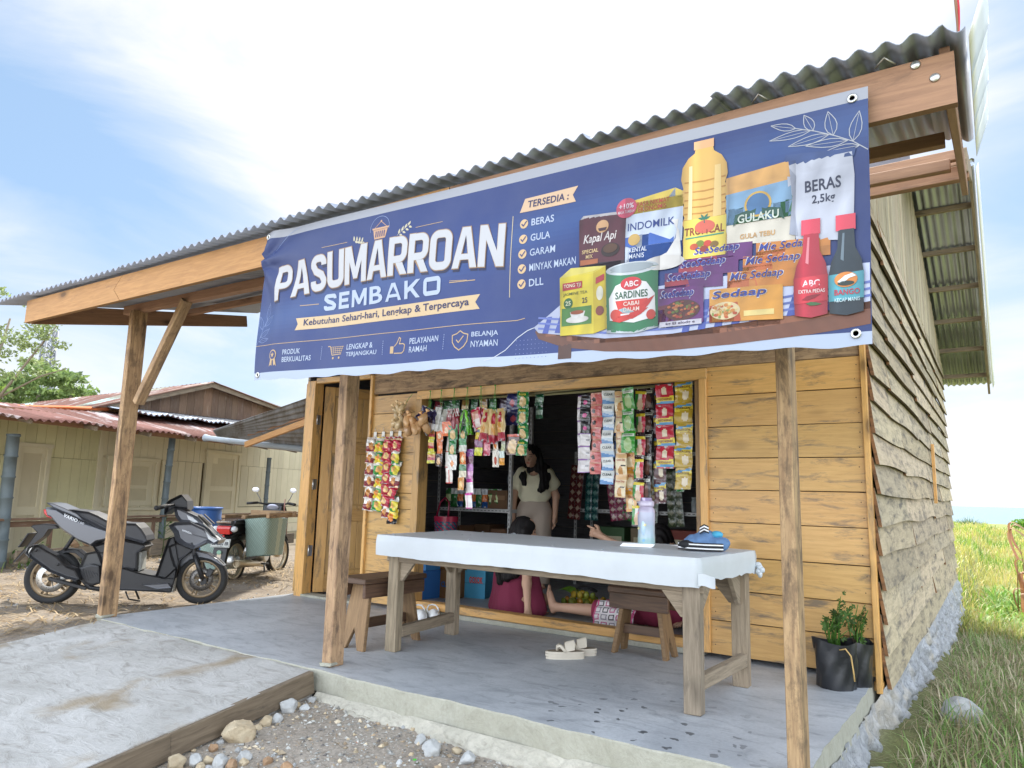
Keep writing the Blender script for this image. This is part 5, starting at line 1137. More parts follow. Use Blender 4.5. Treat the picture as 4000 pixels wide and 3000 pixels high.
hang_pack((-4.02, Y - .03, 1.665), [(-.03, -.02, .13, .16, .05, 25, 10, solid('#2a2348', '#332a5a', '#c9ccd2'), None), (.05, -.05, .13, .17, .05, 12, -12, solid('#2d2650', '#2a2348', '#d4d6da'), None), (-.09, -.05, .11, .14, .04, 40, 20, solid('#332a5a', '#bfc3ca'), None), (.0, -.12, .10, .10, .04, 60, 10, solid('#c9ccd2', '#2d2650'), None)], 'dark purple and silver foil packs on the first green twine', .20, group=G1)
hang_pack((-3.895, Y - .03, 1.685), [(-.02, -.06, .10, .19, .03, 8, -20, solid('#c9cac4', '#b9bab4', '#d2d2cc'), None), (.02, -.08, .11, .19, .03, 4, 10, solid('#bfc0b8', '#a9aaa2', '#c9cac4'), None)], 'grey and white foil packs on the second green twine', .18, group=G1)
hang_pack((-3.755, Y - .03, 1.66), [(-.035, -.07, .085, .22, .03, 10, -24, lambda u, v: lin('#8e2438') if (v < .7 or int(u * 9 + v * 4) % 2) else lin('#dcd6d0'), None), (.035, -.07, .085, .22, .03, -8, 22, lambda u, v: lin('#8e2438') if (v < .7 or int(u * 9 + v * 4) % 2) else lin('#dcd6d0'), None)], 'maroon and white striped packs on the third green twine', .21, group=G1)
hang_pack((-3.615, Y - .03, 1.66), [(-.03, -.07, .06, .20, .03, 12, -50, solid('#6fc62c', '#58b020'), None), (.03, -.08, .055, .21, .03, -8, 60, solid('#7ad034', '#58b020'), None), (.0, -.04, .09, .14, .03, 0, 10, solid('#27402c', '#2c4a30'), None)], 'bright green packs on the fourth green twine', .21, group=G1)
hang_pack((-3.475, Y - .03, 1.66), [(-.02, -.06, .105, .185, .03, -14, -10, lambda u, v: lin('#c02a4c') if (u < .12 or u > .88 or v < .1 or v > .85) else lin('#d9a08c') if v > .5 else lin('#e0d2cc'), None), (.01, -.05, .10, .17, .02, 10, 14, solid('#c02a4c', '#a82040'), None)], 'pink and red flat packs on the fifth green twine', .21, group=G1)
vp = lambda u, v: lin('#a8203c') if v < .24 else lin('#d99c4c') if math.hypot(u - .5, v - .36) < .2 else lin('#e3c489') if math.hypot((u - .5) * 1.2, (v - .7) * 1.6) > .28 else lin('#b8283c')
hang_pack((-3.33, Y - .03, 1.64), [(-.075, -.09, .085, .27, .06, 6, 0, vp, [('VIP', .28, .66, .72, .75, '#f4e6d8')]), (.0, -.105, .08, .28, .06, 2, 30, vp, None), (.075, -.09, .085, .27, .06, -4, -8, vp, [('VIP', .28, .66, .72, .75, '#f4e6d8')])], 'tall cream and red chip packs on the sixth green twine', .23, group=G1)
# mixed strips of small sachets below and behind those bunches
def strip(loc, n, w, h, cf, lab, txt=None, th=.012, tilt=0, yaw=0, name='sachet_strip', group='hanging strips of sachets', bow=0.0, part='sachet', gap=1.0):
    t = thing(name, lab, 'sachet strip', loc, 0, group)
    for i in range(n):
        mb = MB(); q = -h * gap * (i + .5); c = cf[i % len(cf)] if isinstance(cf, list) else cf
        M = Euler((R(rnd.uniform(-5, 5)), R(tilt + rnd.uniform(-3, 3)), R(yaw + rnd.uniform(-14, 14)))).to_matrix()
        packet(mb, (math.sin(R(tilt)) * -q * -1 + bow * math.sin(i * 1.3) + rnd.uniform(-.005, .005), rnd.uniform(-.008, .008), q), w, h * 1.01, th, M, c, txt, n=(14, 16), seal=.09); mb.build(part, PRINT, t)
    return t
Y2 = FW + .08
rosta = disc('#1f7a3c', '#e0c08a', .30, .32)
strip((-3.075, Y2 - .1, 1.815), 4, .098, .128, rosta, 'strip of four green noodle packets hanging above the standing woman', [('Rosta', .2, .68, .8, .84, '#e9d25a')], .03, gap=1.0)
strip((-2.985, Y2, 1.80), 2, .075, .10, solid('#1f5a3c', '#9ab4a4', '#1f5a3c'), 'short dark green strip hanging just right of the green noodle strip')
strip((-3.235, Y2, 1.815), 2, .12, .13, disc('#2a2f6a', '#c9586a', .2, .4), 'dark blue packs with red hearts hanging left of the green noodle strip')
strip((-3.985, Y2 - .12, 1.545), 3, .075, .10, solid('#c9c43a', '#c98a5a', '#a82838', '#c9c43a'), 'strip of yellow and brown packs nearest the window frame')
strip((-3.885, Y2 - .14, 1.535), 3, .075, .105, [disc('#d9743a', '#e9d0a8', .24), disc('#d9733a', '#e0a070', .24), disc('#3a2422', '#e0b890', .28)], 'strip of orange and dark brown biscuit packs')
strip((-3.80, Y2 - .15, 1.59), 1, .09, .12, disc('#e2703a', '#f0d0b0', .22), 'single orange packet right of the biscuit strip')
strip((-3.735, Y2 - .14, 1.565), 3, .085, .125, [rosta, rosta, disc('#e0e0d8', '#e08a3a', .2)], 'strip of green noodle packs ending in a white one')
strip((-3.795, Y2 - .1, 1.47), 3, .08, .13, lambda u, v: lin('#c9332f') if abs(u - .5) < .05 or v < .05 else lin('#e6e2da'), 'strip of plain white packs with a red line', None, .008)
strip((-3.64, Y2 - .13, 1.55), 5, .07, .105, [rosta, solid('#2f8a4c', '#e0e4da'), disc('#e2834a', '#f0d8a8', .26), solid('#3a7a4a', '#e0d8c0'), disc('#c98a3a', '#e8c078', .3)], 'long mixed strip of green and orange packs in the middle of the window')
strip((-3.585, Y2 - .1, 1.36), 4, .08, .12, [solid('#8a4a9a', '#6a2a4a'), solid('#b06ab0', '#d8a0c8'), lambda u, v: lin('#d24aa4') if v > .75 or v < .06 else lin('#efece8'), lambda u, v: lin('#d24aa4') if v > .85 or v < .06 or abs(u - .35) < .04 else lin('#efece8')], 'longest strip ending in white packs with magenta edges')
strip((-3.47, Y2 - .14, 1.565), 2, .078, .13, [lambda u, v: lin('#cfc83a') if v > .6 else lin('#3a3f6a') if v > .45 else lin('#d9c03c'), solid('#7a3a6a', '#cfd23c')], 'strip of yellow candy packs under the pink flat packs')
strip((-3.40, Y2 - .12, 1.565), 2, .07, .13, solid('#c9566a', '#d98a94', '#b83a5a'), 'strip of rose candy packs beside the yellow candy packs')
strip((-3.33, Y2 - .1, 1.475), 2, .055, .13, [disc('#e6dccb', '#e08034', .3), disc('#e9e2d4', '#b84a34', .25)], 'narrow strip of white and orange sticks under the tall cream packs')
strip((-3.265, Y2 - .1, 1.45), 2, .05, .11, [solid('#d8dcd0', '#c9d0a8'), solid('#c9d8d0', '#e09a34')], 'narrow strip ending in a yellow orange stick')
strip((-3.155, Y2 - .12, 1.47), 1, .115, .16, disc('#5a3a30', '#e6c89a', .36, .4, '#d8604a', .85), 'single coral and cream packet hanging under the tall cream packs')
for k in range(9):
    x = -4.08 + .1 * k; strip((x, Y2 + .06, 1.80), 2, .08, .11, rnd.choice([solid('#7a2a3a', '#a85a3a'), solid('#2f5a3a', '#3a7a4a'), solid('#8a6a3a', '#c9a04a'), solid('#3a2a3a', '#5a4a6a')]), ['dim maroon packs', 'dim green packs', 'dim tan packs', 'dim violet packs', 'dim brown packs', 'dim rust packs', 'dim olive packs', 'dim bronze packs', 'dim ochre packs'][k] + ' hung behind the twine bunches, number %s along the rod' % ['one', 'two', 'three', 'four', 'five', 'six', 'seven', 'eight', 'nine'][k])
# right half: long strips of drink and shampoo sachets
GS = 'sachet strips in the right half of the window'
def whitebox(u, v): return lin('#8a5aa8') if v < .06 or v > .94 else lin('#e6e2e4') if not (.55 < u < .95 and abs(v - .5) < .08) else lin('#9a9aa0')
def pinkgirl(u, v): return lin('#2a1a1a') if math.hypot((u - .28) * 1.1, v - .42) < .2 and u < .4 else lin('#d9a08c') if v > .85 else lin('#d2696a') if u > .42 else lin('#e08a80')
def clearc(u, v): return lin('#e3e7e6') if v > .42 else lin('#5f95cf') if (v < .34 - .2 * u or v < .1) else lin('#c9dcec')
def gday(u, v): return lin('#e8c08c') if v > .8 or v < .08 else lin('#c98f4c') if math.hypot(u - .45, v - .22) < .22 else lin('#2e2420') if (.5 < u < .92 and .42 < v < .52) else lin('#eddcb4')
def choco(c, d): return lambda u, v: lin('#e9efe2') if (.1 < u < .9 and .74 < v < .9) else lin(d) if math.hypot(u - .5, v - .36) < .32 else lin(c)
def energ(c, top): return lambda u, v: lin('#5fa0d0') if abs(v - top - .12 * (u - .5)) < .05 else lin('#ecd84a') if abs(v - top + .13 - .12 * (u - .5)) < .09 else lin('#eadcc0') if math.hypot((u - .6), v - .34) < .2 else lin(c)
def energ_red(u, v): return lin('#5fa0d0') if v < .14 + .08 * u and v > .06 else lin('#ecd84a') if v < .36 + .06 * u and v > .1 else lin('#eadcc0') if math.hypot((u - .5) * 1.2, v - .68) < .2 else lin('#c0283c')
def kopi(u, v): return lin('#3a2428') if v > .86 or v < .05 else lin('#e8d23c') if v > .78 else lin('#e9c8a8') if math.hypot((u - .5) * 1.0, v - .28) < .26 else lin('#3f9a44') if u < .3 else lin('#efe9e0') if u < .62 else lin('#c8304a')
def rosep(u, v): return lin('#e04a9a') if math.hypot(u - .5, (v - .4) * 1.2) < .22 else lin('#1f1c20')
strip((-2.573, Y2, 1.765), 6, .092, .098, [rosep, rosep, rosep, whitebox, whitebox, whitebox], 'strip of black rose sachets turning into white purple edged ones', None, .008, group=GS)
strip((-2.625, Y2 + .03, 1.765), 6, .05, .098, whitebox, 'narrow white strip with purple edges peeping out at the left', None, .008, group=GS)
strip((-2.475, Y2, 1.775), 7, .090, .087, pinkgirl, 'salmon pink strip of sachets with a dark haired lady on each', None, .007, group=GS)
strip((-2.375, Y2 - .01, 1.785), 7, .102, .099, clearc, 'white and blue strip of shampoo sachets', [('CLEAR', .15, .62, .85, .80, '#3a4a4a')], .006, group=GS)
strip((-2.325, Y2 + .05, 1.78), 5, .05, .099, solid('#2f5aa0', '#e0e6ea', '#3a6ab0'), 'deep blue strip tucked behind the white and blue shampoo strip', None, .006, group=GS)
strip((-2.268, Y2 - .02, 1.775), 5, .088, .155, gday, 'beige strip of coffee sachets', [('Good Day', .1, .66, .9, .78, '#b8403a')], .014, group=GS)
strip((-2.205, Y2 + .03, 1.50), 4, .085, .15, lambda u, v: lin('#e09a3a') if v > .82 or v < .1 else lin('#eed9b0') if math.hypot(u - .5, v - .35) < .3 else lin('#e6b070'), 'tan orange strip of coffee sachets half behind the beige one', [('Day', .35, .6, .9, .75, '#a84a3a')], .014, group=GS, bow=-.01)
strip((-2.195, Y2 - .04, 1.79), 3, .105, .157, choco('#3c9a34', '#a8c98a'), 'bright green strip of three chocolate drink sachets', [('chocolatos', .16, .79, .84, .87, '#2a5a34')], .014, group=GS)
strip((-2.125, Y2 + .02, 1.79), 6, .08, .165, kopi, 'red, white and green strip of coffee mix sachets', None, .016, tilt=2, group=GS)
strip((-2.075, Y2 + .05, 1.795), 5, .08, .16, choco('#2a1e20', '#6a4438'), 'black and brown strip of chocolate drink sachets', [('chocolatos', .16, .79, .84, .87, '#3a2a2a')], .016, tilt=2, group=GS)
strip((-2.0, Y2 + .07, 1.79), 5, .09, .165, energ('#5a3438', .78), 'brown strip with yellow label behind the red cereal strip', [('ENERGEN', .12, .6, .88, .7, '#7a3a2a')], .014, group=GS)
strip((-1.925, Y2 - .02, 1.80), 4, .128, .148, energ_red, 'crimson strip of four cereal drink sachets hanging upside down', [('ENERGEN', .9, .33, .12, .22, '#8a3a2a')], .014, group=GS)
strip((-1.79, Y2 - .02, 1.815), 5, .128, .150, energ('#c0a032', .84), 'mustard yellow strip of five cereal drink sachets at the window frame', [('ENERGEN', .14, .66, .88, .77, '#7a4a1a')], .014, group=GS, bow=.006)
strip((-1.84, Y2 + .04, 1.80), 5, .06, .150, solid('#2f7a3a', '#d9b83a', '#2f7a3a'), 'green and gold edge strip just behind the mustard yellow one', None, .014, group=GS)
# bamboo rod
mb = MB(); mb.tube([(-4.1, Y2 + .02, 1.815), (-3.0, Y2 + .02, 1.792), (-1.7, Y2 + .02, 1.80)], .010, 8, (3.0, 2.2, 1.0)); mb.tube([(-3.05, Y2 - .03, 1.80), (-2.55, Y2 - .02, 1.818)], .011, 8, (3, 2.2, 1.1))
tag(mb.build('bamboo_rod', BAMBOO), 'pale bamboo rod under the lintel that carries the sachet strips', 'rod')
# shelves of slotted angle
def shelf(name, lab, x0, x1, y0, y1, levels, h):
    t = thing(name, lab, 'shelf', ((x0 + x1) / 2, y0, 0)); M = Matrix.Translation(((x0 + x1) / 2, y0, 0)).inverted()
    for x in (x0, x1):
        for y in (y0, y1):
            mb = MB(); s = 1 if x == x0 else -1; mb.box((x, y - .0, h / 2), (.035, .004, h)); mb.box((x - s * .0155, y + .018, h / 2), (.004, .032, h))
            for k in range(int(h / .05)): mb.box((x, y - .0025, .03 + k * .05), (.008, .003, .026), None, (.08, .08, .08))
            mb.move(M); mb.build('upright', SHELF, t)
    for z in levels:
        mb = MB(); mb.box(((x0 + x1) / 2, (y0 + y1) / 2, z - .012), (x1 - x0, y1 - y0, .006), None, (.6, .5, .4)); mb.box(((x0 + x1) / 2, y0 - .002, z - .02), (x1 - x0, .004, .038)); mb.box((x1, (y0 + y1) / 2, z - .02), (.004, y1 - y0, .038))
        for k in range(int((x1 - x0) / .05)): mb.box((x0 + .03 + k * .05, y0 - .0045, z - .02), (.028, .003, .008), None, (.08, .08, .08))
        mb.move(M); mb.build('shelf_board', SHELF, t)
    return t
shelf('metal_shelf', 'grey slotted metal shelf standing at the left of the shop interior', -5.42, -4.42, 6.45, 6.85, (.42, .84, 1.50), 2.0)
shelf('metal_shelf', 'grey slotted metal shelf at the right of the shop interior', -4.13, -2.05, 7.4, 7.8, (.40, .86, 1.50), 1.52)
# things on the shelves
def carton(loc, d, lab, col, rz=0.0, stripe=None, txt=None, grp='cartons in the shop'):
    mb = MB(); mb.box((0, 0, d[2] / 2), d, None, lin(col))
    if stripe: mb.box((0, -d[1] / 2 - .001, d[2] * stripe[1]), (d[0] * .8, .002, d[2] * .25), None, lin(stripe[0]))
    mb.box((0, -d[1] / 2 - .0005, d[2] * .5), (d[0], .002, .006), None, tuple(x * .6 for x in lin(col)))
    if txt: mb.text(txt[0], lambda x, y: (x * d[0] - d[0] / 2, -d[1] / 2 - .004, y * d[2]), txt[1], txt[2], txt[3], txt[4], lin(txt[5]), 0, .04)
    o = mb.build('carton', PRINT_M); o.location = loc; o.rotation_euler = (0, 0, rz); tag(o, lab, 'box', grp)
carton((-4.66, 5.42, .0), (.20, .28, .26), 'blue and white water carton standing in the window corner', '#2f6fb4', R(-8), ('#e6ecf2', .3), ('QUA', .45, .2, .9, .4, '#2a4a9a'))
carton((-4.68, 5.45, .262), (.21, .27, .25), 'blue carton stacked on the water carton', '#3f86c0', R(-4), ('#2f6aa8', .7))
carton((-4.50, 5.62, .0), (.24, .26, .26), 'brown carton beside the water carton on the floor', '#8a6238', R(6), None, ('CLUB', .3, .4, .8, .6, '#3a6aa0'))
carton((-4.49, 5.64, .262), (.25, .26, .25), 'brown carton on top of the brown carton by the window', '#94683c', R(3), ('#6a8ab0', .5))
carton((-4.32, 5.80, .0), (.24, .24, .28), 'light blue carton with red lettering standing right of the brown cartons', '#4fa6cc', R(14), None, ('GOSOK', .3, .5, .9, .72, '#d9564a'))
carton((-4.33, 5.83, .282), (.24, .24, .24), 'light blue carton stacked on the red lettered one', '#58aed2', R(10), ('#3a86b0', .3))
for k, (x, z) in enumerate(((-5.15, 1.502), (-4.92, 1.502), (-4.62, .842))): carton((x, 6.64, z), (.24 if k < 2 else .26, .28, .17 if k < 2 else .20), ['brown carton at the left on the top shelf', 'brown carton with tape on the top left shelf', 'brown carton at the right end of the middle shelf'][k], '#6a4c30', 0, ('#8a6a4a', .6))
for k in range(5): carton((-5.25 + .22 * k, 6.64, .422), (.20, .3, .2 + .02 * (k % 3)), ['dim carton', 'dim tall carton', 'dim brown carton', 'dim box', 'dim low carton'][k] + ' on the lower left shelf, place %s from the left' % ['one', 'two', 'three', 'four', 'five'][k], rnd.choice(('#5a4028', '#6a4a30', '#4a3a2c')))
for k in range(4): carton((-3.7 + .42 * k, 7.6, .402), (.34, .3, .26), ['green carton', 'white and brown carton', 'red striped carton', 'plain brown carton'][k] + ' on the lower board of the right shelf', ('#4a6a44', '#8a7a60', '#8a4438', '#6a4a30')[k], 0, ('#c9c0a0', .5))
# green and white bottles / pouches on the left shelf
for k in range(9):
    mb = MB(); packet(mb, (0, 0, .11), .085, .21, .05, I3, solid(*rnd.choice([('#e0e6e0', '#2f7a3a', '#2a6a34'), ('#3a7a3a', '#cfe0a0', '#2f6a30'), ('#d9dde0', '#e07a3a', '#2a5a9a')])), None)
    o = mb.build('refill_pouch', PRINT); o.location = (-5.33 + .088 * k, 6.52, .842); o.rotation_euler = (0, 0, rnd.uniform(-.2, .2)); tag(o, 'green and white refill pouch standing in the row on the middle left shelf', 'pouch', 'refill pouches on the left shelf')
gls = glassy('clear_glass', (.8, .85, .85), .12, .6)
jar_me = None
for r_ in range(2):
    for k in range(7):
        if jar_me is None:
            mb = MB(); mb.lathe([(.001, 0), (.036, 0), (.038, .01), (.038, .11), (.03, .125), (.03, .14)], n=14, col=(.7, .75, .75)); mb.lathe([(.032, .138), (.033, .16), (.001, .161)], n=14, col=(.9, .9, .9)); jar_me = mb.mesh('glass_jar'); jar_me.materials.append(gls)
        o = bpy.data.objects.new('glass_jar', jar_me); COL.objects.link(o); o.location = (-2.72 + .088 * k, 7.48 + .1 * r_, .862); tag(o, 'clear glass jar in the rows at the right end of the right shelf', 'jar', 'glass jars on the right shelf')
for k in range(9):
    mb = MB(); c = rnd.choice(((.25, .06, .05), (.7, .7, .68), (.12, .12, .12), (.45, .3, .1))); mb.lathe([(.001, 0), (.03, 0), (.031, .12), (.014, .16), (.013, .2), (.016, .2), (.016, .225), (.001, .226)], n=12, cols=[c] * 5 + [(.7, .1, .1)] * 3)
    o = mb.build('sauce_bottle', PRINT); o.location = (-3.95 + .16 * k, 7.55, 1.502); tag(o, ['first', 'second', 'third', 'fourth', 'fifth', 'sixth', 'seventh', 'eighth', 'ninth'][k] + ' small bottle from the left on top of the right shelf', 'bottle', 'bottles on top of the right shelf')
# sheets of tiny sachets hanging from the right shelf
def sheet(x, z, nx_, nz_, w, h, c1, c2, tilt, lab):
    t = thing('sachet_sheet', lab, 'sachet sheet', (x, 7.36, z), 0, 'sachet sheets hanging from the right shelf'); M = Euler((0, R(tilt), 0)).to_matrix()
    for i in range(nx_):
        for j in range(nz_):
            mb = MB(); q = M @ Vector(((i - (nx_ - 1) / 2) * w, 0, -(j + .5) * h)); packet(mb, q, w * .98, h * .98, .012, M, lambda u, v: lin(c2) if math.hypot(u - .5, v - .5) < .3 else lin(c1), None, n=(7, 7)); mb.build('sachet', PRINT, t)
sheet(-4.08, 1.36, 2, 7, .085, .09, '#7a3a3a', '#cfb8a0', 5, 'maroon and silver sachet sheet at the left post of the right shelf')
sheet(-3.88, 1.45, 2, 8, .085, .09, '#1f5a5a', '#7aa8a0', 2, 'teal sachet sheet second from the left')
sheet(-3.62, 1.42, 3, 8, .085, .085, '#9a3a5a', '#d0b0a0', -8, 'wide rose coloured sachet sheet')
sheet(-3.38, 1.47, 2, 7, .085, .08, '#8a6a34', '#b09058', -24, 'ochre sachet sheet tilted over the rose one')
sheet(-3.30, 1.36, 2, 7, .085, .09, '#3f7a3a', '#8a3a4a', 14, 'green sachet sheet with maroon spots leaning to the left')
sheet(-3.10, 1.30, 1, 7, .09, .10, '#8a9a8a', '#5a4a40', 4, 'single grey green sachet row')
sheet(-2.92, 1.30, 2, 6, .09, .10, '#4a5a3a', '#8a8a6a', -4, 'olive sachet sheet behind the coffee strips')
# woven bag hanging from the left shelf
wb = thing('woven_bag', 'red and teal woven plastic shopping bag hanging at the left shelf', 'bag', (-4.93, 6.0, .42))
mb = MB(); mb.grid(lambda u, v: ((.12 + .03 * v) * math.cos(6.283 * u), (.08 + .02 * v) * math.sin(6.283 * u), .33 * v), 36, 20, lambda u, v: lin('#b02a48') if (int(u * 36) + int(v * 20)) % 3 == 0 or v > .85 else lin('#2f6a7a') if int(v * 20) % 2 else lin('#3a4a6a')); mb.grid(lambda u, v: (.12 * v * math.cos(6.283 * u), .08 * v * math.sin(6.283 * u), .001), 18, 2); mb.build('body', PRINT, wb)
mb = MB(); mb.tube([(-.08, -.06, .33), (-.06, -.03, .48), (0, -.02, .53), (.06, -.03, .48), (.08, -.06, .33)], .010, 8, lin('#8a1f3a')); mb.build('handle', PRINT, wb)
# hoses hanging in the dark and a kettle-like bag
for k in range(2):
    mb = MB(); mb.ell((0, 0, 0), (.08, .06, .10), lin('#6a7078'), n=12, m=8, bump=.05); mb.tube([(0, 0, .09), (0, 0, .28)], .003, 4, (.3, .3, .3)); o = mb.build('clear_bag', PRINT); o.location = (-4.72 + .2 * k, 6.95, 1.17 - .05 * k); tag(o, ['left', 'right'][k] + ' clear plastic bag hanging in the dark left of the standing woman', 'bag', 'clear bags hanging in the dark')
# mango tray
tr = thing('egg_tray', 'grey cardboard egg tray heaped with small mangoes on the shop floor', 'tray', (-3.13, 5.80, .0), R(8))
mb = MB(); mb.grid(lambda u, v: (-.16 + .32 * u, -.16 + .32 * v, .035 + .028 * math.sin(u * 6 * math.pi) * math.sin(v * 6 * math.pi)), 48, 48, lambda u, v: (.42, .40, .37)); o_ = mb.build('tray', PRINT_M, tr); s_ = o_.modifiers.new('sheet', 'SOLIDIFY'); s_.thickness = .004
mang = []
for j in range(4):
    for i in range(5): mang.append((-.14 + .07 * i + rnd.uniform(-.012, .012), -.13 + .075 * j + rnd.uniform(-.012, .012), .08))
for i in range(6): mang.append((-.09 + .06 * (i % 4), -.05 + .08 * (i // 4), .135))
for k, (x, y, z) in enumerate(mang):
    c = rnd.choice((lin('#d9b83a'), lin('#c9b03c'), lin('#9aa03a'), lin('#d99a3a'), lin('#7f8f34'))); mb = MB(); mb.ell((0, 0, 0), (.026, .025, .037), c, 0, (rnd.uniform(-.7, .7), rnd.uniform(-.7, .7), 0), 12, 8, .02)
    o = mb.build('mango', PRINT); q = Matrix.Rotation(R(8), 3, 'Z') @ Vector((x, y, z)); o.location = (-3.13 + q.x, 5.80 + q.y, q.z); tag(o, 'small yellow green mango heaped on the egg tray', 'mango', 'mangoes on the egg tray')
mb = MB(); mb.tube([(-.09, -.02, .175), (-.05, .03, .19), (.03, .04, .185), (.09, .02, .17), (.06, -.03, .18)], [.008, .014, .012, .014, .008], 8, (.02, .02, .02)); o = mb.build('black_strap', PRINT_M); o.location = (-3.13, 5.82, 0); tag(o, 'black cloth strap lying on top of the mangoes', 'strap')
mb = MB(); mb.grid(lambda u, v: (-.12 + .26 * u, -.06 + .14 * v, .10 + .035 * math.sin(u * 4) + .02 * v), 8, 5, lambda u, v: lin('#8fc83a')); o = mb.build('green_sheet', PRINT); o.location = (-3.42, 6.0, 0); tag(o, 'bright green plastic sheet behind the mango tray', 'plastic sheet')
mb = MB()
def pch(u, v):
    if u < .06 or u > .94: return lin('#d25a8a')
    a, b_ = (u * 5) % 1, (v * 4) % 1; e = max(abs(a - .5), abs(b_ - .5))
    return lin('#2a2428') if .22 < e < .34 and (int(u * 5) + int(v * 4)) % 3 == 0 else lin('#c9588a') if .22 < e < .34 and (int(u * 5) + int(v * 4)) % 3 == 1 else lin('#9a9098') if .22 < e < .32 else lin('#e9e2e2')
packet(mb, (0, 0, .10), .32, .22, .09, Euler((R(-25), 0, R(8))).to_matrix(), pch, None, n=(40, 32), seal=.02)
o = mb.build('patterned_pouch', PRINT_M); o.location = (-2.52, 5.14, .0); tag(o, 'white pouch with pink and black squares resting behind the sill', 'pouch')
# ------------------------------------------------------------------ people
def head_frame(c, face, up=(0, 0, 1)):
    """columns: right of the person's face, back of the head, up"""
    f = Vector(face).normalized(); u = Vector(up); u = (u - f * u.dot(f)).normalized(); r = u.cross(-f).normalized()
    return np.array(c), np.array([list(r), list(-f), list(u)])          # rows = axes
def head_prims(hc, A, s=1.0):
    g = lambda x, y, z: tuple(hc + s * (x * A[0] + y * A[1] + z * A[2]))
    return [('e', tuple(hc + s * .012 * A[2]), (.072 * s, .092 * s, .108 * s), A.T), ('e', g(0, -.02, -.055), (.052 * s, .066 * s, .055 * s), A.T),
            ('c', g(0, -.086, .012), g(0, -.104, -.022), .008 * s, .013 * s, .012), ('c', g(-.02, -.083, -.056), g(.02, -.083, -.056), .009 * s, .009 * s, .012), ('e', g(0, -.075, -.088), (.022 * s, .02 * s, .018 * s), A.T),
            ('e', g(-.074, .01, 0), (.010 * s, .020 * s, .028 * s), A.T), ('e', g(.074, .01, 0), (.010 * s, .020 * s, .028 * s), A.T)]
def face_cols(hc, A, s=1.0):
    def f(V):
        q = (V - hc) @ A.T / s; c = np.ones((len(V), 3)); fr = q[:, 1] < -.05
        for sx in (-1, 1):
            e = ((q[:, 0] - sx * .030) / .016) ** 2 + ((q[:, 2] - .012) / .007) ** 2 < 1; c[fr & e] = (.12, .12, .14)
            b = ((q[:, 0] - sx * .031) / .021) ** 2 + ((q[:, 2] - .034) / .006) ** 2 < 1; c[fr & b] = (.15, .12, .12)
        l = (q[:, 0] / .024) ** 2 + ((q[:, 2] + .056) / .009) ** 2 < 1; c[fr & l] = (.85, .45, .42); return c
    return f
def hand_prims(w, d, palm, curl=.35, s=1.0, spread=.16, point=None):
    """wrist point, direction of the hand, palm normal: palm, four unequal bent fingers and a thumb"""
    w, d, n = Vector(w), Vector(d).normalized(), Vector(palm).normalized(); n = (n - d * n.dot(d)).normalized(); a = d.cross(n); P = []
    P.append(('c', tuple(w), tuple(w + d * .05 * s), .024 * s, .030 * s, .015))
    for k, (o, l) in enumerate(((-.030, .062), (-.010, .074), (.010, .070), (.029, .055))):
        b = w + d * .070 * s + a * o * s; cu = curl * (1.0 if point is None else (0.02 if k == point else 2.6))
        dd = (d + a * o * spread * 20 * .1); p0 = b; ang = cu * .5
        for j, fr in enumerate((.42, .33, .25)):
            v = dd * math.cos(ang) + n * math.sin(ang); p1 = p0 + v.normalized() * l * fr * s; P.append(('c', tuple(p0), tuple(p1), (.0095 - .0010 * j) * s, (.0088 - .0012 * j) * s, .006)); p0 = p1; ang += cu
    P.append(('c', tuple(w + d * .020 * s - a * .022 * s), tuple(w + d * .055 * s - a * .052 * s + n * .012 * s), .014 * s, .011 * s, .012)); P.append(('c', tuple(w + d * .055 * s - a * .052 * s + n * .012 * s), tuple(w + d * .088 * s - a * .052 * s + n * .026 * s), .011 * s, .008 * s, .008))
    return P
def foot_prims(ank, d, up, s=1.0):
    a, d, u = Vector(ank), Vector(d).normalized(), Vector(up).normalized(); sd_ = d.cross(u); P = [('c', tuple(a), tuple(a + d * .02 - u * .045 * s), .034 * s, .03 * s), ('c', tuple(a - d * .025 * s - u * .045 * s), tuple(a + d * .12 * s - u * .058 * s), .028 * s, .026 * s), ('c', tuple(a + d * .05 * s - u * .04 * s), tuple(a + d * .13 * s - u * .06 * s + sd_ * .02 * s), .026 * s, .02 * s)]
    for k in range(5):
        o = (-.030 + .0155 * k) * s; l = (.062, .060, .054, .046, .036)[k] * s; b = a + d * (.118 - .006 * k) * s - u * .060 * s + sd_ * -o
        P.append(('c', tuple(b), tuple(b + d * l), (.013 if k == 0 else .0095) * s, (.012 if k == 0 else .0085) * s, .006))
    return P
# --- standing woman
wm = thing('person', 'woman standing inside in a cream blouse and taupe trousers, long dark hair over her shoulders', 'person', (-4.27, 6.72, 0.0), R(26), 'people in the shop')
hc, HA = head_frame((-.045, -.035, 1.425), (-.27, -.93, -.24), (.03, 0, 1))
body = head_prims(hc, HA) + [('c', (-.03, 0, 1.37), (0, .01, 1.20), .048, .055), ('e', (0, .0, 1.10), (.15, .10, .16)), ('e', (0, 0, .90), (.15, .11, .12))]
for s in (-1, 1):
    el = (s * .235, .03, .995); wr = (s * .232, -.03, .775)
    body += [('c', (s * .15, .005, 1.235), el, .048, .040), ('c', el, wr, .040, .027)] + hand_prims(wr, (-.02 * s, -.10, -1), (-s, -.3, 0), .28)
    body += [('c', (s * .08, 0, .85), (s * .088, -.005, .45), .09, .058), ('c', (s * .088, -.005, .45), (s * .09, .02, .10), .055, .036)] + foot_prims((s * .09, .02, .085), (s * .2, -1, 0), (0, 0, 1))
sdf_obj('body', lambda p: union(p, body, .022), (-.36, -.27, -.005), (.36, .18, 1.57), .0075, SKIN, wm, face_cols(hc, HA))
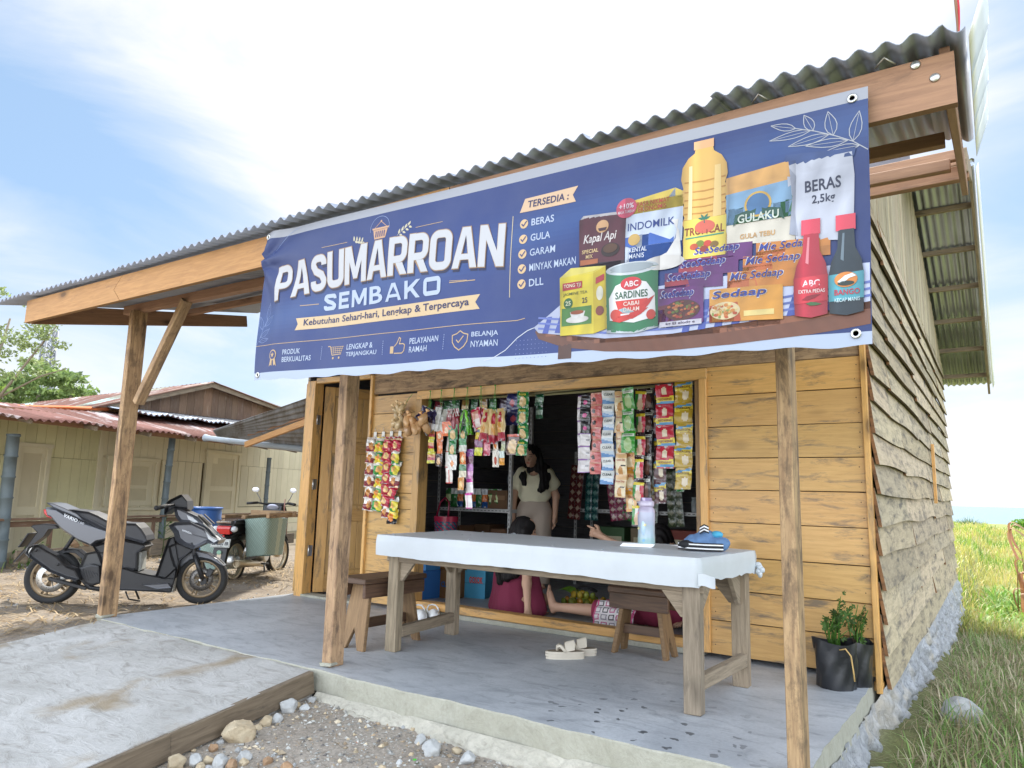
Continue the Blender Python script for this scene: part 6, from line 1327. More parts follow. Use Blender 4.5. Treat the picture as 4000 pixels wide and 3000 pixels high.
bl = [('e', (0, -.005, 1.10), (.172, .118, .19)), ('e', (0, .0, .99), (.185, .125, .12)), ('c', (-.13, .005, 1.235), (.13, .005, 1.235), .065, .065), ('c', (-.14, .005, 1.225), (-.215, .015, 1.12), .078, .072), ('c', (.14, .005, 1.225), (.215, .015, 1.12), .078, .072), ('e', (-.065, -.075, 1.11), (.07, .055, .065)), ('e', (.065, -.075, 1.11), (.07, .055, .065))]
def blouse(p):
    d = union(p, bl, .04) + .005 * np.sin(p[:, 0] * 38 + p[:, 2] * 16) * np.clip(1.15 - p[:, 2], 0, .2) * 3 + .004 * vnoise(p, 22, 1)
    d = np.maximum(d, (.912 + .008 * np.sin(p[:, 0] * 30)) - p[:, 2])
    nk = elp(p, (-.01, -.10, 1.285), (.085, .12, .075)); d = np.maximum(d, -nk); d = np.maximum(d, -cap(p, (0, .02, 1.2), (0, .02, 1.5), .052, .06))
    for s in (-1, 1): d = np.maximum(d, (s * (p[:, 0]) * .80 - (p[:, 2] - 1.12) * .6) - .225)
    return d
sdf_obj('blouse', blouse, (-.34, -.2, .88), (.34, .18, 1.34), .0075, BLOUSE, wm)
tr_ = [('e', (0, .005, .87), (.178, .125, .14))]
for s in (-1, 1): tr_ += [('c', (s * .088, 0, .82), (s * .098, -.01, .45), .108, .092), ('c', (s * .098, -.01, .45), (s * .098, .01, .07), .092, .085)]
def trouser(p):
    d = union(p, tr_, .025) + .006 * np.sin(p[:, 0] * 55 + 2 * np.sin(p[:, 2] * 6)) * np.clip(.9 - p[:, 2], 0, .35) + .003 * vnoise(p, 18, 2); return np.maximum(np.maximum(d, p[:, 2] - .955), .055 - p[:, 2])
sdf_obj('trousers', trouser, (-.26, -.2, .03), (.26, .18, .98), .008, TROUSER, wm)
g = lambda x, y, z: tuple(hc + x * HA[0] + y * HA[1] + z * HA[2])
hairp = [('e', g(0, .022, .03), (.086, .102, .108), HA.T)]
for s, pts in ((-1, [g(-.066, .045, .05), g(-.080, .05, -.05), g(-.082, .03, -.12), (-.118, -.03, 1.235), (-.118, -.08, 1.19), (-.10, -.115, 1.13)]), (1, [g(.072, .02, .05), g(.092, .03, -.06), (.10, -.05, 1.24), (.105, -.125, 1.12), (.085, -.135, 1.06)]), (1, [g(.05, .07, .0), (.12, .0, 1.30), (.14, -.06, 1.20), (.135, -.11, 1.10)]), (-1, [g(-.05, .07, 0), (-.11, .02, 1.27), (-.10, .06, 1.12)]), (0, [g(0, .09, 0), (0, .10, 1.25), (0, .12, 1.05)])):
    for a, b in zip(pts[:-1], pts[1:]): hairp.append(('c', a, b, .036, .036, .045))
def hairf(p):
    d = union(p, hairp, .025) + .004 * np.sin(p[:, 0] * 160 + p[:, 2] * 22) + .006 * vnoise(p, 30, 3)
    q = (p - hc) @ HA.T; face = np.maximum(np.sqrt((q[:, 0] / .064) ** 2 + ((q[:, 2] + .022) / .096) ** 2) - 1, (q[:, 1] + .03) / .05) * .05; return np.maximum(d, -face)
sdf_obj('hair', hairf, (-.24, -.24, 1.0), (.26, .2, 1.58), .0075, HAIR, wm)
# --- girl sitting on the floor with her back to us
w2 = thing('person', 'person sitting on the shop floor seen from behind in a maroon dress, long black hair', 'person', (-3.53, 5.24, 0.0), R(-14), 'people in the shop')
hc2, HA2 = head_frame((.08, .05, .69), (.55, .8, -.25))
b2 = head_prims(hc2, HA2) + [('c', (.07, .02, .62), (.04, 0, .5), .05, .06), ('e', (.0, .02, .36), (.15, .11, .18)), ('e', (0, .02, .12), (.2, .15, .12))]
for s, el, wr in ((-1, (-.20, .06, .30), (-.12, .22, .18)), (1, (.235, -.06, .27), (.285, -.09, .078))): b2 += [('c', (s * .15 + .02, .0, .47), el, .048, .038), ('c', el, wr, .037, .026)] + hand_prims(wr, (0, .25, -1) if s > 0 else (.4, 1, 0), (-1, 0, .2), .3)
for s in (-1, 1): b2 += [('c', (s * .09, .06, .10), (s * .13, .22, .10), .08, .06), ('c', (s * .13, .22, .10), (-s * .03, .2, .05), .055, .038)] + foot_prims((-s * .03, .2, .05), (-s * .6, .3, 0), (0, 0, 1), .9)
sdf_obj('body', lambda p: union(p, b2, .022), (-.34, -.2, -.02), (.34, .66, .83), .008, SKIN, w2, face_cols(hc2, HA2))
d2 = [('e', (.0, .02, .36), (.17, .125, .19)), ('c', (-.14, 0, .47), (.17, 0, .47), .065, .065), ('c', (.17, 0, .46), (.20, -.01, .36), .07, .06), ('c', (-.14, 0, .46), (-.19, .03, .33), .07, .06), ('c', (0, .02, .40), (.0, .04, .04), .13, .215), ('c', (-.12, .0, .36), (-.21, .0, .04), .08, .07), ('c', (.16, .06, .36), (.25, .08, .05), .06, .06)]
def dress(p):
    a = np.arctan2(p[:, 1], p[:, 0]); d = union(p, d2, .06) + .008 * np.sin(a * 9 + p[:, 2] * 8) * np.clip(.35 - p[:, 2], 0, .3) * 2 + .004 * vnoise(p, 20, 4)
    d = np.maximum(d, -p[:, 2]); d = np.maximum(d, -cap(p, (.07, .02, .50), (.09, .04, .8), .055, .07)); return d
sdf_obj('dress', dress, (-.40, -.24, -.01), (.42, .34, .58), .008, MAROON, w2)
hp2 = [('e', tuple(hc2 + .02 * HA2[2] + .02 * HA2[1]), (.086, .104, .105), HA2.T)]
for pts in ([(.06, -.03, .70), (.03, -.10, .52), (.0, -.13, .36), (-.02, -.12, .27)], [(.0, .0, .68), (-.03, -.08, .5), (-.05, -.11, .33)], [(.12, -.0, .68), (.12, -.07, .5), (.13, -.10, .34)], [(.07, -.04, .66), (.07, -.11, .45), (.07, -.13, .31)]):
    for a, b in zip(pts[:-1], pts[1:]): hp2.append(('c', a, b, .045, .04, .03))
def hair2(p):
    q = (p - hc2) @ HA2.T; face = np.maximum(np.sqrt((q[:, 0] / .058) ** 2 + ((q[:, 2] + .022) / .088) ** 2) - 1, (q[:, 1] + .02) / .05) * .05
    return np.maximum(union(p, hp2, .03) + .004 * np.sin(p[:, 0] * 170 + p[:, 2] * 14) + .006 * vnoise(p, 34, 5), -face)
sdf_obj('hair', hair2, (-.14, -.22, .2), (.24, .2, .84), .0075, HAIR, w2)
# --- person sitting with one leg stretched along the sill, pointing
w3 = thing('person', 'person in rose red behind the sill, one bare leg stretched out, arm pointing left', 'person', (-2.30, 5.50, 0.0), 0, 'people in the shop')
hc3, HA3 = head_frame((-.05, .12, .665), (-.9, .25, -.2))
b3 = head_prims(hc3, HA3) + [('c', (.05, .10, .61), (.07, .12, .5), .05, .06), ('e', (.07, .12, .36), (.14, .12, .19)), ('e', (.05, .08, .12), (.17, .16, .12))]
b3 += [('c', (.02, -.04, .47), (-.20, -.06, .555), .046, .038), ('c', (-.20, -.06, .555), (-.50, -.04, .675), .037, .026)] + hand_prims((-.50, -.04, .675), (-1, 0, .34), (0, 1, 0), .35, 1.12, .1, 0)
b3 += [('c', (.12, .26, .46), (.24, .2, .25), .046, .038), ('c', (.24, .2, .25), (.2, .05, .07), .037, .026)] + hand_prims((.2, .05, .07), (-.3, -1, -.2), (0, 0, -1), .3)
b3 += [('c', (-.02, -.02, .10), (-.42, -.20, .095), .088, .058), ('c', (-.42, -.20, .095), (-.80, -.215, .085), .054, .034)] + foot_prims((-.81, -.215, .085), (-.15, -.12, 1), (1, .1, .12), .95)
b3 += [('c', (-.02, .2, .10), (-.36, .34, .11), .088, .06), ('c', (-.36, .34, .11), (-.10, .12, .06), .055, .038)] + foot_prims((-.10, .12, .06), (.9, -.6, -.0), (0, 0, 1), .9)
sdf_obj('body', lambda p: union(p, b3, .02), (-.98, -.34, -.01), (.36, .5, .83), .0075, SKIN, w3, face_cols(hc3, HA3))
d3 = [('e', (.07, .12, .36), (.165, .145, .2)), ('c', (.02, -.03, .465), (.12, .25, .465), .065, .065), ('c', (.02, -.05, .465), (-.12, -.06, .50), .068, .056), ('c', (.12, .26, .46), (.2, .22, .34), .068, .06), ('e', (.04, .08, .12), (.21, .19, .14)), ('c', (-.02, -.03, .105), (-.46, -.20, .095), .105, .078), ('c', (-.02, .2, .10), (-.36, .34, .11), .105, .08), ('c', (-.36, .34, .11), (-.16, .17, .07), .07, .06)]
def dress3(p):
    d = union(p, d3, .05) + .007 * np.sin(p[:, 0] * 45 + p[:, 1] * 22 + p[:, 2] * 30) * .8 + .005 * vnoise(p, 24, 6); d = np.maximum(d, .004 - p[:, 2]); d = np.maximum(d, -.47 - p[:, 0])
    return np.maximum(d, -cap(p, (.05, .1, .52), (.04, .1, .8), .055, .07))
sdf_obj('dress', dress3, (-.52, -.34, -.01), (.36, .5, .58), .008, REDROSE, w3)
hp3 = [('e', tuple(hc3 + .022 * HA3[2] + .02 * HA3[1]), (.086, .104, .105), HA3.T)]
for pts in ([(.01, .10, .67), (.07, .08, .55), (.12, .10, .40)], [(.0, .2, .66), (.06, .2, .52), (.11, .2, .4)], [(.0, .05, .66), (.05, .02, .54), (.09, .0, .44)]):
    for a, b in zip(pts[:-1], pts[1:]): hp3.append(('c', a, b, .046, .042, .03))
def hair3(p):
    q = (p - hc3) @ HA3.T; face = np.maximum(np.sqrt((q[:, 0] / .058) ** 2 + ((q[:, 2] + .022) / .088) ** 2) - 1, (q[:, 1] + .02) / .05) * .05
    return np.maximum(union(p, hp3, .03) + .004 * np.sin(p[:, 1] * 170 + p[:, 2] * 14) + .006 * vnoise(p, 34, 7), -face)
sdf_obj('hair', hair3, (-.12, -.12, .34), (.28, .34, .84), .0075, HAIR, w3)
DARKST = plain('dark_disc_steel', (.16, .15, .14), .4, .7)
# ------------------------------------------------------------------ scooter and motorcycle
def wheel(parent, c, r, tw, spokes, rimmat, disc=0.0, side=-1, yaw=0.0, wire=False, rim_k=.74):
    kn = .010 if wire else .0035
    """axis along local y; wheel > tyre, rim, (disc)"""
    o = bpy.data.objects.new('wheel', None); COL.objects.link(o); o.parent = parent; o.location = c; o.rotation_euler = (0, 0, yaw)
    M = Matrix.Rotation(R(-90), 3, 'X'); mb = MB(); k = rim_k
    mb.lathe([(r * k, -tw * .36), (r * .86, -tw * .5), (r * .95, -tw * .44), (r, -tw * .18), (r * 1.004, 0), (r, tw * .18), (r * .95, tw * .44), (r * .86, tw * .5), (r * k, tw * .36), (r * (k - .03), 0), (r * k, -tw * .36)], M=M, n=44)
    for i in range(44 if wire else 0):
        a = 6.283 * i / 44
        for s in (-1, 1): mb.box((r * .985 * math.cos(a), s * tw * .26, r * .985 * math.sin(a)), (.012, tw * .22, kn), (0, -a + 1.57, s * .5), (.6, .6, .6))
    mb.build('tyre', RUBBER, o)
    mb = MB(); mb.lathe([(r * (k - .07), -tw * .3), (r * (k + .01), -tw * .38), (r * (k + .02), -tw * .34), (r * (k - .05), -tw * .18), (r * (k - .05), tw * .18), (r * (k + .02), tw * .34), (r * (k + .01), tw * .38), (r * (k - .07), tw * .3), (r * (k - .07), -tw * .3)], M=M, n=44)
    mb.lathe([(.001, -tw * .42), (r * .14, -tw * .42), (r * .17, -tw * .2), (r * .17, tw * .2), (r * .14, tw * .42), (.001, tw * .42)], M=M, n=16)
    if wire:
        for i in range(36):
            a = 6.283 * i / 36; b_ = a + (.5 if i % 2 else -.5); s = 1 if (i // 2) % 2 else -1
            mb.tube([(r * .15 * math.cos(b_), s * tw * .38, r * .15 * math.sin(b_)), (r * (k - .05) * math.cos(a), s * tw * .05, r * (k - .05) * math.sin(a))], .0016, 4)
    else:
        for i in range(spokes):
            a = 6.283 * i / spokes + .3
            for da in (0.0, .42):
                p0 = Vector((r * .15 * math.cos(a), 0, r * .15 * math.sin(a))); p1 = Vector((r * (k - .05) * math.cos(a + da * .6 + .12), 0, r * (k - .05) * math.sin(a + da * .6 + .12)))
                mb.bar(p0, p1, tw * .20, .014, (0, 1, 0), taper=.8)
    mb.build('rim', rimmat, o)
    if disc:
        mb = MB(); y = side * tw * .46
        mb.lathe([(disc * .62, y - .002), (disc, y - .002), (disc, y + .002), (disc * .62, y + .002), (disc * .62, y - .002)], M=M, n=40)
        for i in range(5): a = 6.283 * i / 5; mb.bar((r * .14 * math.cos(a), y, r * .14 * math.sin(a)), (disc * .66 * math.cos(a), y, disc * .66 * math.sin(a)), .004, .012, (0, 1, 0), (.35, .35, .35))
        for i in range(30): a = 6.283 * i / 30; q = disc * (.72 + .1 * (i % 3)); mb.lathe([(.0035, -.0005), (.0035, .0005), (.0001, .0006)], (q * math.cos(a), y + side * .0026, q * math.sin(a)), M, 6, (.1, .1, .1))
        mb.build('brake_disc', STEEL if disc > .11 else DARKST, o)
    return o
sc = thing('scooter', 'dark grey scooter parked on dry straw left of the porch', 'scooter', (-7.162, 3.150, -.08), R(44.4))
def pan(name, prof, we, wm, mat, inset=.012, y0=0.0, bev=.004, parent=None, col=WHITE, sm=False):
    mb = MB(); mb.panel(prof, we, wm, inset, col, 0, None, sm, y0); return mb.build(name, mat, parent or sc, bev, 2)
wheel(sc, (.01, 0, .236), .236, .11, 5, BRONZE, .125, -1); fw = wheel(sc, (1.284, 0, .228), .228, .095, 5, BRONZE, .105, -1, R(3))
SI = -1      # local -y is the side towards the viewer
pan('side_panel', [(-.087, .862), (.017, .855), (.109, .801), (.219, .748), (.326, .717), (.444, .678), (.56, .66), (.58, .60), (.463, .576), (.429, .566), (.378, .556), (.334, .519), (.285, .537), (.203, .572), (.092, .644), (.045, .68), (-.038, .771), (-.07, .784)], .085, .125, GREYP, .02)
pan('seat', [(.031, .85), (.153, .846), (.286, .83), (.369, .796), (.443, .757), (.579, .735), (.694, .732), (.742, .69), (.789, .625), (.803, .578), (.769, .555), (.618, .595), (.444, .657), (.315, .721), (.204, .774), (.094, .824)], .125, .10, SEATM, .02, bev=.012)
pan('grab_rail', [(-.07, .904), (-.009, .896), (.099, .852), (.19, .812), (.263, .744), (.213, .766), (.139, .802), (.058, .833), (-.014, .864), (-.051, .886)], .135, .125, GREYP, .006)
pan('tail_light', [(-.105, .842), (-.017, .822), (.019, .770), (-.007, .758), (-.066, .775), (-.095, .806)], .096, .09, REDLENS, .004)
pan('mudguard', [(-.208, .686), (-.193, .7), (-.125, .71), (-.012, .703), (.018, .671), (-.064, .665), (-.095, .599), (-.196, .506), (-.307, .367), (-.318, .372), (-.266, .45), (-.215, .524), (-.151, .636), (-.189, .672)], .055, .05, BLACKP, .004)
mb = MB(); mb.box((-.245, 0, .565), (.012, .16, .14), (0, R(28), 0), (.6, .6, .6)); mb.build('number_plate', BLACKP, sc, .002)
mb = MB()
for k in range(11): t = k / 10; mb.lathe([(.020, -.006), (.027, 0), (.020, .006)], (.168 - .05 * t, -.085, .60 - .095 * t), Matrix.Rotation(R(-27), 3, 'Y'), 12)
mb.tube([(.175, -.085, .62), (.11, -.085, .48)], .014, 8); mb.build('shock_absorber', BLACKP, sc)
mf = pan('muffler', [(-.154, .464), (-.142, .509), (-.112, .532), (-.062, .537), (.01, .493), (.091, .449), (.186, .36), (.257, .333), (.309, .244), (.268, .23), (.181, .252), (.049, .305), (-.115, .42)], .05, .02, BLACKP, .02, -.165, .01)
pan('muffler_cap', [(-.160, .462), (-.145, .513), (-.112, .536), (-.095, .53), (-.125, .47), (-.118, .425)], .054, .03, STEEL, .01, -.165, .006, mf)
mb = MB(); [mb.lathe([(.012, .0), (.012, .006), (.0001, .008)], (x, -.217, z), Matrix.Rotation(R(90), 3, 'X'), 10, (.3, .3, .3)) for x, z in ((-.07, .49), (.12, .37))]; mb.build('bolt', BLACKP, mf)
mb = MB(); mb.tube([(.28, -.13, .26), (.36, -.11, .16), (.5, -.08, .13), (.6, -.03, .2)], .022, 8); mb.build('exhaust_pipe', BLACKP, sc)
eg = pan('engine', [(.25, .33), (.29, .461), (.375, .48), (.465, .463), (.476, .352), (.454, .201), (.388, .174), (.325, .2), (.27, .264)], .11, .09, plain('engine_grey', (.07, .07, .07), .5, .3), .02)
mb = MB(); mb.panel([(.27, .335), (.36, .37), (.43, .352), (.452, .205), (.388, .178), (.325, .2), (.278, .264)], .02, .025, .02, WHITE, 0, None, False, -.125)
for k in range(6): mb.bar((.30 + .02 * k, -.15, .33 - .006 * k), (.34 + .018 * k, -.15, .215 + .012 * k), .008, .006, (0, 1, 0), (1.6, 1.6, 1.6))
mb.build('radiator_cover', BLACKP, eg, .003)
pan('inner_fender', [(.10, .46), (-.05, .40), (-.03, .43), (.09, .495), (.2, .485), (.29, .42), (.33, .33), (.29, .33), (.24, .41), (.18, .455)], .05, .045, BLACKP, .004)
mb = MB(); mb.bar((.01, -.09, .236), (.33, -.09, .15), .03, .04, (0, 1, 0)); mb.bar((.01, .09, .236), (.40, .09, .25), .06, .09, (0, 1, 0)); mb.build('swing_arm', BLACKP, sc, .004)
pan('body_cover', [(.346, .528), (.464, .567), (.594, .587), (.765, .552), (.795, .524), (.729, .468), (.739, .32), (.717, .31), (.575, .325), (.443, .345), (.388, .464)], .12, .095, BLACKP, .02)
pan('frame_cover', [(.715, .47), (.757, .475), (.762, .31), (.737, .30)], .07, .06, plain('pale_grey_plastic', (.42, .42, .38), .5), .006)
pan('floorboard', [(.586, .331), (.638, .336), (.764, .296), (.99, .252), (1.079, .345), (1.074, .261), (1.050, .118), (.957, .123), (.588, .14), (.475, .154), (.467, .231), (.594, .258)], .135, .115, BLACKP, .014)
pan('floor_trim', [(.80, .19), (1.02, .205), (1.055, .16), (.93, .15)], .139, .13, GREYP, .006)
pan('leg_shield', [(.985, .60), (1.035, .62), (1.10, .36), (1.075, .24), (.965, .24), (.907, .267)], .13, .10, BLACKP, .016)
pan('front_edge_strip', [(1.068, .33), (1.085, .33), (1.062, .115), (1.046, .118)], .10, .09, plain('bare_plastic_strip', (.5, .48, .42), .6), .003)
pan('front_cowl', [(.981, .716), (1.032, .75), (1.167, .757), (1.29, .702), (1.361, .628), (1.437, .591), (1.422, .553), (1.32, .566), (1.217, .508), (1.115, .54), (1.056, .586), (1.032, .651)], .15, .075, GREYP, .03)
pan('lower_cowl', [(.993, .532), (1.071, .570), (1.214, .506), (1.103, .407), (1.093, .323), (1.055, .351), (1.02, .434)], .14, .115, BLACKP, .02)
pan('upper_cowl', [(1.0, .871), (1.05, .877), (1.212, .806), (1.272, .75), (1.404, .612), (1.425, .587), (1.295, .69), (1.152, .745), (1.06, .752), (1.021, .799)], .10, .055, GREYP, .02)
for s in (-1, 1):
    mb = MB(); mb.panel([(1.12, .815), (1.171, .797), (1.231, .75), (1.19, .748), (1.14, .775)], .008, .004, .006, WHITE, 0, None, False, s * .094); mb.build('headlight', CLEARLENS, sc, .002)
    mb = MB(); mb.panel([(1.291, .691), (1.352, .632), (1.424, .59), (1.384, .569), (1.334, .60)], .008, .005, .005, WHITE, 0, None, False, s * .112); mb.build('running_light', CLEARLENS, sc, .002)
    mb = MB(); mb.bar((1.27, s * .10, .745), (1.43, s * .045, .593), .01, .016, (0, 1, 0)); mb.build('light_trim', STEEL, sc, .002)
mb = MB(); mb.bar((1.21, 0, .82), (1.32, 0, .725), .006, .13, (0, 1, 0)); mb.bar((1.25, 0, .825), (1.35, 0, .735), .008, .05, (0, 1, 0)); mb.build('windscreen', BLACKP, sc, .003)
hb = pan('handlebar_cover', [(.924, .911), (.957, .95), (1.044, 1.0), (1.062, 1.003), (1.114, .944), (1.125, .867), (1.0, .874), (.987, .869), (.933, .815), (.923, .825)], .11, .06, BLACKP, .02)
for s in (-1, 1):
    mb = MB(); mb.tube([(1.0, s * .10, .905), (.97, s * .22, .90), (.935, s * .30, .885)], [.013, .013, .013], 8); mb.build('handlebar', BLACKP, sc)
    mb = MB(); mb.tube([(.97, s * .22, .90), (.925, s * .345, .88)], .019, 10); mb.lathe([(.022, 0), (.022, .02), (.001, .022)], (.925, s * .345, .88), Matrix.Rotation(R(-s * 80), 3, 'X'), 10); mb.build('grip', RUBBER, sc)
    mb = MB(); mb.tube([(1.02, s * .19, .91), (1.035, s * .24, .915), (1.0, s * .35, .895)], .006, 6); mb.ell((1.0, s * .355, .894), (.009, .009, .009)); mb.build('brake_lever', STEEL if s > 0 else BLACKP, sc)
pan('front_fender', [(1.065, .34), (1.075, .40), (1.15, .46), (1.225, .485), (1.323, .465), (1.41, .415), (1.48, .352), (1.442, .364), (1.355, .411), (1.262, .43), (1.173, .405), (1.10, .34)], .062, .055, GREYP, .004)
for s in (-1, 1):
    mb = MB(); mb.tube([(1.17, s * .075, .56), (1.22, s * .075, .44)], .016, 10, (4, 4, 4)); mb.tube([(1.215, s * .075, .455), (1.31, s * .075, .22)], .022, 10); mb.box((1.315, s * .078, .21), (.05, .03, .05), (0, R(-20), 0)); mb.build('fork', BLACKP, sc)
    mb = MB(); mb.lathe([(.014, 0), (.014, .012), (.001, .014)], (1.29, s * .10, .226), Matrix.Rotation(R(-s * 90), 3, 'X'), 8); mb.build('axle_nut', STEEL, sc)
mb = MB(); mb.box((1.36, -.065, .29), (.05, .03, .075), (0, R(25), 0), (1.4, 1.4, 1.4)); mb.build('brake_caliper', BLACKP, sc, .006)
mb = MB(); mb.tube([(.66, .12, .14), (.70, .17, .02)], .010, 6); mb.tube([(.60, .09, .10), (.63, .10, .03), (.72, .14, .005)], .008, 6); mb.build('kickstand', BLACKP, sc)
mb = MB(); mb.text('VARIO', lambda x, y: (x, -.134 - .0 * x, y + (x - .075) * -.42), .085, .785, .205, .817, lin('#c9cdd2'), 0, .04, .3); mb.text('160', lambda x, y: (x, -.134, y + (x - .075) * -.42), .215, .787, .262, .810, lin('#9a9ea4'), 0, .03, .3)
lt = mb.build('lettering', PRINT, sc); mb = MB(); mb.text('HONDA', lambda x, y: (x, -.152 + (x - 1.1) * .05, y - (x - 1.105) * .36), 1.108, .672, 1.19, .69, lin('#c9cdd2'), 0, .04); lt = mb.build('lettering', PRINT, sc)
# --- old motorcycle with baskets
MX, MY, MZ = -7.76, 5.42, -.15; mh = R(117)
mc = thing('motorcycle', 'old black motorcycle with woven baskets seen from behind between scooter and shop door', 'motorcycle', (MX, MY, MZ), mh)
MC_TILT = R(7)
wheel(mc, (0, 0, .265), .265, .085, 0, OLDSTEEL, 0, 1, 0, True, .80); wheel(mc, (1.19, 0, .265), .265, .075, 0, OLDSTEEL, 0, 1, R(-6), True, .80)
mb = MB(); mb.lathe([(.001, -.06), (.065, -.06), (.075, -.03), (.075, .03), (.065, .06), (.001, .06)], (0, 0, .265), Matrix.Rotation(R(-90), 3, 'X'), 20); mb.build('drum_hub', STEEL, mc)
def mpan(name, prof, we, wm, mat, inset=.01, y0=0., bev=.005): mb = MB(); mb.panel(prof, we, wm, inset, WHITE, 0, None, False, y0); return mb.build(name, mat, mc, bev, 2)
mpan('rear_fender', [(-.30, .42), (-.325, .30), (-.335, .30), (-.31, .45), (-.20, .58), (0, .62), (.2, .60), (.2, .56), (0, .57), (-.17, .52)], .07, .06, BLACKP)
mpan('mud_flap', [(-.30, .44), (-.345, .27), (-.36, .25), (-.352, .29), (-.315, .45)], .085, .08, BLACKP, .003)
mpan('tail_body', [(-.22, .60), (-.26, .66), (-.24, .72), (0, .74), (.45, .70), (.6, .60), (.5, .48), (.3, .50), (0, .60)], .11, .08, BLACKP, .02)
mpan('seat', [(-.24, .72), (-.22, .76), (.1, .77), (.45, .73), (.56, .69), (.45, .68), (0, .71)], .12, .10, SEATM, .015, bev=.012)
mpan('grab_bar', [(-.29, .73), (-.30, .75), (-.1, .775), (-.1, .76)], .09, .085, CHROME, .003)
mpan('tail_light', [(-.285, .60), (-.295, .67), (-.27, .70), (-.23, .69), (-.23, .61)], .085, .07, REDLENS, .008)
for s in (-1, 1): mb = MB(); mb.ell((-.25, s * .115, .66), (.035, .045, .035)); mb.build('turn_signal', CLEARLENS, mc)
mb = MB(); mb.box((-.292, 0, .575), (.012, .045, .03)); mb.build('reflector', REDLENS, mc)
pl_ = MB(); pl_.box((-.325, .0, .50), (.004, .235, .095), (0, R(12), 0), lin('#d9dcd8')); pl_.box((-.3285, 0, .50), (.002, .222, .082), (0, R(12), 0), lin('#3a3d40')); pl_.box((-.3295, 0, .50), (.002, .216, .076), (0, R(12), 0), lin('#c9ccc8'))
pl_.text('BB 2632 EB', lambda x, y: (-.3325 + (y - .5) * .21, -x, y), -.100, .478, .100, .520, lin('#3a3c42'), 0, .04); pl_.text('11 27', lambda x, y: (-.3325 + (y - .5) * .21, -x, y), -.03, .464, .03, .472, lin('#3a3c42'), 0, .02); pl_.build('number_plate', PRINT_M, mc)
st_ = MB(); st_.box((-.338, 0, .36), (.003, .05, .06), (0, R(12), 0), lin('#d9c8b0')); st_.ell((-.34, 0, .395), (.003, .03, .025), lin('#8fb8a0')); st_.build('sticker', PRINT_M, mc)
mb = MB(); mb.tube([(-.22, -.17, .26), (-.05, -.17, .25), (.30, -.16, .22), (.42, -.14, .19)], [.046, .046, .034, .02], 16); mb.lathe([(.048, 0), (.05, .012), (.032, .014), (.030, -.03), (.001, -.03)], (-.225, -.17, .26), Matrix.Rotation(R(-90), 3, 'Y'), 16, (.8, .8, .8)); mb.tube([(.42, -.14, .19), (.6, -.10, .16), (.8, -.04, .25)], .016, 8); mb.build('exhaust', OLDSTEEL, mc)
mb = MB(); mb.ell((.62, 0, .30), (.15, .13, .10), n=14); mb.lathe([(.07, -.15), (.085, -.14), (.085, .14), (.07, .15)], (.58, 0, .30), Matrix.Rotation(R(-90), 3, 'X'), 16); mb.tube([(.72, 0, .33), (.86, 0, .37)], .06, 12)
for k in range(6): mb.lathe([(.075, 0), (.075, .006), (.001, .006)], (.74 + .022 * k, 0, .335 + .006 * k), Matrix.Rotation(R(76), 3, 'Y'), 12)
mb.build('engine', STEEL, mc)
mb = MB(); mb.bar((.0, -.10, .265), (.42, -.09, .30), .025, .035, (0, 1, 0)); mb.bar((.0, .10, .265), (.42, .09, .30), .025, .035, (0, 1, 0)); mb.tube([(.45, 0, .5), (.85, 0, .42), (1.0, 0, .78)], .025, 8); mb.tube([(.50, -.22, .2), (.5, .22, .2)], .012, 6); mb.tube([(.42, -.2, .2), (.35, -.24, .12)], .01, 6); mb.build('frame', BLACKP, mc)
for s in (-1, 1): mb = MB(); mb.tube([(.02, s * .12, .27), (.14, s * .12, .60)], .012, 8); mb.tube([(.03, s * .12, .30), (.12, s * .12, .55)], .024, 8, (.8, .8, .8)); mb.build('shock_absorber', CHROME, mc)
for s in (-1, 1): mb = MB(); mb.tube([(.99, s * .085, .74), (1.19, s * .085, .265)], .020, 10); mb.build('fork', CHROME, mc)
mpan('front_fender', [(.95, .42), (1.05, .52), (1.18, .56), (1.32, .52), (1.40, .43), (1.33, .49), (1.18, .535), (1.06, .50)], .055, .05, BLACKP, .003)
mpan('leg_cover', [(.80, .62), (.98, .74), (1.04, .62), (.96, .38), (.88, .34)], .16, .11, BLACKP, .02)
mpan('head_cover', [(.93, .80), (.98, .92), (1.04, .96), (1.14, .86), (1.13, .76), (1.0, .75)], .12, .08, BLACKP, .02)
mb = MB(); mb.ell((.955, 0, .90), (.012, .085, .045), (4, 4, 4.4), 0, (0, R(-25), 0)); mb.build('speedometer', GREYP, mc)
for s in (-1, 1):
    mb = MB(); mb.tube([(1.0, s * .08, .93), (.96, s * .22, .955), (.90, s * .33, .945)], .012, 8); mb.tube([(.96, s * .22, .955), (.885, s * .345, .943)], .018, 10, (.6, .6, .6)); mb.build('handlebar', BLACKP, mc)
    mb = MB(); mb.tube([(.98, s * .18, .95), (1.0, s * .22, 1.02), (.98, s * .26, 1.09)], .005, 6); mb.ell((.97, s * .27, 1.13), (.010, .052, .034), (9, 9, 9), 0, (0, R(-10), R(s * 8))); mb.build('mirror', GREYP, mc)
    mb = MB(); mb.tube([(1.03, s * .20, .95), (1.02, s * .33, .935)], .005, 6); mb.build('brake_lever', STEEL, mc)
mb = MB(); mb.tube([(.95, -.17, 1.01), (.93, -.175, .90), (.96, -.17, .82)], .007, 6, lin('#b88a80')); mb.build('strap', PRINT_M, mc)
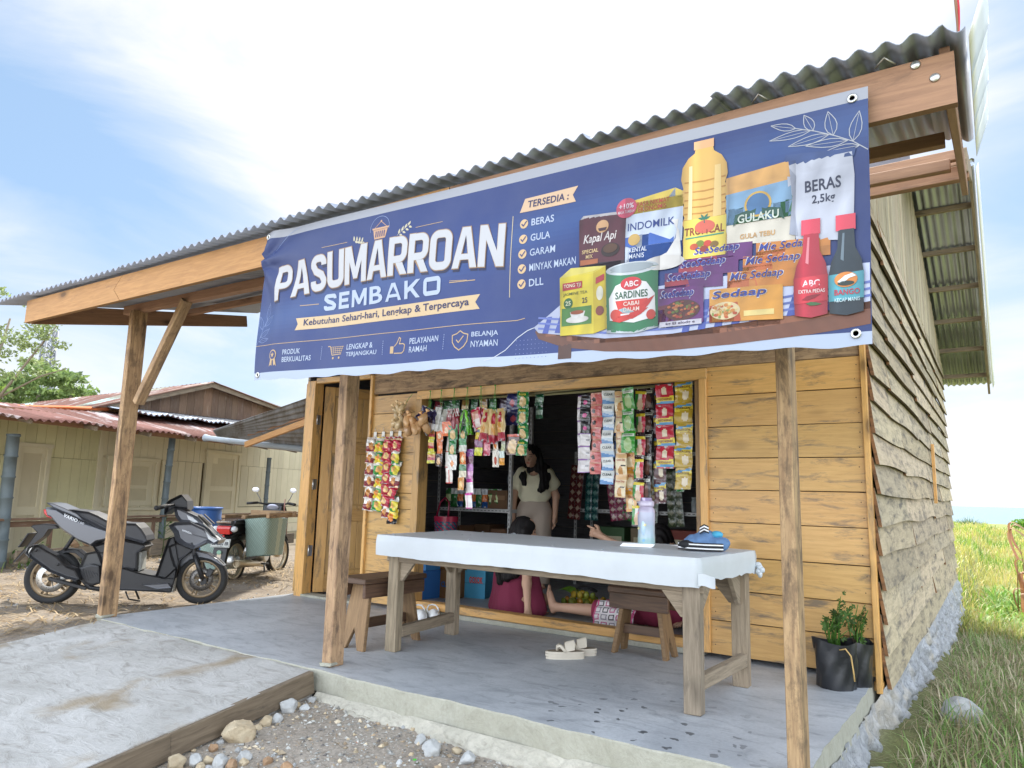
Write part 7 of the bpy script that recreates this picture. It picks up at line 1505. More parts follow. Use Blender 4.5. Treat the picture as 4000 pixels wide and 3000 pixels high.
# baskets and their plank frame
bk = thing('plank_frame', 'raw plank frame laid across the motorcycle seat to carry the woven baskets', 'plank', (MX, MY, MZ), mh)
mb = MB(); mb.box((.22, -.455, .825), (.66, .045, .06)); mb.box((.53, -.22, .83), (.05, .60, .075)); mb.box((.22, -.13, .80), (.60, .05, .04)); mb.box((.22, .13, .80), (.60, .05, .04)); mb.build('plank', WOOD_RAW, bk, .004)
WOVEN = plain('woven_green_strip', WHITE, .55)
for s, lab in ((-1, 'woven mint green plastic basket on the right flank of the motorcycle'), (1, 'woven green basket on the far flank of the motorcycle behind the scooter nose')):
    t = thing('woven_basket', lab, 'basket', (MX, MY, MZ), mh, 'woven baskets on the motorcycle'); mb = MB()
    def bsk(u, v):
        a = 2 * math.pi * u; ca, sa = math.cos(a), math.sin(a); q = (abs(ca) ** 5 + abs(sa) ** 5) ** -.2; hx = .285 - .04 * v; hy = .185 - .035 * v
        w = .004 * math.sin(u * 120) * math.sin(v * 40); return (.22 + ca * q * (hx + w) + .02 * v, s * .285 + sa * q * (hy + w), (.79 if s < 0 else .60) - .45 * v + .012 * math.sin(a * 2))
    mb.grid(bsk, 96, 26, lambda u, v: tuple(x * (1 + .16 * math.sin(u * 302) * math.sin(v * 82)) for x in (lin('#8fa59c') if not (s < 0 and .72 < u < .78) else lin('#b4c0ac'))), 0, True); mb.grid(lambda u, v: (bsk(u, 1)[0] + (.24 - bsk(u, 1)[0]) * v, bsk(u, 1)[1] + (s * .285 - bsk(u, 1)[1]) * v, (.34 if s < 0 else .15) - .015 * v), 40, 3, lambda u, v: lin('#6a8a80')); mb.build('weave', WOVEN, t)
# ------------------------------------------------------------------ neighbour's house, shed roof, drum, tower
hs = thing('yellow_house', 'old low house of pale yellow planks with rusty corrugated roof and bamboo porch posts', 'house', (-10.4617, 4.0487, 0), R(108.2))
def hb_(mb, name, mat, bevel=0.0, parent=None): return mb.build(name, mat, parent or hs, bevel)
mb = MB()
def hplank(s0, s1, z0, z1, y=1.2, w=.17, c=(1, 1, 1)):
    s = s0
    while s < s1 - .01:
        e = min(s1, s + w * rnd.uniform(.8, 1.25)); e = s1 if s1 - e < .06 else e; k = rnd.uniform(.9, 1.06); mb.box(((s + e) / 2, y + rnd.uniform(-.003, .003), (z0 + z1) / 2), (e - s - .006, .025, z1 - z0), None, (c[0] * k, c[1] * k, c[2] * k)); s = e
mb.box((4, 1.25, .80), (13, .03, 2.3), None, (.35, .32, .26))
hplank(-2.4, 2.3, 1.39, 2.0, 1.17, .15, (1.0, 1.04, .86)); hplank(1.42, 2.3, .0, 1.385, 1.17, .17, (1.0, 1.04, .86)); hplank(-2.4, .82, .0, 1.385, 1.17, .2, (1, 1.04, .86))
hplank(2.3, 10, 1.47, 2.2, 1.2, .19); hplank(2.42, 3.75, .60, 1.465, 1.2, .25); hplank(3.80, 4.85, .60, 1.465, 1.2, .21); hplank(6.05, 10, .60, 1.465, 1.2, .21)
for z0, z1 in ((.0, .2), (.2, .4), (.4, .59)): mb.box((6.2, 1.2, (z0 + z1) / 2), (7.8, .025, z1 - z0 - .006), None, tint(.06))
mb.box((3.9, 1.175, .585), (3.1, .03, .05)); mb.box((2.34, 1.16, .95), (.09, .04, 2.1)); mb.box((3.775, 1.17, 1.02), (.05, .04, .9)); mb.box((4, 1.2, -.2), (13, .2, .4), None, (.5, .48, .45))
hb_(mb, 'wall', YELLOW, .003)
def hdoor(s0, s1, z0, z1, y, n=2):
    mb = MB(); w = (s1 - s0) * .13
    for s in (s0, s1): mb.box((s, y - .02, (z0 + z1) / 2), (.07, .07, z1 - z0))
    mb.box(((s0 + s1) / 2, y - .02, z1 + .03), (s1 - s0 + .12, .08, .06)); fr = hb_(mb, 'door_frame', YELLOW, .003); mb = MB()
    mb.box(((s0 + s1) / 2, y, (z0 + z1) / 2), (s1 - s0 - .07, .03, z1 - z0), None, (.86, .84, .8))
    for a, b_ in ((z0, z0 + .09), (z0 + (z1 - z0) * .38, z0 + (z1 - z0) * .46), (z1 - .09, z1)): mb.box(((s0 + s1) / 2, y - .012, (a + b_) / 2), (s1 - s0 - .07, .03, b_ - a))
    for s in (s0 + .035 + w / 2, s1 - .035 - w / 2): mb.box((s, y - .013, (z0 + z1) / 2), (w, .03, z1 - z0))
    hb_(mb, 'door', YELLOW, .003, fr)
hdoor(.88, 1.38, -.1, 1.52, 1.17); hdoor(4.95, 5.95, .46, 1.68, 1.2); hdoor(2.55, 3.62, .64, 1.42, 1.2)
def hcorr(name, quad, nu, nv, mat, amp=.020, pitch=.125, colf=None):
    """corrugations run from the first edge to the second: quad = a0, a1 (upper edge), b0, b1 (lower edge)"""
    a0, a1, b0, b1 = map(Vector, quad); n = int((b1 - b0).length / pitch * 6); nrm = (a1 - a0).cross(b0 - a0).normalized(); mb = MB()
    if nrm.z < 0: nrm = -nrm
    def P(u, v): return a0.lerp(a1, u).lerp(b0.lerp(b1, u), v) + nrm * amp * math.sin(u * n / 6 * 2 * math.pi) + nrm * (.008 * math.sin(u * 40) * v) + Vector((0, 0, -.02 * v * v * math.sin(u * 17) ** 2))
    mb.grid(P, n, nv, colf, 0, True, ((b1 - b0).length, (b0 - a0).length)); o = hb_(mb, name, mat); s = o.modifiers.new('sheet', 'SOLIDIFY'); s.thickness = .002; return o
hcorr('porch_roof', ((-2.6, 1.25, 1.97), (6.3, 1.25, 2.38), (-2.6, -.32, 1.80), (6.3, -.32, 1.86)), 0, 5, ZINC_RUST, colf=lambda u, v: (1.1, .95, .9) if (u * 8.9) % 1.7 < 1.1 else (1.5, 1.4, 1.4))
hcorr('porch_roof', ((2.3, 1.28, 2.30), (6.6, 1.28, 2.46), (2.3, .55, 2.20), (6.6, .55, 2.29)), 0, 4, ZINC)
mb = MB(); mb.tube([(-2.6, 1.15, 1.98), (.58, 1.12, 2.06), (1.6, 1.12, 2.17), (2.35, 1.12, 2.24)], .035, 8, (1.0, .42, .16)); hb_(mb, 'ridge_cap', plain('orange_rust', (.55, .30, .14), .7, .2, var=.4))
# main gable
gp = [(2.15, 2.20), (4.82, 3.02), (7.75, 2.80), (7.75, 2.30)]
mb = MB(); s = 2.3
def gtop(s): return 2.20 + (s - 2.15) / 2.67 * .82 if s < 4.82 else 3.02 - (s - 4.82) / 2.93 * .26
while s < 7.7: w = rnd.uniform(.17, .27); e = min(7.72, s + w); mb.box(((s + e) / 2, 1.3, (2.15 + gtop((s + e) / 2)) / 2), (e - s - .008, .025, gtop((s + e) / 2) - 2.15), None, tint(.25)); s = e
hb_(mb, 'gable_boards', WOOD_HOUSE)
mb = MB(); mb.bar((2.0, 1.12, 2.18), (4.84, 1.12, 3.05), .03, .11); mb.bar((4.80, 1.12, 3.05), (8.1, 1.12, 2.76), .03, .11); hb_(mb, 'barge_board', WOOD_GREY)
hcorr('main_roof', ((4.82, 1.05, 3.09), (5.87, 8, 2.80), (2.0, 1.05, 2.22), (5.88, 8, 2.62)), 0, 4, ZINC_RUST, colf=lambda u, v: (1.0, .9, .85) if not .16 < u < .30 and not u > .8 else (1.3, 2.6, 2.6))
hcorr('main_roof', ((4.80, 1.05, 3.09), (5.87, 8, 2.80), (8.3, 1.05, 2.74), (9.3, 8, 2.4)), 0, 4, ZINC_RUST)
mb = MB(); mb.bar((-2.5, -.05, 1.80), (8, -.05, 1.83), .05, .07); mb.bar((-2.5, .6, 1.97), (8, .6, 2.02), .05, .06); hb_(mb, 'eave_beam', WOOD_RED)
for k in range(9): mb = MB(); s_ = -2.2 + k * 1.0; mb.bar((s_, 1.2, 2.06), (s_ + .05, -.28, 1.77), .04, .06); hb_(mb, 'rafter', WOOD_GREY)
def bamboo(s, y, z0, z1, r, lean=0.0):
    mb = MB(); pts, rs = [], []; z = z0
    while z < z1:
        for dz, k in ((0, 1.12), (.012, 1.0), (.24, 1.0), (.252, 1.12)):
            if z + dz <= z1 + .02: pts.append((s + lean * (z + dz - z0), y + .01 * math.sin(z * 2), z + dz)); rs.append(r * k)
        z += .264
    mb.tube(pts, rs, 14); hb_(mb, 'bamboo_post', BAMBOO)
bamboo(-.10, 0, -.25, 1.76, .072, -.02); bamboo(2.586, 0, -.25, 1.82, .052, .02); bamboo(5.33, 0, -.25, 1.80, .042)
mb = MB(); mb.bar((-2.3, -.02, .535), (8, -.02, .50), .07, .03); mb.bar((-2.3, 0, .47), (8, 0, .44), .03, .07)
for k in range(11): mb.bar((-2.2 + k * .92, 0, -.15), (-2.2 + k * .92, 0, .5), .05, .04, (0, 1, 0))
hb_(mb, 'railing', WOOD_HOUSE, .003)
mb = MB(); mb.box((3.25, -.1, .04), (2.0, .03, .26), (0, 0, .02)); mb.box((.75, -.12, .06), (1.5, .04, .16)); mb.box((4.9, .2, -.05), (3.6, .03, .22), None, (.6, .6, .6)); hb_(mb, 'low_fence_board', WOOD_GREY, .004)
mb = MB(); mb.box((.15, 1.10, 1.55), (.09, .08, .26), None, (.04, .04, .04)); hb_(mb, 'meter_box', PRINT_M, .004)
# shed roof reaching in from the right
sh = thing('shed_roof', 'grey corrugated lean-to roof between the yellow house and the shop door', 'shed roof', (-9.3, 6.7, 0)); IM = Matrix.Translation((-9.3, 6.7, 0)).inverted()
mb = MB(); P1, P2, P3, P4 = Vector((-9.84, 6.34, 1.85)), Vector((-6.9, 5.98, 2.235)), Vector((-7.8, 7.05, 1.56)), Vector((-10.16, 6.62, 1.80)); n = 9 * 8
def shp(u, v): return P1.lerp(P2, u).lerp(P4.lerp(P3, u), v) + Vector((0, 0, .012 * math.sin(v * 9 * 6.283)))
mb.grid(shp, 10, n, None, 0, True, (3, 1)); mb.move(IM); o = mb.build('roof_sheet', ZINC_GREY, sh); s_ = o.modifiers.new('sheet', 'SOLIDIFY'); s_.thickness = .003
mb = MB(); mb.bar((-9.16, 6.45, 1.63), (-7.3, 6.12, 1.90), .045, .085); mb.move(IM); mb.build('rafter', WOOD_FASCIA, sh, .003)
mb = MB(); mb.bar((-9.35, 6.62, 1.80), (-7.4, 6.3, 2.02), .04, .05); mb.bar((-10.0, 6.85, 1.70), (-7.9, 7.1, 1.52), .05, .05); mb.move(IM); mb.build('purlin', WOOD_RED, sh, .003)
mb = MB(); mb.tube([(-10.6, 6.70, 1.785), (-10.5, 6.72, 1.775), (-8.4, 6.9, 1.58)], [.062, .045, .045], 14, (.34, .38, .41)); mb.move(IM); mb.build('gutter_pipe', PRINT_M, sh)
dr = thing('plastic_drum', 'blue open plastic drum standing behind the scooter front', 'drum', (-10.25, 6.62, -.16))
mb = MB(); mb.lathe([(.20, 0), (.215, .03), (.222, .3), (.228, .33), (.222, .36), (.222, .62), (.228, .65), (.222, .68), (.22, .80), (.212, .82)], n=32); mb.build('drum_body', BLUEPL, dr)
mb = MB(); mb.lathe([(.222, .815), (.236, .82), (.238, .845), (.226, .85), (.21, .84), (.205, .5), (.001, .48)], n=32, col=(1.3, 1.3, 1.3)); mb.build('drum_rim', BLUEPL, dr)
tw = thing('lattice_tower', 'thin steel lattice tower far behind the trees on the left', 'tower', (-88.2, 35.5, -.5)); mb = MB(); Ht = 18.6
def tleg(i, z): k = .85 - .35 * z / Ht; return Vector(((1 if i in (0, 3) else -1) * k, (1 if i < 2 else -1) * k, z))
for i in range(4):
    mb.tube([tleg(i, 0), tleg(i, Ht)], .11, 5); mb.tube([(tleg(i, 0) + tleg((i + 1) % 4, 0)) / 2, (tleg(i, Ht) + tleg((i + 1) % 4, Ht)) / 2], .02, 4) if i == 0 else None
    for k in range(20): z0, z1 = Ht * k / 20, Ht * (k + 1) / 20; j = (i + 1) % 4; mb.tube([tleg(i, z0), tleg(j, z1)], .05, 4); mb.tube([tleg(j, z0), tleg(i, z1)], .05, 4); mb.tube([tleg(i, z1), tleg(j, z1)], .05, 4)
mb.build('lattice', plain('galvanised_tower_steel', (.20, .21, .23), .6, .1), tw)
# ------------------------------------------------------------------ rocks, gravel, straw, grass, trees
rocks = [(-3.174, 2.622, 0.106, 'W'), (-3.126, 2.694, 0.056, 'W'), (-3.077, 2.247, 0.154, 'T'), (-3.113, 2.437, 0.077, 'T'), (-3.11, 2.502, 0.066, 'W'), (-3.045, 1.927, 0.095, 'T'), (-3.0, 1.994, 0.071, 'W'), (-2.98, 2.035, 0.047, 'T'), (-2.891, 2.043, 0.081, 'W'), (-2.971, 2.183, 0.033, 'W'), (-2.869, 2.145, 0.072, 'W'), (-2.837, 2.058, 0.06, 'R'), (-2.75, 2.18, 0.054, 'R'), (-2.626, 2.182, 0.063, 'R'), (-2.944, 1.981, 0.049, 'T'), (-3.108, 2.183, 0.038, 'W'), (-2.343, 2.729, 0.065, 'W'), (-2.218, 2.666, 0.096, 'W'), (-2.471, 2.82, 0.04, 'T'), (-2.298, 2.426, 0.039, 'T'), (-2.288, 2.601, 0.029, 'T'), (-2.272, 2.51, 0.036, 'W'), (-2.141, 2.746, 0.045, 'T'), (-2.03, 2.693, 0.079, 'W'), (-1.976, 2.595, 0.042, 'W'), (-3.19, 2.79, 0.06, 'W'), (-2.958, 2.277, 0.023, 'W'), (-2.789, 2.235, 0.026, 'W'), (-2.76, 2.243, 0.022, 'W'), (-2.636, 2.233, 0.025, 'W'), (-3.106, 2.748, 0.03, 'T'), (-3.19, 2.70, 0.044, 'T'), (-3.10, 2.383, 0.056, 'T'), (-3.07, 2.12, 0.053, 'R'), (-2.828, 2.112, 0.05, 'T'), (-2.53, 2.81, 0.032, 'W'), (-2.508, 2.474, 0.033, 'T'), (-2.778, 2.479, 0.023, 'W'), (-2.578, 2.571, 0.027, 'W'), (-2.914, 2.0, 0.035, 'W')]
big = {0: 'pale grey rock touching the ramp plank halfway along, the largest white one near the top', 2: 'large tan rock lying against the ramp plank, biggest of the tan ones', 5: 'squarish tan rock lowest against the ramp plank at the photo bottom', 6: 'grey pointed rock right of the lowest tan rock', 8: 'round rough white rock in the row beside the grey pointed rock', 16: 'upright white stone alone on the dirt in front of the slab', 17: 'flat grey white stone lying just right of the upright white stone', 23: 'white and rusty stone farthest right on the dirt', 10: 'knobbly pale rock beyond the round rough white rock', 13: 'rust brown angular stone nearest the photo bottom, right of the white pebbles', 11: 'rust brown stone in front of the knobbly pale rock', 12: 'small rust brown stone behind the white pebbles', 3: 'tan stone touching the pale grey rock'}
def rock(x, y, w, k, lab, grp, z=None, sq=(1.0, .8, .75), rz=None, seed=0):
    res = w / 20; r = w / 2; cs = [(rnd.uniform(-1, 1), rnd.uniform(-1, 1), rnd.uniform(-1, 1)) for _ in range(15)]
    def f(p):
        d = elp(p, (0, 0, 0), (r * sq[0], r * sq[1], r * sq[2]))
        for c in cs: n = np.array(c) / np.linalg.norm(c); d = np.maximum(d, p @ n - r * .60 * (abs(n[0]) * sq[0] + abs(n[1]) * sq[1] + abs(n[2]) * sq[2]) / (abs(n).sum()) * 1.12)
        return d + r * .035 * vnoise(p, 5 / r, seed) + r * .03 * vnoise(p, 15 / r, seed + 2)
    V, F = sdf_mesh(f, (-r * 1.25,) * 3, (r * 1.25,) * 3, res); o = np_obj('rock', V, F, {'W': STONE_W, 'T': STONE_T, 'R': STONE_R}[k], None, np.ones((len(V), 3)) * rnd.uniform(.7, 1.0), False)
    o.location = (x, y, (hz(x, y) if z is None else z) + r * sq[2] * .62); o.rotation_euler = (0, 0, rnd.uniform(0, 6) if rz is None else rz); return tag(o, lab, 'rock', grp)
cn = {'W': 'small whitish stone among the rubble beside the ramp plank', 'T': 'small tan stone among the rubble beside the ramp plank', 'R': 'small rust brown stone among the rubble beside the ramp plank'}
for i, (x, y, w, k) in enumerate(rocks): rock(x, y, w * 1.22, k, big.get(i, cn[k]), 'rocks on the dirt in front of the porch', seed=i)
rock(-.30, 5.36, .30, 'W', 'pale boulder lying in the grass beside the foundation', None, -.33, (1.05, .75, .72), R(-35), 50)
for k, (x, y, w) in enumerate(((-.62, 4.98, .13), (-.60, 5.6, .10), (-.55, 3.9, .12))): rock(x, y, w, 'W', ['grey stone at the foot of the foundation corner', 'small grey stone against the foundation wall', 'grey stone below the slab edge'][k], None, seed=60 + k)
def scatter_tris(name, xy, size, mat, cols, lab, cat):
    n = len(xy); base = np.array([[1, 0, 0], [-1, 0, 0], [0, 1, 0], [0, -1, 0], [0, 0, 1], [0, 0, -1]], float); f = np.array([[0, 2, 4], [2, 1, 4], [1, 3, 4], [3, 0, 4], [2, 0, 5], [1, 2, 5], [3, 1, 5], [0, 3, 5]])
    V = base[None] * (size[:, None, None] * nrng.uniform(.5, 1.25, (n, 6, 3))) + nrng.normal(0, .15, (n, 6, 3)) * size[:, None, None]
    a = nrng.uniform(0, 6.28, n); c, s = np.cos(a), np.sin(a); V = np.stack([V[..., 0] * c[:, None] - V[..., 1] * s[:, None], V[..., 0] * s[:, None] + V[..., 1] * c[:, None], V[..., 2] * .7], -1)
    V += np.concatenate([xy, height(xy[:, 0], xy[:, 1])[:, None] + size[:, None] * .2], 1)[:, None]
    F = (f[None] + (np.arange(n) * 6)[:, None, None]).reshape(-1, 3); o = np_obj(name, V.reshape(-1, 3), F, mat, None, np.repeat(cols, 6, 0), False); return tag(o, lab, cat, None, 'stuff')
n = 5200; xy = np.stack([nrng.uniform(-3.3, -.5, n), nrng.uniform(1.6, 2.87, n)], 1); sz = np.clip(nrng.lognormal(-5.3, .55, n), .002, .016)
gc_ = np.array([[.95, .93, .88], [.6, .58, .54], [.8, .6, .4], [1.1, 1.08, 1.02], [.35, .32, .3]])[nrng.choice(5, n, p=[.3, .3, .15, .15, .1])]
scatter_tris('gravel', xy, sz, STONE_W, gc_, 'loose gravel and chips over the dirt in front of the porch', 'gravel')
n = 260; xy = np.stack([nrng.uniform(-3.2, -.6, n), nrng.uniform(1.6, 2.8, n)], 1); m_ = vnoise(np.concatenate([xy, xy[:, :1] * 0], 1), 2.2, 1.) > -.1; xy = xy[m_]
scatter_tris('stone_chips', xy, np.clip(nrng.lognormal(-4.4, .35, len(xy)), .006, .02), STONE_T, np.array([[1, 1, 1], [.6, .6, .62], [1.2, 1.25, 1.35]])[nrng.integers(0, 3, len(xy))], 'broken stone chips spread among the rocks on the dirt', 'stone chips')
n = 2600; xy = np.stack([nrng.uniform(-14, -5.8, n), nrng.uniform(1.2, 8, n)], 1); keep = nrng.random(n) < np.where((xy[:, 1] > 4.2) & (xy[:, 0] < -7), 1, .35); xy = xy[keep]
scatter_tris('pebbles', xy, np.clip(nrng.lognormal(-4.7, .5, len(xy)), .004, .03), STONE_W, np.ones((len(xy), 3)) * nrng.uniform(.5, 1.1, (len(xy), 1)), 'pebbles scattered over the straw covered yard', 'gravel')
def blades(name, P, h, w, lean, az, cols, mat, lab, cat, k=3, droop=1.0, flat=False):
    n = len(P); t = np.linspace(0, 1, k + 1); d = np.stack([np.cos(az), np.sin(az), 0 * az], 1); sidev = np.stack([-np.sin(az), np.cos(az), 0 * az], 1); V = np.zeros((n, k + 1, 2, 3))
    for i, tt in enumerate(t):
        if flat: c = P + d * (h * (tt - .5))[:, None] + np.array([0, 0, 1]) * (.012 * np.sin(tt * 3.1) * lean)[:, None] + sidev * (h * .05 * (tt - .5) ** 2 * 4 * droop)[:, None]
        else: c = P + d * (h * lean * tt ** 1.8)[:, None] + np.array([0, 0, 1]) * (h * (tt - .55 * droop * lean * tt ** 2.6))[:, None]
        ww = w * (1 - .92 * tt ** 1.5 if not flat else 1.0); V[:, i, 0] = c - sidev * ww[:, None] / 2; V[:, i, 1] = c + sidev * ww[:, None] / 2
    q = np.array([[2 * i, 2 * i + 1, 2 * i + 3, 2 * i + 2] for i in range(k)]); F = (q[None] + (np.arange(n) * 2 * (k + 1))[:, None, None]).reshape(-1, 4)
    o = np_obj(name, V.reshape(-1, 3), F, mat, None, np.repeat(cols, 2 * (k + 1), 0), True); return tag(o, lab, cat, None, 'stuff')
def gpts(x, y): return np.stack([x, y, height(x, y)], 1)
def pick(cols, n, p): return np.array(cols)[nrng.choice(len(cols), n, p=p)] * nrng.uniform(.75, 1.25, (n, 1))
# shaded grass close to the shop
n = 30000; x = nrng.uniform(-.62, 3.0, n); y = nrng.uniform(1.8, 13.5, n) ; edge_ = np.where(y < 4.7, -.56, -.52); x = np.where(x < edge_ + .1, edge_ + nrng.uniform(0, .5, n), x)
m_ = vnoise(np.stack([x, y, 0 * x], 1), 1.7, .7) + nrng.normal(0, .5, n); keep = m_ > -.45; x, y = x[keep], y[keep]; n = len(x)
cl_ = np.clip(.5 + .5 * vnoise(np.stack([x, y, 0 * x], 1), .9, 2.1), 0, 1)
h = nrng.uniform(.07, .26, n) * (.6 + .8 * cl_) * np.where(x < -.42, .7, 1.0); cols = np.where((nrng.random(n) < .32 + .3 * (1 - cl_))[:, None], pick([[.66, .57, .40], [.46, .37, .22]], n, [.5, .5]), pick([[.17, .31, .07], [.26, .40, .11], [.36, .43, .17]], n, [.4, .35, .25]))
blades('grass', gpts(x, y), h, nrng.uniform(.004, .012, n), nrng.uniform(.2, 1.1, n), nrng.uniform(0, 6.28, n), cols, GRASS, 'tangled green and dry grass on the shaded side of the shop', 'grass')
n = 6500; x = nrng.uniform(-.55, 2.6, n); y = nrng.uniform(2.2, 12.5, n); blades('dry_grass', gpts(x, y) + np.array([0, 0, .02]), nrng.uniform(.15, .45, n), nrng.uniform(.002, .005, n), nrng.uniform(.5, 4, n), nrng.uniform(0, 6.28, n), pick([[.42, .34, .21], [.5, .42, .28], [.33, .24, .15]], n, [.4, .3, .3]), GRASS, 'dry bent grass stalks lying beside the foundation', 'dry grass', 3, 1, True)
# sunlit meadow
n = 34000; r = 10.5 + 50 * nrng.random(n) ** 1.7; a = nrng.uniform(-.13, .30, n); x = r * np.sin(a) ; y = r * np.cos(a); keep = x > -.052 * y; x, y, r = x[keep], y[keep], r[keep]; n = len(x); pp_ = vnoise(np.stack([x, y, 0 * x], 1), .45, 3.3)
cols = np.where((pp_ + nrng.normal(0, .25, n) > -.1)[:, None], pick([[.24, .38, .05], [.34, .42, .07], [.16, .28, .05]], n, [.4, .3, .3]), pick([[.54, .50, .13], [.46, .47, .12], [.58, .46, .2]], n, [.4, .35, .25]))
blades('meadow_grass', gpts(x, y), nrng.uniform(.10, .30, n) * (1 + .02 * r), nrng.uniform(.008, .02, n) * (.5 + r / 22), nrng.uniform(.2, .9, n), nrng.uniform(0, 6.28, n), cols, GRASS, 'sunlit yellow green meadow reaching to the sea', 'grass')
n = 900; x = nrng.uniform(-.35, 1.4, n); y = nrng.uniform(11.5, 17, n); blades('broad_weeds', gpts(x, y), nrng.uniform(.2, .45, n), nrng.uniform(.03, .07, n), nrng.uniform(.4, 1, n), nrng.uniform(0, 6.28, n), pick([[.18, .36, .05], [.27, .44, .08]], n, [.5, .5]), GRASS, 'broad bright green weeds in the sun behind the shop corner', 'weeds')
# straw on the yard at the left
n = 13000; x = nrng.uniform(-13, -5.62, n); y = nrng.uniform(.6, 8.5, n); keep = (vnoise(np.stack([x, y, 0 * x], 1), 1.4, 5.) + nrng.normal(0, .45, n) > -.25); x, y = x[keep], y[keep]; n = len(x)
blades('straw', gpts(x, y) + np.array([0, 0, .006]), nrng.uniform(.08, .34, n), nrng.uniform(.004, .010, n), nrng.uniform(.3, 2.5, n), nrng.uniform(0, 6.28, n), pick([[1, 1, 1], [.8, .72, .6], [.6, .52, .42]], n, [.4, .35, .25]), STRAW, 'dry straw and stalks strewn over the yard around the scooter', 'straw', 3, 1, True)
n = 240; x = nrng.uniform(-3.2, -.8, n); y = nrng.uniform(1.8, 2.8, n); blades('twigs', gpts(x, y) + np.array([0, 0, .006]), nrng.uniform(.02, .10, n), nrng.uniform(.0015, .003, n), nrng.uniform(.2, 1, n), nrng.uniform(0, 6.28, n), pick([[.7, .6, .5], [.3, .25, .2]], n, [.5, .5]), STRAW, 'tiny twigs and straw bits on the dirt in front of the porch', 'twigs', 3, 1, True)
for k, (x, y, c, l) in enumerate(((-2.745, 2.19, '#2f4fc0', 'scrap of blue plastic on the dirt among the stones'), (-2.66, 2.46, '#e6e6e4', 'scrap of white plastic on the dirt beyond the tan stones'), (-2.22, 2.56, '#4fb83c', 'scrap of bright green plastic on the dirt'), (-2.56, 2.56, '#e0703c', 'tiny orange plastic scrap on the dirt'), (-3.0, 2.60, '#e2e2dc', 'white paper scrap beside the pale grey rock'))):
    mb = MB(); a = k * 1.3; mb.grid(lambda u, v: ((u - .5) * .05 * math.cos(a) - (v - .5) * .016 * math.sin(a), (u - .5) * .05 * math.sin(a) + (v - .5) * .016 * math.cos(a), .006 + .006 * math.sin(u * 5 + k)), 5, 2, lambda u, v: lin(c)); o = mb.build('litter_scrap', PRINT); o.location = (x, y, hz(x, y) + .004); tag(o, l, 'litter')
n = 700; x = nrng.uniform(-13, -8.5, n); y = nrng.uniform(3.2, 8.0, n); wl = (x + 10.46) * -.3126 + (y - 4.05) * .9499; dist = (x + 10.46) * .9499 + (y - 4.05) * .3126; keep = (dist > -.6) & (dist < .45); x, y = x[keep], y[keep]; n = len(x)
blades('yard_weeds', gpts(x, y), nrng.uniform(.08, .22, n), nrng.uniform(.008, .02, n), nrng.uniform(.3, 1, n), nrng.uniform(0, 6.28, n), pick([[.12, .22, .05], [.2, .28, .09]], n, [.6, .4]), GRASS, 'low green weeds along the fence of the yellow house', 'weeds')
# leaves as small folded quads
def leaves(name, C, rad, size, cols, mat, parent, n):
    k = nrng.integers(0, len(C), n); d = nrng.normal(0, 1, (n, 3)); d /= np.linalg.norm(d, axis=1)[:, None]; rr = np.array(rad)[k]; p = np.array(C)[k] + d * rr * (nrng.random(n) ** .45)[:, None]
    a = nrng.normal(0, 1, (n, 3)); a /= np.linalg.norm(a, axis=1)[:, None]; b = np.cross(a, nrng.normal(0, 1, (n, 3))); b /= np.linalg.norm(b, axis=1)[:, None]; s = nrng.uniform(.6, 1.3, n)[:, None] * size
    V = np.stack([p - a * s, p + b * s * .45, p + a * s, p - b * s * .45], 1).reshape(-1, 3); return np_obj(name, V, np.arange(4 * n).reshape(-1, 4), mat, parent, np.repeat(pick(cols, n, [1 / len(cols)] * len(cols)), 4, 0), False)
def tree(lab, base, limbs, clumps, size, n, cols, grp='trees behind the yellow house', name='tree'):
    t = thing(name, lab, 'tree', base, 0, grp); mb = MB()
    for pts, rs in limbs: mb.tube(pts, rs, 7)
    mb.build('trunk', plain('tree_bark', (.24, .19, .14), .9, var=.4), t); leaves('crown', [c[:3] for c in clumps], [c[3] if len(c) == 4 else c[3:6] for c in clumps], size, cols, LEAF, t, n); return t
def clump(c, R_, n, s): return [(c[0] + R_[0] * rnd.uniform(-1, 1), c[1] + R_[1] * rnd.uniform(-1, 1), c[2] + R_[2] * rnd.uniform(-1, 1), s * rnd.uniform(.7, 1.3), s * rnd.uniform(.7, 1.3), s * .45 * rnd.uniform(.7, 1.3)) for _ in range(n)]
tree('tall thin tree with feathery sparse leaves at the left edge', (-27.6, 9.4, -.4), [([(-.6, -.4, 0), (-.3, -.3, 2.5), (.2, 0, 4.6), (.6, .2, 6.8)], [.14, .11, .07, .03]), ([(-.1, -.1, 3.2), (.7, .4, 4.6), (1.5, .9, 6.0), (1.9, 1.1, 6.6)], [.06, .045, .03, .015]), ([(.1, 0, 4.3), (-.5, -.4, 5.4), (-.8, -.6, 6.8)], [.05, .03, .012]), ([(.5, .3, 4.2), (1.4, 1.0, 4.9), (2.1, 1.5, 5.2)], [.035, .025, .012])], clump((.7, .4, 6.2), (1.5, 1.2, 1.5), 34, .40), .075, 2400, [[2.4, 1.8, 2.8], [2.9, 2.2, 3.2], [1.8, 1.4, 2.2]])  # leaf tints paled and greyed, so the haze sits in their colour
tree('slim tree with few leaves and bare leaning limbs at the left photo edge', (-28.4, 7.2, -.4), [([(0, 0, 0), (.5, .4, 2.4), (1.1, .9, 4.4), (1.5, 1.2, 6.0)], [.10, .08, .05, .02]), ([(.8, .6, 3.4), (.3, .3, 4.8), (.0, .2, 6.0)], [.04, .03, .012])], clump((.9, .8, 5.4), (1.1, .9, 1.2), 16, .35), .08, 1100, [[2.0, 1.8, 1.7], [2.3, 2.1, 1.9]])
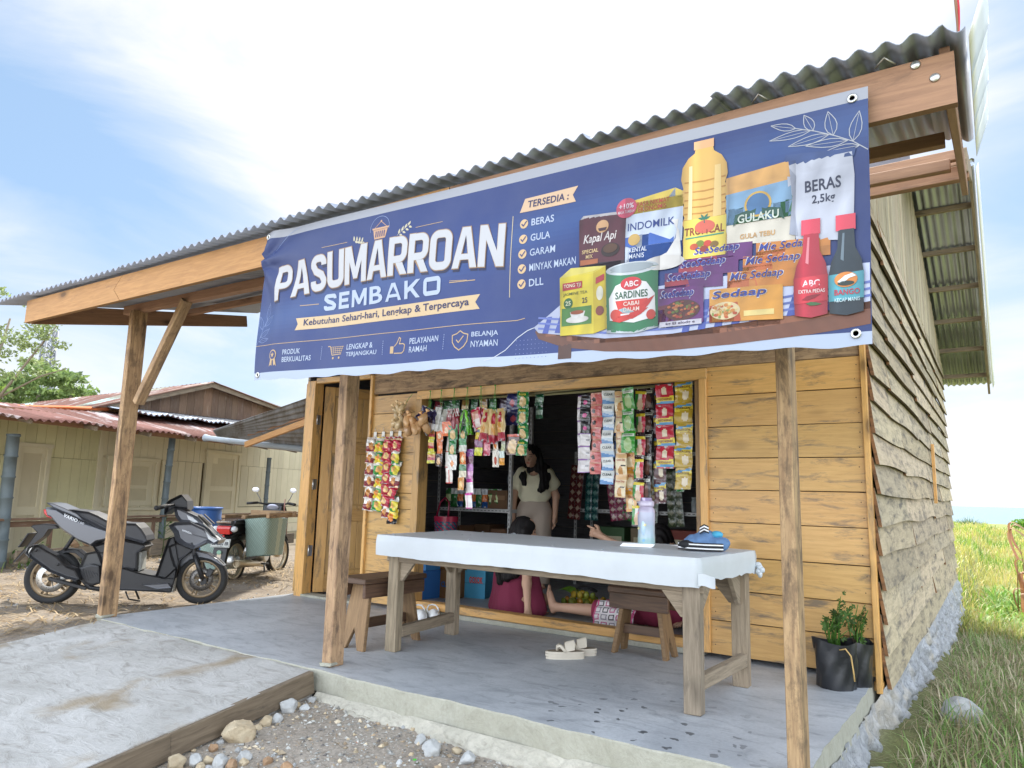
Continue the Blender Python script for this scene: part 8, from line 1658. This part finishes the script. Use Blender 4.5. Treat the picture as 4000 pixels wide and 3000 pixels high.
for k, (b_, hh, rx, lab) in enumerate((((-33.6, 13.2, -.4), 6.2, 2.8, 'bushy light green tree behind the ridge of the yellow house'), ((-36.5, 11.2, -.4), 6.0, 2.8, 'rounded mid green tree behind the roof at the left'), ((-31.2, 9.0, -.4), 4.9, 1.7, 'yellowish green bush at the left photo edge above the roof'), ((-38, 16.5, -.4), 6.0, 2.4, 'darker tree at the right end of the grove behind the house'))):
    tree(lab, b_, [([(0, 0, 0), (.1, 0, 2), (.2, .1, hh - 1)], [.2, .16, .08]), ([(.1, 0, 1.8), (1.0, .5, 3), (rx * .6, .8, hh - .8)], [.1, .07, .03]), ([(.1, 0, 1.6), (-1, -.3, 3), (-rx * .6, -.6, hh - 1)], [.1, .07, .03])], clump((0, 0, hh - .9), (rx, rx * .8, .75), 24, .62), .15, 3300, [[[2.0, 1.75, 2.4], [2.5, 2.2, 2.6], [1.5, 1.35, 1.8]], [[1.8, 1.5, 2.2], [2.0, 1.7, 2.4]], [[2.1, 1.9, 1.5], [1.8, 1.7, 1.3]], [[1.1, 1.2, 1.0], [1.3, 1.5, 1.1]]][k])  # grove tints greyed too, to carry distance haze in the leaf colour
# shore bush, distant hedge, dry plant
t = thing('shore_bush', 'spiky grey green bush at the far end of the meadow by the sea', 'bush', (-2.0, 60.2, -.75)); n = 420; a = nrng.uniform(0, 6.28, n); r = nrng.random(n) ** .6 * .75
o = blades('leaves', np.stack([r * np.cos(a), r * np.sin(a) * .7, 0 * a], 1), nrng.uniform(.6, 1.3, n) * (1.05 - .5 * r), nrng.uniform(.05, .10, n), nrng.uniform(.15, .7, n), a + nrng.normal(0, .5, n), pick([[.16, .25, .13], [.12, .20, .10]], n, [.5, .5]), GRASS, '', ''); o.parent = t
for kx in ('label', 'category', 'kind'): del o[kx]
t = thing('shore_bush', 'low green hump of shrubs on the meadow edge at the right photo border', 'bush', (2.6, 66, -.75)); leaves('leaves', [(x, 0, .5) for x in (-1.2, -.4, .4, 1.3, 2.2)], [(1.0, .8, .45)] * 5, .12, [[1.6, 2.0, .9], [1.2, 1.7, .7]], LEAF, t, 2600)
t = thing('dry_plant', 'dried brown plant with curled hanging leaves at the right photo edge', 'plant', (.24, 13.6, hz(.24, 13.6)))
for k in range(5):
    mb = MB(); x0, y0 = rnd.uniform(-.15, .25), rnd.uniform(-.2, .2); mb.tube([(x0, y0, 0), (x0 + .03, y0, .6), (x0 + .05 - .03 * k, y0, .95 + .12 * k)], [.010, .007, .004], 6, (.9, .8, .7)); mb.build('stalk', DRYLEAF, t)
for k in range(30):
    mb = MB(); a = rnd.uniform(2.2, 4.2) if k < 6 else rnd.uniform(0, 6.28); z0 = (1.25 + .06 * k if k < 3 else .70 + .06 * (k - 3)) if k < 6 else rnd.uniform(.1, .7); l = rnd.uniform(.26, .36) if k < 6 else rnd.uniform(.15, .35); w = rnd.uniform(.045, .075); x0 = rnd.uniform(-.05, .2); y0 = rnd.uniform(-.15, .15)
    mb.grid(lambda u, v: (x0 + math.cos(a) * l * math.sin(u * 2.6) * .8 - w * (v - .5) * math.sin(a), y0 + math.sin(a) * l * math.sin(u * 2.6) * .8 + w * (v - .5) * math.cos(a), z0 + l * .55 * math.sin(u * 3.3 + .2) - l * .75 * u * u + .012 * math.sin(v * 3)), 12, 2, lambda u, v: (1 + .5 * u, 1, 1)); mb.build('leaf', DRYLEAF, t)
# small plants by the house fence
for k, (s_, n_, y_, zz, l) in enumerate(((2.50, 26, -.12, .42, 'climbing leafy vine on the middle bamboo post'), (.15, 14, -.15, .30, 'small leafy plant at the foot of the left bamboo post'), (3.1, 18, -.35, .10, 'leafy weed growing under the low fence boards'))):
    M = Matrix.Rotation(R(108.2), 3, 'Z'); b_ = Vector((-10.4617, 4.0487, 0)) + M @ Vector((s_, y_, 0)); b_.z = -.14; t = thing('leafy_plant', l, 'plant', b_, 0, 'plants by the yellow house'); mb, ms_ = MB(), MB()
    for q in range(n_):
        z = rnd.uniform(.05, zz + .25); c = Vector((rnd.uniform(-.16, .16), rnd.uniform(-.16, .16), z)); d = Vector((rnd.uniform(-1, 1), rnd.uniform(-1, 1), rnd.uniform(-.7, .2))).normalized(); sdv = d.cross(Vector((0, 0, 1))).normalized(); ll = rnd.uniform(.05, .09)
        mb.poly([c, c + d * ll * .4 + sdv * ll * .35, c + d * ll, c + d * ll * .4 - sdv * ll * .35], (.9, rnd.uniform(.9, 1.4), .8)); ms_.tube([(0, 0, z * .8), c], .003, 4, (.9, 1.1, .8))
    mb.build('leaves', LEAF, t); ms_.tube([(0, 0, 0), (.02, .01, zz * .5), (0, 0, zz + .2)], .005, 5); ms_.build('stem', LEAF, t)
for k, (s_, y_, w) in enumerate(((.84, -.12, .17), (1.05, -.12, .12))):
    M = Matrix.Rotation(R(108.2), 3, 'Z'); b_ = Vector((-10.4617, 4.0487, 0)) + M @ Vector((s_, y_, 0)); rock(b_.x, b_.y, w, 'R', ['larger reddish stone on the low board behind the scooter tail', 'smaller reddish stone on the low board behind the scooter tail'][k], None, .14, (1, .7, .7), seed=80 + k)
